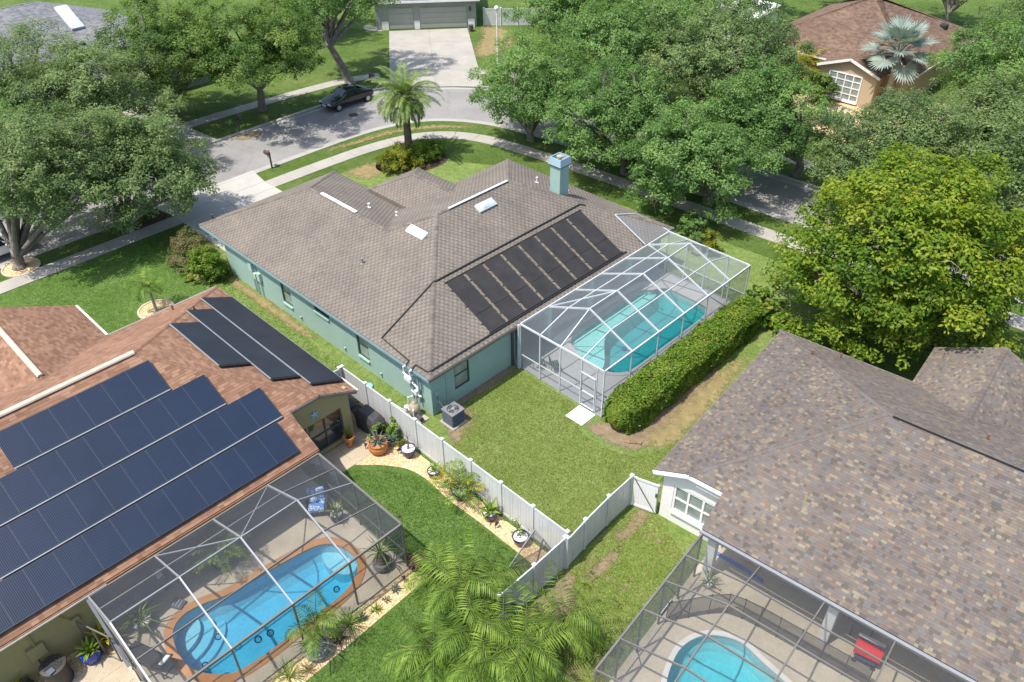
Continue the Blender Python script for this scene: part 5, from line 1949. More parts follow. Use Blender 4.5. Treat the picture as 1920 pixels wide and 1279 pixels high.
def tree(name, label, base, cc, r, n=26, rlobe=1.5, nleaf=16000, size=.26, aspect=.55, mat='leaf_oak', tr=.3, bark='bark_oak', group=None, lo=-.7, fork=.45, cat='tree', lean=(0, 0), avoid=None, jit=.25, skirt=.8):
    root = thing(name, label, cat, (base[0], base[1], 0), 0, group)
    c = (cc[0] - base[0], cc[1] - base[1], cc[2])
    lb = lobes(c, r, n, rlobe, lo, jit, skirt)
    P, Nn, V = clump_leaves(lb, nleaf, c)
    keep = P[:, 2] > .15
    if avoid:
        X_, Y_ = P[:, 0] + base[0], P[:, 1] + base[1]
        keep &= ~((X_ > avoid[0]) & (X_ < avoid[2]) & (Y_ > avoid[1]) & (Y_ < avoid[3]) & (P[:, 2] < avoid[4]))
        # keep clear of the main roof of the right-hand house
        lu = (X_ - RO.x) * RU.x + (Y_ - RO.y) * RU.y
        lv = (X_ - RO.x) * RV.x + (Y_ - RO.y) * RV.y
        keep &= ~((lu > -3.2) & (lv < 13.3) & (P[:, 2] < 4.2))
    P, Nn, V = P[keep], Nn[keep], V[keep]
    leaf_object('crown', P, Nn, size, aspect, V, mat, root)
    zf = max(.8, (c[2] - r[2]) * .9 + fork)
    tp = Vector((lean[0], lean[1], zf))
    m_ = MB()
    pts, rad = [], []
    for i in range(6):
        t = i / 5
        pts.append(Vector((tp.x * t + .06 * math.sin(5 * t + base[0]), tp.y * t + .06 * math.cos(4 * t + base[1]), zf * t - .05)))
        rad.append(tr * (1.35 if i == 0 else 1.05 - .35 * t))
    m_.tube(pts, rad, 12)
    m_.build('trunk', bark, root, smooth=True)
    lm = MB()
    big_ = sorted(lb, key=lambda q: -q[1])[:min(14, len(lb))]
    hub = pts[-1]
    for p, r_ in big_:
        e = Vector(p)
        mid = hub.lerp(e, .5) + Vector((RS.normal() * .3, RS.normal() * .3, .35))
        lm.tube([hub - Vector((0, 0, .25)), hub.lerp(mid, .6), mid, mid.lerp(e, .6), e], [tr * .55, tr * .42, tr * .3, tr * .18, tr * .07], 7)
        for k in range(3):
            f_ = e + Vector(unit(1)[0]) * r_ * .6
            lm.tube([mid.lerp(e, .7), e.lerp(f_, .5), f_], [tr * .14, tr * .09, tr * .03], 5)
    lm.build('limbs', bark, root, smooth=True)
    return root


OAKS = 'street oaks'
tree('oak_tree', 'large grey-green oak with trunk in a ringed gravel bed by the left footpath', (-28.4, -8.6), (-28.5, -5.0, 4.9), (5.8, 5.6, 4.3), 48, 1.6, 50176, 0.18, .48, 'leaf_oak_grey', .36, group=OAKS, lo=-.5)
tree('oak_tree', 'grey-green oak overhanging the driveway mouth, pale trunk beside a low shrub', (-27.7, -1.9), (-26.4, -.2, 4.1), (4.0, 4.0, 3.7), 36, 1.4, 36062, 0.18, .48, 'leaf_oak_grey', .24, 'bark_pale', group=OAKS)
tree('oak_tree', 'oak across the street at the far left below the grey roof', (-40.2, 1.0), (-37.2, 1.4, 5.2), (6.2, 6.2, 4.2), 36, 1.75, 37632, 0.20, .48, 'leaf_oak_grey', .3, group=OAKS)
tree('oak_tree', 'oak at the far left picture edge across the street', (-40.6, -7.5), (-39.6, -7.0, 5.4), (5.4, 5.4, 4.0), 30, 1.7, 28224, 0.20, .48, 'leaf_oak', .3, group=OAKS)
tree('oak_tree', 'bright green oak across the street, left of the two visible trunks', (-43.9, 9.5), (-42.6, 9.8, 5.4), (6.2, 6.2, 4.4), 40, 1.8, 43904, 0.20, .48, 'leaf_oak_bright', .3, group=OAKS)
tree('oak_tree', 'green oak across the street with a short trunk left of the black car', (-39.3, 15.3), (-36.4, 14.6, 6.0), (6.2, 6.2, 4.2), 34, 1.65, 36062, 0.20, .48, 'leaf_oak_bright', .34, group=OAKS)
tree('oak_tree', 'tall oak with a long bare trunk behind the black car', (-38.8, 24.1), (-40.4, 25.2, 7.3), (5.4, 6.2, 3.0), 30, 1.6, 28224, 0.20, .48, 'leaf_oak', .36, group=OAKS, fork=-.2, lean=(-.9, -1.0))
tree('oak_tree', 'oak at the left end of the dense row right of the date palm', (-18.4, 26.3), (-18.0, 26.2, 4.1), (5.2, 5.0, 4.4), 36, 1.6, 39200, 0.18, .48, 'leaf_oak', .32, group=OAKS, lo=-.65)
tree('oak_tree', 'oak with low branches directly behind the chimney', (-9.4, 26.7), (-9.8, 25.7, 4.1), (5.3, 4.7, 4.3), 38, 1.6, 42336, 0.18, .48, 'leaf_oak', .32, group=OAKS, lo=-.7)
tree('oak_tree', 'full oak spreading over the footpath right of the chimney', (-2.6, 27.1), (-2.8, 24.9, 3.8), (4.6, 4.1, 3.8), 38, 1.5, 40768, 0.18, .48, 'leaf_oak', .32, group=OAKS, lo=-.75)
tree('oak_tree', 'oak leaning over the street at the road gap', (-.2, 34.9), (-2.2, 31.2, 4.8), (4.4, 4.2, 3.8), 36, 1.6, 37632, 0.18, .48, 'leaf_oak', .32, group=OAKS, lo=-.6)
tree('oak_tree', 'oak in the row across the street, upper left of the dense mass', (-16.6, 36.2), (-16.6, 35.6, 6.0), (5.6, 5.4, 4.2), 36, 1.8, 37632, 0.20, .48, 'leaf_oak', .32, group=OAKS)
tree('oak_tree', 'oak in the row across the street, centre of the dense mass', (-9.0, 36.4), (-9.0, 35.6, 6.2), (5.6, 5.4, 4.2), 36, 1.8, 37632, 0.20, .48, 'leaf_oak_grey', .32, group=OAKS)
tree('oak_tree', 'oak at the right shoulder of the dense mass below the far brown roof', (-4.6, 40.2), (-7.2, 39.6, 5.0), (3.2, 3.2, 3.2), 26, 1.4, 21952, 0.20, .48, 'leaf_oak_grey', .3, group=OAKS)
tree('oak_tree', 'dark oak at the top left of the dense mass near the thin pole', (-26.0, 38.6), (-25.6, 38.0, 6.0), (5.0, 5.0, 3.9), 30, 1.7, 28224, 0.20, .48, 'leaf_oak', .3, group=OAKS)
tree('oak_tree', 'dark oak at the top of the dense mass near the metal roof', (-16.0, 46.5), (-16.0, 46.2, 6.4), (6.0, 5.6, 4.0), 30, 1.9, 28224, 0.20, .45, 'leaf_oak', .3, group=OAKS)
tree('oak_tree', 'broad oak below the silver palm, right of the street gap', (6.4, 36.8), (6.6, 34.8, 4.2), (5.0, 4.8, 3.4), 38, 1.65, 42336, 0.18, .48, 'leaf_oak_grey', .32, group=OAKS, lo=-.65)
tree('oak_tree', 'broad oak at the right edge above the magnolia', (10.4, 42.6), (10.4, 41.6, 4.7), (4.9, 4.8, 3.4), 34, 1.8, 36062, 0.20, .48, 'leaf_oak_grey', .32, group=OAKS)
tree('oak_tree', 'broad oak at the right edge behind the magnolia', (15.2, 37.0), (15.0, 35.6, 5.0), (5.6, 5.4, 4.0), 34, 1.8, 34494, 0.20, .48, 'leaf_oak_grey', .32, group=OAKS)
tree('oak_tree', 'oak right of the far brown roof at the right edge', (12.6, 54), (12.4, 53, 5.2), (5.4, 5.4, 3.6), 30, 1.9, 29792, 0.20, .48, 'leaf_oak', .32, group=OAKS)
tree('oak_tree', 'oak in the top right corner beyond the far brown roof', (7.4, 66), (7.2, 65.5, 6.4), (5.6, 5.6, 4.0), 26, 1.9, 23520, 0.20, .45, 'leaf_oak', .3, group=OAKS)
tree('oak_tree', 'small thin grey oak at the street gap left of the magnolia top', (5.0, 34.9), (4.4, 31.6, 3.6), (2.5, 2.4, 2.1), 14, 1.1, 7840, 0.18, .48, 'leaf_oak_grey', .16, group=OAKS)
tree('oak_tree', 'oak before the lower edge of the grey shingled roof at the top left', (-43.4, -2.6), (-42.4, -1.6, 6.2), (5.6, 5.8, 4.3), 36, 1.75, 30000, .17, .45, 'leaf_oak_grey', .3, group=OAKS)
tree('magnolia_tree', 'big yellow-green magnolia behind the mixed-shingle roof', (12.6, 21.8), (12.7, 20.7, 4.7), (6.4, 6.2, 6.3), 140, 1.3, 74000, .22, .5, 'leaf_magnolia', .34, lo=-.78, jit=.2, skirt=.96, avoid=(15.4, 12.5, 30, 18.4, 4.4))
tree('background_tree', 'green trees at the top edge behind the white metal roof', (-22, 66), (-22, 66, 5), (7, 6, 4), 20, 1.9, 14112, 0.22, .45, 'leaf_oak_bright', .3)
tree('background_tree', 'tree at the top edge left of the grey-green garage', (-53, 30), (-53, 30, 6), (5.5, 5.5, 3.8), 24, 1.8, 23520, 0.20, .45, 'leaf_oak', .3)
tree('background_tree', 'dark tree at the top edge right of the grey-green garage', (-34, 48), (-34, 48, 5.5), (3.6, 3.6, 3.0), 18, 1.4, 14112, 0.20, .45, 'leaf_oak', .26)
tree('background_tree', 'tree at the top edge above the dense oak row', (-25, 52), (-25, 52, 5.5), (6, 5.5, 4), 24, 1.9, 18816, 0.22, .45, 'leaf_oak', .3)
tree('oak_tree', 'oak crowding the right side of the far brown roof', (6.4, 50.5), (6.4, 50, 5.0), (4.6, 4.6, 3.6), 30, 1.6, 24640, 0.20, .48, 'leaf_oak', .3, group=OAKS)
tree('oak_tree', 'oak behind the right corner of the far brown roof', (6, 60), (6, 59.5, 5.4), (4.8, 4.8, 3.8), 28, 1.6, 20160, 0.21, .48, 'leaf_oak_grey', .3, group=OAKS)
tree('background_tree', 'tree at the top edge behind the middle of the far brown roof', (-6, 76), (-6, 76, 5.5), (6.5, 5.5, 4), 24, 1.8, 14560, 0.22, .45, 'leaf_oak', .3)
tree('background_tree', 'tree at the top edge behind the left end of the far brown roof', (-16, 74), (-16, 74, 5.5), (5.5, 5.5, 4), 24, 1.8, 13440, 0.22, .45, 'leaf_oak_bright', .3)
tree('background_tree', 'tree in the top right picture corner', (8, 76), (8, 76, 5.5), (6, 5.5, 4), 24, 1.8, 14560, 0.22, .45, 'leaf_oak_grey', .3)


def shrub(name, label, c, r, nleaf, size, mat, group=None, n=10, rl_=.4, cat='shrub', core=None):
    root = thing(name, label, cat, (c[0], c[1], 0), 0, group)
    lb = lobes((0, 0, r[2] * .55), r, n, rl_, -.6)
    P, Nn, V = clump_leaves(lb, nleaf, (0, 0, r[2] * .5), .9)
    P[:, 2] = np.maximum(P[:, 2], .03)
    leaf_object('foliage', P, Nn, size, .5, V, mat, root)
    m_ = MB()
    for k in range(7):
        a = 6.28 * k / 7
        m_.tube([(0, 0, 0), (r[0] * .3 * math.cos(a), r[1] * .3 * math.sin(a), r[2] * .5), (r[0] * .55 * math.cos(a), r[1] * .55 * math.sin(a), r[2] * .95)], [.03, .02, .008], 5)
    m_.build('stems', 'bark_oak', root)
    return root


shrub('shrub', 'dark green shrub in mulch beside the pale oak trunk', (-28.2, -.6), (.8, .9, 1.1), 2600, .13, 'leaf_hedge', n=12)
shrub('shrub', 'green leafy shrub at the front corner of the teal wall', (-18.9, -1.15), (1.3, 1.0, 1.3), 7500, .14, 'leaf_hedge', n=24, rl_=.6)
shrub('shrub', 'half dry brown shrub behind the green one by the teal wall', (-20.8, -1.2), (1.4, 1.1, 1.4), 7500, .12, 'leaf_dry', n=24, rl_=.6)
shrub('shrub', 'yellow croton mound on the left of the date palm', (-22.2, 16.1), (1.4, 1.3, .9), 8000, .14, 'leaf_yellow', n=28, rl_=.65)
shrub('shrub', 'greener croton mound on the right of the date palm', (-22.0, 18.6), (1.1, 1.5, .85), 7000, .14, 'leaf_hedge', n=26, rl_=.65)
shrub('shrub', 'dark round clipped bush by the footpath behind the white cage', (-.6, 22.4), (1.15, 1.15, 1.3), 4200, .12, 'leaf_oak', n=18, rl_=.42)
shrub('shrub', 'pale yellow-green bush just in front of the dark round bush', (.9, 21.5), (.9, .8, 1.0), 2800, .13, 'leaf_yellow', n=12)
shrub('shrub', 'olive green bush growing at the far corner of the white cage', (6.8, 18.2), (.7, .8, 1.2), 2600, .2, 'leaf_palm', n=10)
shrub('shrub', 'yellow-green bush between the cage corner and the magnolia', (8.2, 17.4), (.9, .9, 1.1), 3000, .2, 'leaf_hedge', n=12)
shrub('shrub', 'small bright green bush against the white fence by the grill', (-.35, -2.35), (.45, .35, .95), 1200, .14, 'leaf_palm', n=8, rl_=.28)
shrub('shrub', 'spiky purple-brown shrub at the corner of the dark cage', (6.15, -6.3), (.35, .4, .8), 900, .14, 'leaf_purple', n=7, rl_=.25)
shrub('shrub', 'bright green shrub below the far white window', (-5.6, 48.6), (1.6, 1.4, 1.8), 3600, .2, 'leaf_oak_bright', n=14, rl_=.6)
shrub('shrub', 'green shrub left of the far white window', (-8.4, 50.2), (1.2, 1.2, 1.7), 2600, .2, 'leaf_oak_bright', n=12, rl_=.55)
shrub('shrub', 'grey leafed flowering shrub in the far gravel bed', (-2.8, 45.2), (1.4, 1.1, .9), 2200, .18, 'leaf_silver', n=12, rl_=.45)

# clipped hedge beside the white cage
hd = thing('hedge', 'long clipped green hedge along the white pool enclosure', 'hedge', (6.85, 11, 0))


def hedge_pts(n):
    u = RS.rand(n) * 11.6 - 5.7
    s_ = RS.rand(n)
    P = np.zeros((n, 3))
    Nn = np.zeros((n, 3))
    hw, hz = .78, 1.62
    per = 2 * hz + 2 * hw
    t = s_ * per
    for i in range(n):
        a = t[i]
        if a < hz:
            P[i] = (-hw, u[i], a)
            Nn[i] = (-1, 0, .2)
        elif a < hz + 2 * hw:
            P[i] = (-hw + (a - hz), u[i], hz)
            Nn[i] = (0, 0, 1)
        else:
            P[i] = (hw, u[i], hz - (a - hz - 2 * hw))
            Nn[i] = (1, 0, .2)
    # rounded ends and shoulders
    e = np.clip((np.abs(P[:, 1]) - 5.0) / .9, 0, 1)
    P[:, 0] *= 1 - .35 * e ** 2
    P[:, 2] *= 1 - .06 * e
    sh = np.clip((P[:, 2] - 1.25) / .4, 0, 1) * np.clip((np.abs(P[:, 0]) - .45) / .35, 0, 1)
    P[:, 2] -= .22 * sh
    # lumpy surface
    for k, a in ((1.3, .09), (2.9, .07), (5.7, .05)):
        w = np.sin(P[:, 1] * k + 1.7 * k) * np.cos(P[:, 0] * k * 1.3 + P[:, 2] * k * 1.7)
        P += Nn * (a * w)[:, None]
    P += RS.normal(size=P.shape) * .045
    P[:, 2] = np.maximum(P[:, 2], .04)
    return P, Nn


P, Nn = hedge_pts(40000)
end = unit(3200)
end[:, 1] = np.where(RS.rand(3200) < .5, -np.abs(end[:, 1]), np.abs(end[:, 1]))
Pe = np.stack([end[:, 0] * .62, np.sign(end[:, 1]) * 5.5 + end[:, 1] * .55, .8 + end[:, 2] * .75], 1)
Pe[:, 2] = np.maximum(Pe[:, 2], .05)
P = np.vstack([P, Pe])
Nn = np.vstack([Nn, end])
nr = Nn * .6 + .6 * unit(len(P)) + np.array((0, 0, .35))
nr /= np.linalg.norm(nr, axis=1)[:, None]
val = .52 + .20 * RS.normal(size=len(P)) + .14 * np.sin(P[:, 1] * 1.9) * np.cos(P[:, 0] * 3)
leaf_object('foliage', P, nr, .12, .55, val, 'leaf_hedge', hd)
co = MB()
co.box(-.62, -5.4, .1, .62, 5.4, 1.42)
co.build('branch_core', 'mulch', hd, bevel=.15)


# ------------------------------------------------------------------ palms
def frond(vl, base, az, el, L, droop, nl, ll, wid, vdown=.35, seed=0, spine=None, curl=0):
    """one pinnate frond: arching rib with two rows of leaflets. vl collects leaf quads (4 verts each)"""
    b = np.array(base, float)
    pts = []
    p = b.copy()
    e = el
    stepn = 10
    az_ = az
    for i in range(stepn + 1):
        pts.append(p.copy())
        p = p + (L / stepn) * np.array((math.cos(az_) * math.cos(e), math.sin(az_) * math.cos(e), math.sin(e)))
        e -= droop / stepn * (.6 + .8 * i / stepn)
        az_ += curl / stepn
    pts = np.array(pts)
    if spine is not None:
        spine.tube([tuple(q) for q in pts], [(.020 - .016 * i / stepn) for i in range(stepn + 1)], 5, False)
    for i in range(nl):
        t = .14 + .86 * (i + .5) / nl
        f_ = t * stepn
        k = min(int(f_), stepn - 1)
        q = pts[k] + (pts[k + 1] - pts[k]) * (f_ - k)
        d = pts[k + 1] - pts[k]
        d /= np.linalg.norm(d)
        s_ = np.cross(d, (0, 0, 1.0))
        s_ /= np.linalg.norm(s_) + 1e-9
        up = np.cross(s_, d)
        l_ = ll * (.45 + .55 * math.sin(math.pi * min(1, .12 + t * .9))) * (.85 + .3 * RS.rand())
        for sg in (-1, 1):
            di = s_ * sg * .8 + d * (.45 + .35 * t) + up * (.22 * RS.rand()) - np.array((0, 0, vdown * (.6 + .6 * RS.rand())))
            di /= np.linalg.norm(di)
            wv = np.cross(di, up)
            wv /= np.linalg.norm(wv) + 1e-9
            mid = q + di * l_ * .5 - np.array((0, 0, .02))
            tip = q + di * l_ - np.array((0, 0, vdown * l_ * .35))
            vl.append((q, mid + wv * wid, tip, mid - wv * wid))


def quads_object(name, vl, mat, parent, val=None):
    v = np.array(vl).reshape(-1, 3)
    n = len(vl)
    me = bpy.data.meshes.new(name)
    me.vertices.add(4 * n)
    me.vertices.foreach_set('co', v.reshape(-1))
    me.loops.add(4 * n)
    me.loops.foreach_set('vertex_index', np.arange(4 * n, dtype=np.int32))
    me.polygons.add(n)
    me.polygons.foreach_set('loop_start', np.arange(0, 4 * n, 4, dtype=np.int32))
    me.update()
    me.materials.append(MATS[mat])
    at = me.attributes.new('rnd', 'FLOAT', 'FACE')
    if val is None:
        val = np.clip(.5 + .22 * RS.normal(size=n), 0, 1)
    at.data.foreach_set('value', np.asarray(val, dtype=np.float32))
    me.validate()
    o = bpy.data.objects.new(name, me)
    col.objects.link(o)
    o.parent = parent
    return o


def feather_palm(name, label, base, h, nf, L, droop, nl, ll, wid, mat, tr=.12, el0=1.35, el1=-.2, bark='bark_palm', group=None, vdown=.35, lean=(0, 0), cat='palm', split=True, z0=0):
    root = thing(name, label, cat, (base[0], base[1], z0), 0, group)
    m_ = MB()
    n = max(4, int(h / .35))
    pts = [(lean[0] * (i / n) ** 2, lean[1] * (i / n) ** 2, h * i / n - .03) for i in range(n + 1)]
    rad = [tr * (1.25 - .3 * i / n + (.10 if i % 2 else 0)) for i in range(n + 1)]
    m_.tube(pts, rad, 10)
    m_.build('trunk', bark, root, smooth=False)
    spn = MB()
    for k in range(nf):
        t = (k + .5) / nf
        el = el0 + (el1 - el0) * t ** .85
        az = k * 2.39996 + RS.normal() * .12
        vl = []
        frond(vl, (lean[0], lean[1], h), az, el, L * (.8 + .3 * RS.rand()) * (.75 + .3 * math.sin(math.pi * min(1, t + .25))), droop * (.8 + .4 * RS.rand()), nl, ll, wid, vdown, k, spn, RS.normal() * .15)
        tone = .5 + .14 * RS.normal() + .2 * (.5 - t)
        quads_object('frond', vl, mat, root, np.clip(tone + .16 * RS.normal(size=len(vl)), 0, 1))
    spn.build('leaf_ribs', 'stem', root)
    return root


feather_palm('date_palm', 'tall feathery date palm standing in the front lawn croton bed', (-23.15, 17.95), 4.5, 50, 3.3, 1.7, 38, .62, .030, 'leaf_date', .24, 1.45, -.25, vdown=.2)
feather_palm('small_palm', 'young fan-like palm in a ringed gravel bed on the left lawn', (-18.0, -5.0), 1.5, 11, 1.5, 1.9, 20, .42, .022, 'leaf_palm', .07, 1.5, .35, 'bark_pale', vdown=.4)
# golden clump at the far house and the silver fan palm
feather_palm('golden_palm', 'golden yellow palm left of the far white window', (-9.0, 50.6), 1.6, 20, 2.9, 1.4, 22, .7, .035, 'leaf_gold', .12, 1.5, .3, 'stem', vdown=.4)

bp_ = thing('fan_palm', 'silver blue fan palm before the far brown roof', 'palm', (-1.2, 51.0, 0))
HB = 4.5
m_ = MB()
m_.tube([(0, 0, -.03), (.05, 0, 2.0), (.05, .05, 3.6), (0, .05, HB)], [.3, .24, .22, .24], 12)
m_.build('trunk', 'bark_pale', bp_)
for k in range(19):
    t = (k + .5) / 19
    el = 1.35 - 1.75 * t
    az = k * 2.39996
    L = 1.7
    bx, by, bz = L * math.cos(az) * math.cos(el), L * math.sin(az) * math.cos(el), HB + L * math.sin(el)
    st0 = MB().tube([(0, 0, HB - .1), (bx * .5, by * .5, HB + (bz - HB) * .58), (bx, by, bz)], [.05, .04, .03], 6)
    fr_ = st0.build('frond', 'leaf_silver' if t < .75 else 'bark_pale', bp_)
    vl = []
    f3 = np.array((math.cos(az) * math.cos(el - .25), math.sin(az) * math.cos(el - .25), math.sin(el - .25)))
    sd = np.cross(f3, (0, 0, 1.0))
    sd /= np.linalg.norm(sd) + 1e-9
    upv = np.cross(sd, f3)
    o3 = np.array((bx, by, bz))
    for j in range(30):
        a = -2.3 + 4.6 * j / 29
        di = f3 * math.cos(a) + sd * math.sin(a) + upv * (.22 * abs(math.sin(a)))
        di /= np.linalg.norm(di)
        ll = 1.55 * (.8 + .2 * math.cos(a)) * (.92 + .16 * RS.rand())
        wv = np.cross(di, upv)
        wv /= np.linalg.norm(wv) + 1e-9
        mid = o3 + di * ll * .62
        tip = o3 + di * ll - np.array((0, 0, .18 * RS.rand()))
        vl.append((o3, mid + wv * .075, tip, mid - wv * .075))
    quads_object('blade', vl, 'leaf_silver', fr_)

# clump of feathery palms at the bottom of the picture
PG = 'feathery palm clump at the bottom'
palms = [((9.3, -6.5), 1.9, 'tallest upright feathery palm of the bottom clump'),
         ((8.9, -5.5), 1.0, 'feathery palm at the top of the clump against the fence end'),
         ((11.2, -6.7), 1.6, 'feathery palm of the bottom clump drooping over the dry yard'),
         ((12.2, -4.9), 1.6, 'rightmost feathery palm of the bottom clump'),
         ((10.6, -7.6), 1.8, 'feathery palm at the centre of the bottom edge'),
         ((9.9, -8.6), 1.4, 'feathery palm at the lower left of the bottom clump'),
         ((12.3, -6.3), 1.8, 'feathery palm at the lower right of the bottom clump'),
         ((11.6, -8.0), 1.9, 'feathery palm cut by the bottom picture edge')]
for (b, h, lb) in palms:
    feather_palm('areca_palm', lb, b, h, 14, 2.3, 2.2, 26, .60, .021, 'leaf_palm', .09, 1.5, -.1, 'stem', PG, .75, (RS.normal() * .2, RS.normal() * .2))
feather_palm('areca_palm', 'arching yellow-green palm just right of the dark cage corner', (7.4, -6.3), .9, 15, 1.7, 2.2, 22, .5, .018, 'leaf_palm', .07, 1.5, .1, 'stem', PG, .5)

# ------------------------------------------------------------------ turf blades
leaf_mat('blade_lush', [(0, (.11, .19, .04)), (.5, (.17, .27, .068)), (1, (.25, .36, .11))], .5)
leaf_mat('blade_back', [(0, (.215, .26, .070)), (.5, (.315, .365, .105)), (1, (.44, .44, .18))], .5)


def turf(name, label, poly, n, mat, size=.085, holes=()):
    P_ = np.array(poly)
    x0, y0 = P_.min(0)
    x1, y1 = P_.max(0)
    G = np.stack([x0 + (x1 - x0) * RS.rand(n), y0 + (y1 - y0) * RS.rand(n)], 1)

    def inside(G, loop):
        ins = np.zeros(len(G), bool)
        L_ = np.array(loop)
        for a, b in zip(L_, np.roll(L_, -1, 0)):
            c_ = (a[1] > G[:, 1]) != (b[1] > G[:, 1])
            xi_ = (b[0] - a[0]) * (G[:, 1] - a[1]) / ((b[1] - a[1]) if abs(b[1] - a[1]) > 1e-9 else 1e-9) + a[0]
            ins ^= c_ & (G[:, 0] < xi_)
        return ins
    k = inside(G, poly)
    for h in holes:
        k &= ~inside(G + RS.normal(size=G.shape) * .16, h)
    G = G[k]
    m = len(G)
    nn = unit(m)
    nn[:, 2] = np.abs(nn[:, 2]) * .6 + .5
    nn /= np.linalg.norm(nn, axis=1)[:, None]
    P3 = np.concatenate([G, np.full((m, 1), .022)], 1)
    v = .5 + .2 * RS.normal(size=m) + .12 * np.sin(G[:, 0] * 1.7) * np.sin(G[:, 1] * 1.3)
    o = leaf_object(name, P3, nn, size, .35, v, mat, None)
    return tag(o, label, 'grass', kind='stuff')


turf('grass', 'short lush grass of the garden beside the dark cage', [(-.3, -5.2), (1.0, -3.8), (2.6, -3.05), (4.6, -3.1), (9.8, -3.0), (9.8, -9), (9, -12), (7.1, -12), (6.9, -6.3), (5.9, -6.3), (.6, -6.3)], 34000, 'blade_lush')
turf('grass', 'short grass of the lawn behind the teal house', [(.6, .9), (2.1, -.2), (2.1, -1.8), (10, -1.9), (9.9, 3.4), (10.2, 5), (9.4, 7), (9.1, 5.4), (8.4, 4.4), (7.0, 3.9), (5.6, 4.1), (5.5, 5.3), (.6, 5.3)], 44000, 'blade_back')
turf('grass', 'patchy grass of the yard beside the right-hand cage', [(10.5, -5.5), (14.3, -5.5), (13.9, 1.2), (11.4, 2.4), (10.4, 2.0)], 18000, 'blade_back', holes=([(10.4, -4.7), (11.5, -4.4), (11.9, -3.4), (11.2, -2.6), (10.4, -2.1)], [(11.0, -2.0), (11.5, -1.7), (11.5, -.7), (11.3, .1), (11.05, -.4), (11.1, -1.1)], [(10.65, .3), (11.0, .3), (11.15, 1.4), (10.9, 2.4), (10.6, 2.3), (10.7, 1.2)]))
turf('grass', 'short grass of the front lawn left of the teal house', [(-25.9, -10), (-18, -10), (-13.8, -8.5), (-13.8, -2.9), (-2.5, -2.2), (-2.2, -.9), (-18, -.4), (-21, -2.2), (-25.9, .6)], 34000, 'blade_lush')

# ------------------------------------------------------------------ far buildings
def far_house(name, label, x0, y0, x1, y1, key, wallmat, along='x', rz=0, loc=(0, 0, 0), zeave=2.7, cut=True):
    root = thing(name, label, 'house', loc, rz)
    Rf = Roof(root, key, .17, (.22, .3, .36), nsingle=0, thick=.012)
    if along == 'x':
        h = (y1 - y0) / 2
        ym = (y0 + y1) / 2
        z = zeave + MS * h
        a, b = (x0 + h, ym, z), (x1 - h, ym, z)
        Rf.plane([(x0, y0, zeave), (x1, y0, zeave), b, a], 31)
        Rf.plane([(x1, y1, zeave), (x0, y1, zeave), a, b], 32)
        Rf.plane([(x0, y1, zeave), (x0, y0, zeave), a], 33)
        Rf.plane([(x1, y0, zeave), (x1, y1, zeave), b], 34)
    else:
        h = (x1 - x0) / 2
        xm = (x0 + x1) / 2
        z = zeave + MS * h
        a, b = (xm, y0 + h, z), (xm, y1 - h, z)
        Rf.plane([(x1, y0, zeave), (x1, y1, zeave), b, a], 31)
        Rf.plane([(x0, y1, zeave), (x0, y0, zeave), a, b], 32)
        Rf.plane([(x0, y0, zeave), (x1, y0, zeave), a], 33)
        Rf.plane([(x1, y1, zeave), (x0, y1, zeave), b], 34)
    Rf.finish([(a, b), ((x0, y0, zeave), a)])
    w = .4
    wall(root, x0 + w, y0 + w, x1 - w, y0 + w + .2, -.05, zeave - .08, wallmat)
    wall(root, x0 + w, y1 - w - .2, x1 - w, y1 - w, -.05, zeave - .08, wallmat)
    wall(root, x0 + w, y0 + w + .2, x0 + w + .2, y1 - w - .2, -.05, zeave - .08, wallmat)
    wall(root, x1 - w - .2, y0 + w + .2, x1 - w, y1 - w - .2, -.05, zeave - .08, wallmat)
    for p, q, o_ in (((x0, y0, zeave), (x1, y0, zeave), (0, -1)), ((x1, y0, zeave), (x1, y1, zeave), (1, 0)), ((x0, y1, zeave), (x1, y1, zeave), (0, 1)), ((x0, y0, zeave), (x0, y1, zeave), (-1, 0))):
        gutter(root, p, q, 'white_paint', o_, .06, .14, 'fascia')
    return root, Rf, a, b


fh, Rf, fa, fb2 = far_house('house', 'tan stucco house with brown roof behind the silver fan palm', -14.6, 51.5, .2, 67.0, 'far', 'tan_wall', 'x')
MB().bar((fa[0] + .2, fa[1], fa[2] + .06), (fb2[0] - .2, fb2[1], fb2[2] + .06), .2, .08).build('ridge_vent', 'ridge_cream', Rf.roof)
# front gable with the big white window
G0, G1, GYf = -7.0, -1.6, 49.6
gz = 2.75
gm = (G0 + G1) / 2
gp = gz + .36 * (G1 - G0) / 2
Rg = Roof(fh, 'far', .17, (.22, .3, .36), nsingle=0, thick=.012)
Rg.plane([(G0, GYf, gz), (G0, 53.6, gz), (gm, 56.0, gp), (gm, GYf, gp)], 41)
Rg.plane([(G1, 53.6, gz), (G1, GYf, gz), (gm, GYf, gp), (gm, 56.0, gp)], 42)
Rg.finish([])
MB().add([(G0 + .3, GYf + .3, -.05), (G1 - .3, GYf + .3, -.05), (G1 - .3, GYf + .3, gz - .05), (gm, GYf + .3, gp - .1), (G0 + .3, GYf + .3, gz - .05)], [(0, 1, 2, 3, 4)]).build('gable_wall', 'tan_wall', fh)
wall(fh, G0 + .3, GYf + .31, G0 + .5, 52, -.05, gz - .1, 'tan_wall')
wall(fh, G1 - .5, GYf + .31, G1 - .3, 52, -.05, gz - .1, 'tan_wall')
window(fh, (gm - .2, GYf + .3, 1.35), (1, 0, 0), (0, -1, 0), 2.9, 2.2, 'white_paint', 'glass_blind', 4, 4, True, .09)
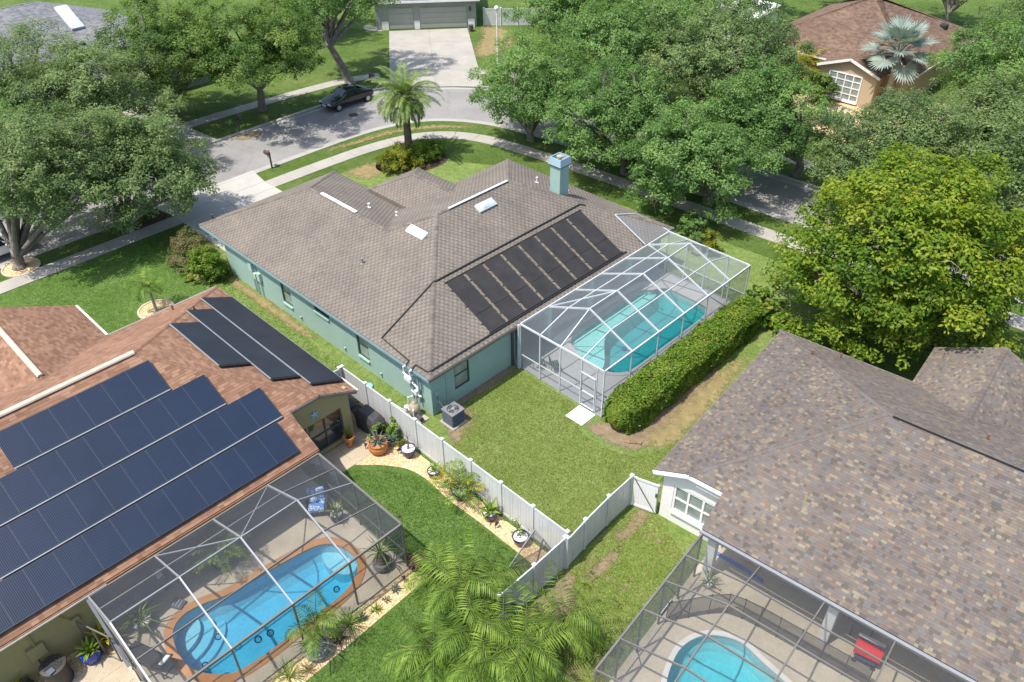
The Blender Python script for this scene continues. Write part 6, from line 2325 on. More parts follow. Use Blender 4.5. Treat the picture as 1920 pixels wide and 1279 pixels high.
for p, q in (((G0 - .05, GYf - .03, gz - .05), (gm, GYf - .03, gp - .03)), ((gm, GYf - .03, gp - .03), (G1 + .05, GYf - .03, gz - .05))):
    MB().bar(p, q, .05, .2).build('rake_board', 'white_paint', fh)
MB().box(-2.4, 62.6, 3.75, -1.8, 63.3, 4.05).build('roof_vent', 'black_rubber', fh, bevel=.04)
shed = thing('shed', 'pale corrugated metal roof at the top edge left of the far brown roof', 'shed', (-20.5, 59, 0))
m_ = MB()
nr_ = 36
vs = []
for i in range(nr_ + 1):
    x = -3.2 + 6.4 * i / nr_
    z = 2.55 + .04 * (i % 2)
    vs += [(x, -2.6, z), (x, 2.6, z + .7)]
m_.add(vs, [(2 * i, 2 * i + 2, 2 * i + 3, 2 * i + 1) for i in range(nr_)])
m_.build('metal_roof', 'white_paint', shed)
MB().box(-3.0, -2.4, 0, 3.0, 2.4, 2.5).build('wall', 'white_wall', shed)
vinyl_fence('white fence at the top edge beside the far brown roof', [(-14.9, 58 + 1.9 * i) for i in range(8)], 1.8, .5)

gh, Rgh, ga, gb2 = far_house('house', 'grey shingled house with a skylight in the top left corner', -68, -10, -48.5, 16, 'grey', 'grey_wall', 'y')
nsk = Vector((MS, 0, 1)).normalized()
ssk = Vector((1, 0, -MS)).normalized()
cs = Vector((-55.6, 7.6, 2.7 + MS * (-48.5 + 55.6)))
k_ = MB().obox(cs + nsk * .12, cy_ * .55, ssk * 1.5, nsk * .1).build('skylight', 'skylight_frame', Rgh.roof)
dome(cs + nsk * .225, ssk, cy_, nsk, 1.45, .5, .1).build('lens', 'skylight_lens', k_, smooth=True)
for dx, dy in ((2.6, 1.0), (3.0, -.6)):
    xx = -55.6 + dx
    MB().lathe([(.25, -.05), (.25, .12), (.2, .2)], (xx, 7.6 + dy, 2.7 + MS * (-48.5 - xx)), 12).build('vent_pipe', 'black_rubber', Rgh.roof)

# grey-green house with garage doors at the bend; its own turned frame
GA = math.atan2(43.4 - 36.6, -42.9 + 48.9)
gg = thing('house', 'grey-green house with two garage doors at the bend of the street', 'house', (-48.9, 36.6, 0), GA)
wall(gg, -1.2, 0, 9.4, .25, -.05, 2.9, 'grey_wall')
wall(gg, 9.15, .25, 9.4, 9, -.05, 2.9, 'grey_wall')
wall(gg, -1.2, .25, -.95, 9, -.05, 2.9, 'grey_wall')


def garage_door(x0, x1):
    d0 = None
    b_ = MB().box(x0, -.06, .04, x1, -.004, 2.2).build('garage_door', 'garage_door', gg)
    for j in range(4):
        MB().box(x0 + .04, -.085, .08 + j * .53, x1 - .04, -.062, .55 + j * .53).build('door_panel', 'garage_door', b_)


garage_door(.15, 2.75)
garage_door(3.45, 8.4)
for x0, x1 in ((2.8, 3.4), (8.5, 9.2), (-.6, .1)):
    MB().box(x0, -.12, 0, x1, -.002, .85).build('stone_base', 'white_wall', gg)
Rq = Roof(gg, 'grey', .2, (.25, .3, .36), nsingle=0, thick=.012)
rq = 5.6
Rq.plane([(-1.6, -.45, 2.98), (9.8, -.45, 2.98), (4.1, 5.3, 2.98 + MS * 5.7)], 51)
Rq.plane([(9.8, -.45, 2.98), (9.8, 10.5, 2.98), (4.1, 5.3, 2.98 + MS * 5.7)], 52)
Rq.plane([(-1.6, 10.5, 2.98), (-1.6, -.45, 2.98), (4.1, 5.3, 2.98 + MS * 5.7)], 53)
Rq.finish([])
gutter(gg, (-1.6, -.45, 2.98), (9.8, -.45, 2.98), 'white_paint', (0, -1), .08, .18, 'fascia')
MB().box(8.65, -.2, 1.7, 8.85, -.004, 2.1).build('wall_lamp', 'dark_metal', gg, bevel=.02)
vinyl_fence('white fence at the top edge right of the grey-green garage', [(-42.3 + 1.3 * i, 44.4 + 1.25 * i) for i in range(5)], 1.8, .4)

# ------------------------------------------------------------------ vehicles
def car(name, label, loc, rz, paint, L=4.6, Wd=1.82, H=1.42, van=False):
    root = thing(name, label, 'car', loc, rz)
    h = L / 2
    w = Wd / 2
    # stations along x: x, z-low, belt, roof, half width low, half width roof
    S = [(-h, .45, .76, .78, w * .76, w * .64), (-h + .12, .30, .90, .94, w * .94, w * .74), (-h + .55, .25, .98, 1.03, w, w * .78), (-h + .85, .25, .98, 1.22, w, w * .77),
         (-h + 1.45, .25, .97, H - .02, w, w * .75), (-.1, .25, .95, H, w, w * .76), (h - 2.05, .25, .94, H - .06, w, w * .75), (h - 1.35, .25, .92, .98, w, w * .76),
         (h - .7, .25, .86, .90, w, w * .78), (h - .18, .28, .74, .78, w * .93, w * .74), (h, .42, .60, .62, w * .75, w * .62)]
    v, f = [], []
    for x, zl, zb, zr_, wl, wr in S:
        v += [(x, -wl, zl), (x, -wl * 1.0, (zl + zb) / 2), (x, -wl * .97, zb), (x, -wr, zr_), (x, wr, zr_), (x, wl * .97, zb), (x, wl, (zl + zb) / 2), (x, wl, zl)]
    for i in range(len(S) - 1):
        for k in range(8):
            f.append((i * 8 + k, i * 8 + (k + 1) % 8, (i + 1) * 8 + (k + 1) % 8, (i + 1) * 8 + k))
    f += [tuple(reversed(range(8))), tuple(range((len(S) - 1) * 8, len(S) * 8))]
    f = [tuple(reversed(q)) for q in f]
    b = MB().add(v, f).build('body', paint, root, smooth=True)
    md = b.modifiers.new('sub', 'SUBSURF')
    md.levels = md.render_levels = 2

    def pane(nm, pts, off):
        c = [Vector(p) for p in pts]
        n = (c[1] - c[0]).cross(c[2] - c[0]).normalized()
        MB().add([p + n * off for p in c], [tuple(range(len(c)))]).build(nm, 'car_glass', root)
    r_ = w * .72
    pane('windscreen', [(h - 1.42, -r_ * .98, .98), (h - 1.42, r_ * .98, .98), (h - 1.98, r_ * .92, H - .09), (h - 1.98, -r_ * .92, H - .09)], .035)
    pane('rear_window', [(-h + .78, r_ * .95, 1.02), (-h + .78, -r_ * .95, 1.02), (-h + 1.5, -r_ * .9, H - .06), (-h + 1.5, r_ * .9, H - .06)], .03)
    for s_ in (-1, 1):
        for x0, x1, t0, t1 in ((-h + 1.15, -.12, -h + 1.6, -.12), (-.04, h - 1.5, -.04, h - 2.0)):
            q = [(x0, s_ * w * .955, .97), (x1, s_ * w * .955, .97), (t1, s_ * w * .775, H - .12), (t0, s_ * w * .775, H - .12)]
            if s_ > 0:
                q = q[::-1]
            pane('side_window', q, .012)
    for x in (-h + .82, h - .86):
        for s_ in (-1, 1):
            y = s_ * (w - .10)
            wh_ = MB().tube([(x, y - .11, .32), (x, y + .11, .32)], .32, 18).build('wheel', 'black_rubber', root)
            MB().tube([(x, y + s_ * .10, .32), (x, y + s_ * .118, .32)], .2, 14).build('rim', 'alu', wh_)
    for s_ in (-1, 1):
        MB().ball((h - .12, s_ * w * .66, .68), .12, .2, .07).build('headlight', 'chrome', root)
        MB().ball((-h + .12, s_ * w * .66, .76), .1, .2, .08).build('tail_light', 'tail_red', root)
        MB().ball((h - 1.55, s_ * (w + .09), 1.0), .09, .1, .07).build('mirror', paint, root)
    MB().box(h - .02, -.26, .48, h + .015, .26, .6).build('number_plate', 'white_paint', root)
    return root


car('car', 'glossy black sedan parked under the oaks across the street', (-35.35, 21.2, -.1), -math.pi / 2, 'car_black', 4.75, 1.85, 1.52)
car('car', 'white car parked at the left edge under the big grey-green oak', (-31.0, -9.2, -.1), math.pi / 2, 'car_white', 4.5, 1.85, 1.6)
car('car', 'red car barely showing at the left picture edge', (-41.5, -14.9, 0), .2, 'red_cloth')

# ------------------------------------------------------------------ street things
def mailbox(label, loc, rz, mat='dark_metal'):
    r_ = thing('mailbox', label, 'mailbox', loc, rz)
    MB().box(-.05, -.05, -.02, .05, .05, 1.25).build('post', mat, r_)
    b = MB()
    prof = [(-.12, 0), (.12, 0), (.12, .16), (.085, .24), (0, .275), (-.085, .24), (-.12, .16)]
    vs = [(x, y, 1.0 + z) for x in (-.62, -.04) for y, z in prof]
    b.add(vs, [(k, (k + 1) % 7, 7 + (k + 1) % 7, 7 + k) for k in range(7)] + [tuple(reversed(range(7))), tuple(range(7, 14))])
    bo = b.build('box', mat, r_)
    MB().box(-.3, .122, 1.15, -.16, .135, 1.32).build('flag', 'tail_red', bo)
    MB().bar((-.5, 0, .98), (0, 0, .7), .04, .04).build('bracket', mat, r_)
    return r_


mailbox('dark mailbox on a post at the kerb beside the pale driveway', (-29.0, 9.6, 0), 0)
mailbox('black mailbox across the street in the shaded verge', (-37.3, 11.8, 0), math.pi)
mailbox('black mailbox between the black car and the footpath', (-37.0, 25.0, 0), math.pi)
lp = thing('lamp_post', 'thin pale street pole at the left end of the dense oaks', 'lamp post', (-32.2, 36.4, 0))
MB().tube([(0, 0, -.02), (0, 0, 2), (0, 0, 5.2)], [.09, .07, .05], 10).build('pole', 'white_paint', lp)
MB().ball((0, 0, 5.35), .22, .22, .2).build('lantern', 'white_paint', lp)
mh = MB().lathe([(.42, 0), (.42, .012), (.36, .018)], (-33.0, 20.0, -.099), 20).build('manhole_cover', 'dark_metal')
tag(mh, 'dark round manhole cover in the road beside the black car', 'manhole cover')
bb = thing('bucket', 'small dark trash can at the corner of the grey-green garage', 'bin', (-42.0, 42.2, 0))
MB().lathe([(.2, 0), (.26, .6), (.28, .6), (.28, .64)], (0, 0, 0), 12).build('can', 'dark_metal', bb)

# ------------------------------------------------------------------ things along the teal wall
ac = thing('air_conditioner', 'square grey air conditioner unit on a pad behind the teal house', 'air conditioner', (.98, .42, 0))


def ac_unit(root, w, h, mat, topmat):
    MB().box(-w - .1, -w - .1, -.03, w + .1, w + .1, .07).build('pad', 'concrete', root)
    b = MB().box(-w, -w, .07, w, w, h).build('cabinet', mat, root, bevel=.03)
    for sx, sy in ((1, 0), (0, -1), (0, 1), (-1, 0)):
        for j in range(7):
            z = .16 + j * (h - .28) / 6
            if sx:
                MB().box(sx * w - .012 * (sx < 0), -w + .06, z - .012, sx * w + .012 * (sx > 0), w - .06, z + .012).build('louvre', mat, b)
            else:
                MB().box(-w + .06, sy * w - .012 * (sy < 0), z - .012, w - .06, sy * w + .012 * (sy > 0), z + .012).build('louvre', mat, b)
    t = MB()
    t.sheet([[(-w - .02, -w - .02), (w + .02, -w - .02), (w + .02, w + .02), (-w - .02, w + .02)], [(.8 * w * math.cos(a), .8 * w * math.sin(a)) for a in np.linspace(0, 2 * math.pi, 24, endpoint=False)]], h + .05, h)
    t.build('top_plate', topmat, root)
    MB().lathe([(.79 * w, h - .06), (.79 * w, h + .004)], (0, 0, 0), 24).build('fan_well', 'black_rubber', root)
    g = MB()
    for r in (.75, .5, .25):
        g.tube([(r * w * math.cos(a), r * w * math.sin(a), h + .055) for a in np.linspace(0, 2 * math.pi, 25)], .008, 5, False)
    for a in np.linspace(0, math.pi, 6, endpoint=False):
        g.bar((-.8 * w * math.cos(a), -.8 * w * math.sin(a), h + .06), (.8 * w * math.cos(a), .8 * w * math.sin(a), h + .06), .012, .012)
    g.build('fan_guard', 'grey_metal', root)
    fa_ = MB()
    for a in (0, 2.09, 4.18):
        fa_.add([(.08 * w * math.cos(a), .08 * w * math.sin(a), h + .012), (.7 * w * math.cos(a - .45), .7 * w * math.sin(a - .45), h + .01), (.7 * w * math.cos(a + .45), .7 * w * math.sin(a + .45), h + .03)], [(0, 1, 2)])
    fa_.build('fan_blades', 'alu', root)
    MB().lathe([(.2 * w, h + .03), (.2 * w, h + .07), (.05, h + .075)], (0, 0, 0), 14).build('motor_cap', 'alu', root)


ac_unit(ac, .38, .78, 'slate_cloth', 'grey_metal')
MB().tube([(-.38, .1, .4), (-.75, .0, .5), (-.93, -.1, .9), (-.95, -.1, 1.25)], .025, 6).build('hose', 'grey_metal', ac)
MB().box(-.98, -.22, 1.2, -.86, -.02, 1.45).build('switch_box', 'teal_wall', ac)
pm = thing('pool_pump', 'pool pump and sand filter on the ground at the teal house corner', 'pool pump', (-.75, -.55, 0))
MB().box(-.6, -.35, -.02, .75, .3, .06).build('pad', 'concrete', pm)
MB().lathe([(.2, .06), (.27, .15), (.29, .45), (.26, .62), (.15, .74), (.1, .76), (.1, .86), (.02, .88)], (.05, .0, 0), 18).build('filter_tank', 'sand_filter', pm, smooth=True)
MB().tube([(.4, -.1, .25), (.75, -.15, .25)], .11, 12).build('pump_motor', 'dark_metal', pm)
MB().lathe([(.1, .1), (.12, .2), (.12, .42), (.08, .45)], (-.35, -.15, 0), 14).build('strainer', 'pvc', pm)
g = MB()
g.tube([(-.35, -.15, .3), (-.1, -.2, .5), (.05, -.3, .5)], .04, 8)
g.tube([(.3, -.25, .1), (.3, -.25, .6), (.05, -.1, .6)], .04, 8)
g.tube([(-.5, .1, .1), (-.5, .1, .75), (-.4, .3, .75)], .04, 8)
g.build('pipework', 'pvc', pm)
MB().lathe([(.09, .06), (.09, .3), (.03, .34)], (-.2, -.42, 0), 12).build('chlorinator', 'pale_blue', pm)
bd = MB().lathe([(.02, .10), (.24, .10), (.26, .06), (.24, .01), (.02, .0)], (-3.95, -.85, .01), 20).build('splash_pad', 'pale_blue')
tag(bd, 'pale blue round pad on the grass strip by the teal wall', 'pad')
hs = MB().tube([(-3.7, -.85, .03), (-2.6, -.8, .03), (-1.5, -.72, .03), (-1.2, -.65, .05)], .022, 6).build('hose', 'pvc')
tag(hs, 'thin white hose running from the blue pad to the pool pump', 'hose')
# bricks on the dirt at the hedge end
for i, (x, y, a) in enumerate(((7.75, 5.0, .3), (7.95, 5.15, .5), (8.15, 5.3, .2))):
    o = MB().box(-.14, -.1, 0, .14, .1, .07).build('paving_block', 'dirt', bevel=.01)
    o.location = (x, y, .015)
    o.rotation_euler = (0, 0, a)
    tag(o, 'loose tan paving block in the soil near the hedge end, %s of three' % ('leftmost', 'middle', 'rightmost')[i], 'block', 'loose blocks by the hedge')


# ------------------------------------------------------------------ pots and plants
def pot(root, r, h, mat, fill='white_stone', style=0):
    if style == 0:
        prof = [(r * .62, 0), (r * .85, h * .35), (r, h * .8), (r * 1.04, h), (r * .92, h), (r * .9, h * .86)]
    elif style == 1:
        prof = [(r * .7, 0), (r * .98, h * .3), (r * 1.05, h * .6), (r * .95, h * .86), (r * 1.02, h * .95), (r * 1.0, h), (r * .86, h), (r * .85, h * .9)]
    else:
        prof = [(r * .5, 0), (r * .55, h * .1), (r * .4, h * .3), (r * .5, h * .45), (r * .95, h * .75), (r, h), (r * .85, h), (r * .8, h * .9)]
    p = MB().lathe(prof, (0, 0, 0), 22).build('pot', mat, root, smooth=False)
    MB().lathe([(r * .9, h * .80), (r * .9, h * .885), (.02, h * .92)], (0, 0, 0), 22).build('stones', fill, p)
    return p


def spikes(root, n, L, z, mat, wid=.025, el=(1.4, .5), droop=.5, name='leaf', r0=.03, tipfold=True):
    for k in range(n):
        az = k * 2.39996 + RS.normal() * .2
        e = el[0] + (el[1] - el[0]) * (k + .5) / n
        l_ = L * (.75 + .4 * RS.rand())
        d0 = np.array((math.cos(az) * math.cos(e), math.sin(az) * math.cos(e), math.sin(e)))
        s_ = np.array((-math.sin(az), math.cos(az), 0))
        b = np.array((r0 * math.cos(az), r0 * math.sin(az), z))
        m1 = b + d0 * l_ * .45
        e2 = e - droop
        d1 = np.array((math.cos(az) * math.cos(e2), math.sin(az) * math.cos(e2), math.sin(e2)))
        tp = m1 + d1 * l_ * .55
        vl = [(b - s_ * wid * .5, m1 - s_ * wid, m1 + s_ * wid, b + s_ * wid * .5), (m1 - s_ * wid, tp - s_ * .003, tp + s_ * .003, m1 + s_ * wid)]
        quads_object(name, vl, mat, root)


def potted(label, loc, r, h, potmat, style=0, fill='white_stone'):
    t = thing('potted_plant', label, 'potted plant', (loc[0], loc[1], loc[2] if len(loc) > 2 else .02))
    pot(t, r, h, potmat, fill, style)
    return t


p = potted('big terracotta pot with blue-grey agave at the head of the gravel bed', (-.05, -3.25), .44, .58, 'terracotta', 1, 'grey_stone')
spikes(p, 26, .65, .55, 'leaf_blue', .035, (1.45, .3), .3, r0=.08)
p = potted('dark blue pot with a bare stem, second along the gravel bed', (1.15, -2.48), .34, .46, 'navy_glaze')
MB().tube([(0, 0, .38), (.03, .02, .8), (.0, .05, 1.15)], [.05, .03, .015], 7).build('stem', 'bark_palm', p)
spikes(p, 5, .35, 1.05, 'leaf_dry', .015, (1.4, .9), .3)
p = potted('small dark blue pot with a short palm shoot, third along the gravel bed', (2.95, -2.55), .28, .4, 'navy_glaze')
spikes(p, 9, .5, .36, 'leaf_palm', .05, (1.4, .6), .4)
p = potted('dark blue pot holding the yellow-green palm against the fence', (4.65, -2.58), .36, .5, 'navy_glaze')
m_ = MB()
spn = MB()
for k in range(14):
    vl = []
    frond(vl, (.05 * math.cos(k * 2.4), .05 * math.sin(k * 2.4), .45), k * 2.39996, 1.45 - .85 * k / 14, 1.35, 1.2, 13, .42, .03, .2, k, spn)
    quads_object('frond', vl, 'leaf_gold' if k % 4 == 0 else 'leaf_palm', p)
spn.build('leaf_ribs', 'stem', p)
p = potted('dark blue pot with broad bright leaves, fifth along the gravel bed', (6.4, -2.5), .32, .44, 'navy_glaze')
spikes(p, 13, .7, .4, 'leaf_palm', .075, (1.45, .4), .5)
p = potted('dark blue pot with a thin leafy sprig, last before the fence corner', (8.2, -2.55), .33, .46, 'navy_glaze')
MB().tube([(0, 0, .4), (-.1, .02, .8), (-.25, .05, 1.2)], [.02, .015, .008], 6).build('stem', 'stem', p)
P, Nn = [], []
for k in range(50):
    t = RS.rand()
    P.append((-.25 * t + RS.normal() * .09, RS.normal() * .09, .55 + .75 * t))
leaf_object('leaves', np.array(P), unit(50), .14, .5, .5 + .2 * RS.normal(size=50), 'leaf_palm', p)
p = potted('orange and white footed planter with a green tuft by the olive wall', (-1.25, -3.95, .03), .28, .62, 'terracotta', 2, 'mulch')
spikes(p, 26, .5, .55, 'leaf_palm', .02, (1.5, .8), .2)
p = potted('small pale pot with variegated foliage behind the terracotta pot', (.1, -2.55), .2, .3, 'grey_stone', 0, 'mulch')
spikes(p, 14, .42, .28, 'leaf_blue', .05, (1.3, .3), .4)
p = potted('low clump of bright leaves behind the terracotta pot', (.55, -2.4), .16, .22, 'terracotta', 0, 'mulch')
spikes(p, 16, .35, .2, 'leaf_yellow', .05, (1.3, .3), .4)
p = potted('big dark bowl with white stones and drooping blue-green leaves by the cage', (6.35, -11.05), .46, .5, 'grey_stone', 1)
spikes(p, 22, 1.2, .45, 'leaf_blue', .025, (1.2, .4), .9)
p = potted('cobalt blue pot with leafy croton by the olive wall', (.75, -16.75), .34, .5, 'blue_glaze', 1, 'mulch')
spikes(p, 20, .6, .45, 'leaf_palm', .07, (1.45, .3), .4)
p = potted('white stone pot with a tall palm under the dark cage', (.5, -11.45, .06), .42, .5, 'navy_glaze', 0)
spn = MB()
for k in range(18):
    vl = []
    frond(vl, (.05 * math.cos(k * 2.4), .05 * math.sin(k * 2.4), .9), k * 2.39996, 1.4 - 1.1 * k / 18, 1.35, 1.5, 16, .4, .02, .3, k, spn)
    quads_object('frond', vl, 'leaf_palm', p)
spn.tube([(0, 0, .4), (0, 0, .95)], [.07, .05], 8)
spn.build('stem', 'stem', p)
p = potted('dark blue pot with a sparse green plant beside the floral armchair', (1.95, -7.0, .06), .28, .5, 'navy_glaze', 0)
spikes(p, 14, .6, .45, 'leaf_palm', .035, (1.4, .3), .5)
p = potted('grey square-shouldered stone urn with a dark cone plant in the cage corner', (5.15, -7.15, .06), .36, .42, 'grey_stone', 1)
MB().lathe([(.2, .36), (.22, .45), (.18, .55), (.2, .62), (.14, .72), (.16, .8), (.05, .95)], (0, 0, 0), 14).build('caudex', 'bark_palm', p)
spikes(p, 18, .9, .9, 'leaf_palm', .03, (1.4, .2), .7)
p = potted('tall leafy palm pot standing by the dark cage end wall', (.9, -14.9, .06), .36, .45, 'grey_stone', 0)
spikes(p, 24, 1.1, .42, 'leaf_palm', .03, (1.45, .2), .7)

# plants growing straight from the gravel strip by the dark cage
def ground_plant(label, loc, n, L, mat, wid, el=(1.4, .2), droop=.7, z=.02):
    t = thing('garden_plant', label, 'plant', (loc[0], loc[1], .02))
    spikes(t, n, L, z, mat, wid, el, droop)
    return t


ground_plant('green cycad in the gravel strip left of the bowl', (6.3, -9.6), 34, .95, 'leaf_palm', .02)
ground_plant('small green aloe in the gravel strip', (6.45, -8.55), 12, .35, 'leaf_palm', .03)
ground_plant('grey succulent in the gravel strip near the aloe', (6.35, -9.1), 14, .28, 'leaf_blue', .035)
ground_plant('tiny dark plant in the gravel strip', (6.4, -8.0), 10, .22, 'leaf_blue', .025)
ground_plant('small blue-green plant near the far end of the gravel strip', (6.3, -7.45), 14, .3, 'leaf_blue', .03)
ground_plant('dark red bromeliad below the green cycad', (6.5, -10.2), 16, .4, 'leaf_purple', .035)
ground_plant('spiky grass tuft at the lower end of the gravel strip', (6.4, -12.3), 40, .8, 'leaf_palm', .014)
ground_plant('brown grass tuft beside the bowl', (6.7, -11.7), 26, .5, 'leaf_dry', .014)
ground_plant('small green tuft beside the paved corner, lower left', (2.9, -17.2), 20, .4, 'leaf_palm', .02)
ground_plant('bright yellow croton inside the small trellis', (.6, -16.1), 26, .9, 'leaf_gold', .07, (1.45, .2), .4, .3)
ground_plant('yellow-green plant at the bottom left picture corner', (.35, -19.2), 24, .8, 'leaf_gold', .06, (1.45, .2), .5, .2)
ap_ = feather_palm('areca_palm', 'thin palm leaning over the blue pool beside the dark cage', (5.6 + .55, -10.75), 1.2, 12, 1.45, 1.9, 18, .42, .018, 'leaf_palm', .06, 1.5, .1, 'stem', None, .5)

# small black garden spotlights
for i, (x, y) in enumerate(((.72, -2.75), (3.72, -2.62), (6.95, -2.72), (-.55, -3.6), (6.3, -7.0))):
    s_ = thing('spotlight', 'small black garden spotlight on a stake, %s' % ('beside the second blue pot', 'before the yellow-green palm pot', 'before the last blue pot', 'left of the terracotta pot', 'at the far end of the cage gravel strip')[i], 'spotlight', (x, y, .02), .6 * i, 'garden spotlights')
    MB().tube([(0, 0, -.02), (0, 0, .2)], .015, 6).build('stake', 'black_pipe', s_)
    MB().tube([(0, 0, .2), (.1, .04, .3)], [.05, .075], 10).build('lamp_head', 'black_pipe', s_)
sp2 = MB().lathe([(.03, .0), (.07, .02), (.06, .05)], (3.6, -5.05, .0), 10).build('sprinkler', 'black_pipe')
tag(sp2, 'tiny dark sprinkler head in the middle of the lush lawn', 'sprinkler')

# grills and bench by the fence
gr = thing('barbecue_grill', 'large barbecue under a black cover beside the white fence', 'grill', (-1.35, -2.65, .02))
b_ = MB()
pr_b = [(-.75, -.32, 0), (.75, -.32, 0), (.75, .32, 0), (-.75, .32, 0), (-.72, -.34, .55), (.72, -.34, .55), (.72, .34, .55), (-.72, .34, .55), (-.8, -.36, .82), (.8, -.36, .82), (.8, .34, .85), (-.8, .34, .85), (-.5, -.22, 1.1), (.5, -.22, 1.1), (.52, .3, 1.18), (-.52, .3, 1.18)]
fs_ = []
for l in range(3):
    for k in range(4):
        fs_.append((4 * l + k, 4 * l + (k + 1) % 4, 4 * l + 4 + (k + 1) % 4, 4 * l + 4 + k))
fs_.append((12, 13, 14, 15))
cv = b_.add(pr_b, fs_).build('cover', 'cover_black', gr, smooth=False, bevel=.05)
for x in (-.6, .6):
    for y in (-.25, .25):
        MB().tube([(x, y - .02, .05), (x, y + .02, .05)], .05, 10).build('wheel', 'black_rubber', gr)
k2_ = thing('kettle_grill', 'rounded dark grill with side shelf near the fence corner', 'grill', (-2.75, -2.75, .02))
MB().ball((0, 0, .85), .34, .34, .26, 18, 10).build('bowl', 'cover_black', k2_, smooth=True)
for a in (0, 2.09, 4.18):
    MB().tube([(.2 * math.cos(a), .2 * math.sin(a), .7), (.36 * math.cos(a), .36 * math.sin(a), 0)], .02, 6).build('leg', 'dark_metal', k2_)
MB().box(.3, -.2, .8, .75, .2, .84).build('side_shelf', 'black_rubber', k2_)
MB().box(-.25, .32, .82, .25, .37, .88).build('handle', 'dark_metal', k2_)
bn = thing('bench', 'narrow wooden bench along the fence behind the grills', 'bench', (-3.5, -2.35, .02), 0)
for j in range(3):
    MB().box(-.65, -.18 + j * .125, .42, .65, -.07 + j * .125, .45).build('slat', 'wood', bn)
for x in (-.55, .55):
    MB().box(x - .03, -.16, 0, x + .03, .16, .42).build('leg', 'dark_metal', bn)
bk = thing('bucket', 'blue bucket in the corner of the white fence', 'bucket', (-3.85, -2.75, .02))
MB().lathe([(.15, 0), (.22, .42), (.24, .42), (.24, .46), (.2, .46), (.19, .4)], (0, 0, 0), 16).build('pail', 'blue_plastic', bk)
# stone bench at the cage corner
be = thing('bench', 'pale curved stone bench outside the dark cage corner', 'bench', (-.55, -5.75, .03), .1)
arc = [(-.75 + 1.5 * i / 8, .12 * math.sin(math.pi * i / 8)) for i in range(9)]
s_ = MB().prism([(x, y - .2) for x, y in arc] + [(x, y + .2) for x, y in arc[::-1]], .4, .48)
s_.build('seat', 'concrete', be)
for x in (-.5, .5):
    MB().box(x - .09, -.15, 0, x + .09, .22, .4).build('leg', 'concrete', be)

# furniture inside the dark cage
ar = thing('armchair', 'armchair with blue and white floral cushions under the dark screen', 'armchair', (.95, -7.25, .06), .9)


def floral():
    m, nt, out = nt_new('floral')
    v = N(nt, 'ShaderNodeTexVoronoi')
    v.inputs['Scale'].default_value = 7
    nt.links.new(pos_node(nt), v.inputs['Vector'])
    b = N(nt, 'ShaderNodeBsdfPrincipled')
    b.inputs['Roughness'].default_value = .8
    nt.links.new(ramp(nt, v.outputs['Distance'], [(.18, (.05, .17, .55)), (.3, (.25, .42, .75)), (.42, (.75, .78, .8)), (.6, (.10, .28, .62))]), b.inputs['Base Color'])
    nt.links.new(b.outputs[0], out.inputs['Surface'])


floral()
MB().box(-.34, -.36, .3, .34, .34, .5).build('seat_cushion', 'floral', ar, bevel=.06)
MB().box(-.36, .26, .45, .36, .46, 1.05).build('back_cushion', 'floral', ar, bevel=.08)
for x in (-.46, .38):
    MB().box(x, -.4, .1, x + .09, .42, .62).build('arm', 'dark_metal', ar, bevel=.03)
MB().box(-.38, -.3, .1, .38, .42, .28).build('base_frame', 'dark_metal', ar)
MB().ball((-.1, .1, .62), .2, .12, .16).build('throw_pillow', 'floral', ar, smooth=True)


def lounger(label, loc, rz, mat='slate_cloth', group='sun loungers in the dark cage'):
    t = thing('sun_lounger', label, 'sun lounger', loc, rz, group)
    fr = MB()
    for s_ in (-1, 1):
        fr.bar((-.95, s_ * .3, .3), (.95, s_ * .3, .3), .04, .05)
    fr.bar((-.95, -.3, .3), (-.95, .3, .3), .04, .05)
    fr.bar((.95, -.3, .3), (.95, .3, .3), .04, .05)
    fr.build('frame', 'dark_metal', t)
    for x in (-.8, .8):
        for s_ in (-1, 1):
            MB().box(x - .02, s_ * .3 - .02, 0, x + .02, s_ * .3 + .02, .28).build('leg', 'dark_metal', t)
    MB().box(-.95, -.29, .33, .3, .29, .41).build('mattress', mat, t, bevel=.03)
    MB().obox((.6, 0, .55), Vector((.32, 0, .2)), Vector((0, .29, 0)), Vector((-.02, 0, .035))).build('backrest', mat, t, bevel=.03)
    MB().obox((.78, 0, .72), Vector((.1, 0, .06)), Vector((0, .2, 0)), Vector((-.02, 0, .03))).build('pillow', 'white_cloth', t, bevel=.02)
    return t


lounger('shaded sun lounger under the eave beside the big potted palm', (-.5, -12.3, .06), 1.45)
lounger('shaded sun lounger under the eave nearer the cage end wall', (-.4, -14.3, .06), 1.45)
lounger('dark sun lounger in the sun at the lower left end of the blue pool', (2.5, -15.35, .06), .35, 'cover_black')
pu = thing('pool_float', 'small grey floating step on the beige deck at the pool end', 'float', (.95, -13.55, .06), .5)
MB().box(-.24, -.2, 0, .24, .2, .12).build('body', 'slate_cloth', pu, bevel=.04)
for j in range(3):
    MB().box(-.18 + j * .13, -.14, .121, -.1 + j * .13, .14, .16).build('rib', 'grey_metal', pu, bevel=.01)


def glass_ball(label, x, y, r):
    b = MB().ball((0, 0, 0), r, r, r, 16, 10).build('glass_float', 'bubble', smooth=True)
    b.location = (x, y, -.03 + r * .45)
    tag(b, label, 'glass float', 'glass floats on the blue pool')


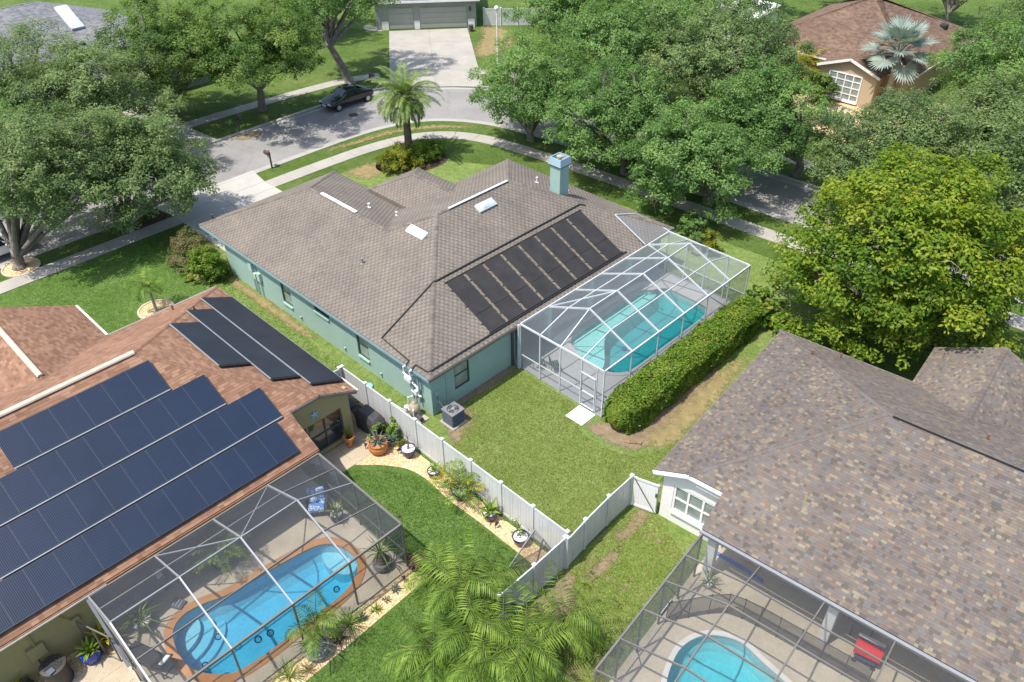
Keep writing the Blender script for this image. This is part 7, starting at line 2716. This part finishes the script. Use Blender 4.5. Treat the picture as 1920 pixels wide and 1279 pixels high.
m, nt, out = nt_new('bubble')
t = N(nt, 'ShaderNodeBsdfTransparent')
t.inputs['Color'].default_value = (.72, .86, .92, 1)
g_ = N(nt, 'ShaderNodeBsdfGlossy')
g_.inputs['Roughness'].default_value = .05
fr = N(nt, 'ShaderNodeLayerWeight')
fr.inputs['Blend'].default_value = .35
mx = N(nt, 'ShaderNodeMixShader')
nt.links.new(fr.outputs['Fresnel'], mx.inputs[0])
nt.links.new(t.outputs[0], mx.inputs[1])
nt.links.new(g_.outputs[0], mx.inputs[2])
nt.links.new(mx.outputs[0], out.inputs['Surface'])
glass_ball('clear glass float near the round far end of the blue pool', 4.65, -9.0, .13)
glass_ball('clear glass float near the pool middle, upper of the close pair', 4.45, -11.8, .14)
glass_ball('clear glass float near the pool middle, lower of the close pair', 4.35, -12.25, .14)
glass_ball('clear glass float near the pool steps', 3.2, -13.2, .13)
glass_ball('clear glass float nearest the lower pool end', 3.9, -14.1, .13)

# lower left corner
M('unit_brown', (.060, .052, .046), .6, .12, 3)
ac2 = thing('air_conditioner', 'round-cornered brown air conditioner at the bottom left by the olive wall', 'air conditioner', (.75, -17.85, .02), .2)
MB().lathe([(.40, 0), (.42, .05), (.40, .08), (.40, .82), (.43, .84), (.43, .92), (.33, .95)], (0, 0, 0), 26).build('cabinet', 'unit_brown', ac2)
MB().lathe([(.32, .88), (.32, .952), (.31, .956)], (0, 0, 0), 22).build('fan_well', 'black_rubber', ac2)
g = MB()
for r in (.28, .18, .09):
    g.tube([(r * math.cos(a), r * math.sin(a), .97) for a in np.linspace(0, 2 * math.pi, 25)], .008, 5, False)
for a in np.linspace(0, math.pi, 6, endpoint=False):
    g.bar((-.32 * math.cos(a), -.32 * math.sin(a), .975), (.32 * math.cos(a), .32 * math.sin(a), .975), .012, .012)
g.build('fan_guard', 'dark_metal', ac2)
MB().box(.12, -.3, .985, .34, -.08, 1.0).build('label_plate', 'slate_cloth', ac2)
for i, (x, y) in enumerate(((.35, -18.75), (.75, -18.95))):
    b_ = thing('trash_bag', 'black lumpy bag on the gravel at the bottom left, %s of two' % ('nearer the wall', 'nearer the unit')[i], 'bag', (x, y, .02), i, 'black bags at the bottom left')
    MB().ball((0, 0, .22), .26, .22, .24, 14, 9).build('bag', 'cover_black', b_, smooth=True)
    MB().lathe([(.05, .42), (.03, .48), (.08, .56)], (0, 0, 0), 8).build('knot', 'cover_black', b_)
tr_ = thing('trellis', 'dark square frame standing before the olive wall near the cage', 'trellis', (.9, -16.35, .02), .35)
fr = MB()
for a, b in (((-.75, 0, 0), (-.75, 0, 1.5)), ((.75, 0, 0), (.75, 0, 1.5)), ((-.75, 0, 1.5), (.75, 0, 1.5)), ((-.75, 0, .02), (.75, 0, .02)), ((0, 0, .04), (0, 0, 1.48))):
    fr.bar(a, b, .045, .045)
fr.build('frame', 'bronze', tr_)
MB().box(-.7, .3, .0, .9, .42, .22).build('planter_edge', 'grey_stone', tr_)

# things in the right-hand cage
def rthing(name, label, cat, u, v, z, rz=0, group=None):
    return thing(name, label, cat, rl(u, v, z), TH + rz, group)


p = rthing('potted_plant', 'white flowering plant in a pale pot inside the grey cage', 'potted plant', .75, -.35, .05)
pot(p, .17, .3, 'white_paint')
spikes(p, 16, .55, .26, 'leaf_palm', .03, (1.5, .5), .3)
P = np.array([(RS.normal() * .18, RS.normal() * .18, .85 + RS.normal() * .12) for k in range(40)])
leaf_object('flowers', P, unit(40), .12, .7, .9 + 0 * P[:, 0], 'leaf_silver', p)
nd = rthing('pool_noodle', 'long blue foam noodle on the shaded patio floor', 'pool noodle', 1.3, 1.15, .11, -.05)
MB().tube([(-1.0, 0, 0), (0, .05, 0), (1.0, 0, 0)], .07, 10).build('foam', 'blue_plastic', nd)
rg_ = rthing('swim_ring', 'pink swim ring on the shaded patio floor', 'swim ring', 1.35, 1.9, .14)
t_ = MB()
t_.tube([(.27 * math.cos(a), .27 * math.sin(a), 0) for a in np.linspace(0, 2 * math.pi, 21)], .1, 10, False)
t_.build('ring', 'pink_plastic', rg_, smooth=True)
um = rthing('stroller', 'small wagon with a red canopy on the pool patio', 'wagon', 6.5, .3, .05, .1)
um.scale = (.72, .72, .8)
MB().box(-.5, -.3, .25, .5, .3, .5).build('tub', 'slate_cloth', um, bevel=.04)
cn = MB()
vs = []
for i in range(7):
    a = math.pi * i / 6
    for x in (-.62, .62):
        vs.append((x, -.42 * math.cos(a), .75 + .38 * math.sin(a)))
cn.add(vs, [(2 * i, 2 * i + 2, 2 * i + 3, 2 * i + 1) for i in range(6)])
cn.build('canopy', 'red_cloth', um, smooth=True)
for x in (-.55, .55):
    for y in (-.38, .38):
        MB().bar((x, y * .78, .4), (x, y, .78), .025, .025).build('pole', 'dark_metal', um)
        MB().tube([(x * .8, y * .8 - .03, .12), (x * .8, y * .8 + .03, .12)], .12, 12).build('wheel', 'black_rubber', um)
MB().box(-.62, .40, .9, .62, .62, 1.0).build('striped_towel', 'white_cloth', um, bevel=.03)
tb = rthing('table', 'square shaded patio table behind the red canopy', 'table', 5.9, 1.45, .05, .4)
MB().box(-.4, -.4, .68, .4, .4, .72).build('table_top', 'grey_metal', tb)
for x in (-.34, .34):
    for y in (-.34, .34):
        MB().box(x - .025, y - .025, 0, x + .025, y + .025, .68).build('leg', 'dark_metal', tb)
bx = rthing('storage_box', 'pale deck box at the bottom right under the grey cage', 'box', 9.2, .2, .05, .05)
MB().box(-.5, -.35, 0, .5, .35, .5).build('body', 'grey_metal', bx, bevel=.02)
MB().box(-.53, -.38, .5, .53, .38, .58).build('lid', 'alu', bx, bevel=.02)
fl = rthing('pool_float', 'blue inflatable raft floating on the kidney pool', 'float', 3.7, -4.35, -.02, .9)
MB().box(-.75, -.3, 0, .75, .3, .14).build('raft', 'blue_plastic', fl, bevel=.06)
MB().box(.5, -.28, .14, .74, .28, .22).build('pillow', 'pale_blue', fl, bevel=.04)

# garden chairs inside the white cage
for i, (x, y, a) in enumerate(((1.2, 6.1, .4), (1.9, 6.5, 2.6))):
    c_ = thing('garden_chair', 'dark green metal garden chair in the white cage, %s' % ('nearer the house', 'nearer the pool')[i], 'chair', (x, y, .06), a, 'garden chairs in the white cage')
    for j in range(4):
        MB().box(-.22, -.21 + j * .11, .42, .22, -.12 + j * .11, .44).build('slat', 'green_metal', c_)
    for j in range(4):
        MB().bar((-.18 + j * .12, .22, .46), (-.18 + j * .12, .27, .88), .02, .02).build('back_rod', 'green_metal', c_)
    MB().bar((-.23, .27, .88), (.23, .27, .88), .03, .03).build('top_rail', 'green_metal', c_)
    for sx in (-.2, .2):
        for sy in (-.2, .2):
            MB().tube([(sx, sy, .42), (sx * 1.15, sy * 1.15, 0)], .015, 6).build('leg', 'green_metal', c_)
rb = MB().lathe([(.08, 0), (.14, .03), (.14, .1), (.05, .14)], (0, 0, 0), 14).build('pool_cleaner', 'blue_plastic')
rb.location = (2.55, 11.5, -1.14)
tag(rb, 'blue robot cleaner on the floor of the teal pool', 'pool cleaner')
# torn dark mesh screen leaning behind the white fence corner
ms = thing('mesh_panel', 'dark mesh panel with grey bars leaning inside the white fence corner', 'panel', (9.3, -3.2, .02), 0)
panel(ms, [(-.6, -.5, .02), (.7, -.6, .02), (.72, .55, 1.3), (-.4, .75, 1.35)], 'screen_fence', 'mesh')
for a, b in (((-.6, -.5, .02), (-.4, .75, 1.35)), ((.7, -.6, .02), (.72, .55, 1.3)), ((-.4, .75, 1.35), (.72, .55, 1.3)), ((.1, .3, .02), (.15, .6, 1.4))):
    MB().bar(a, b, .05, .05).build('bar', 'grey_metal', ms)
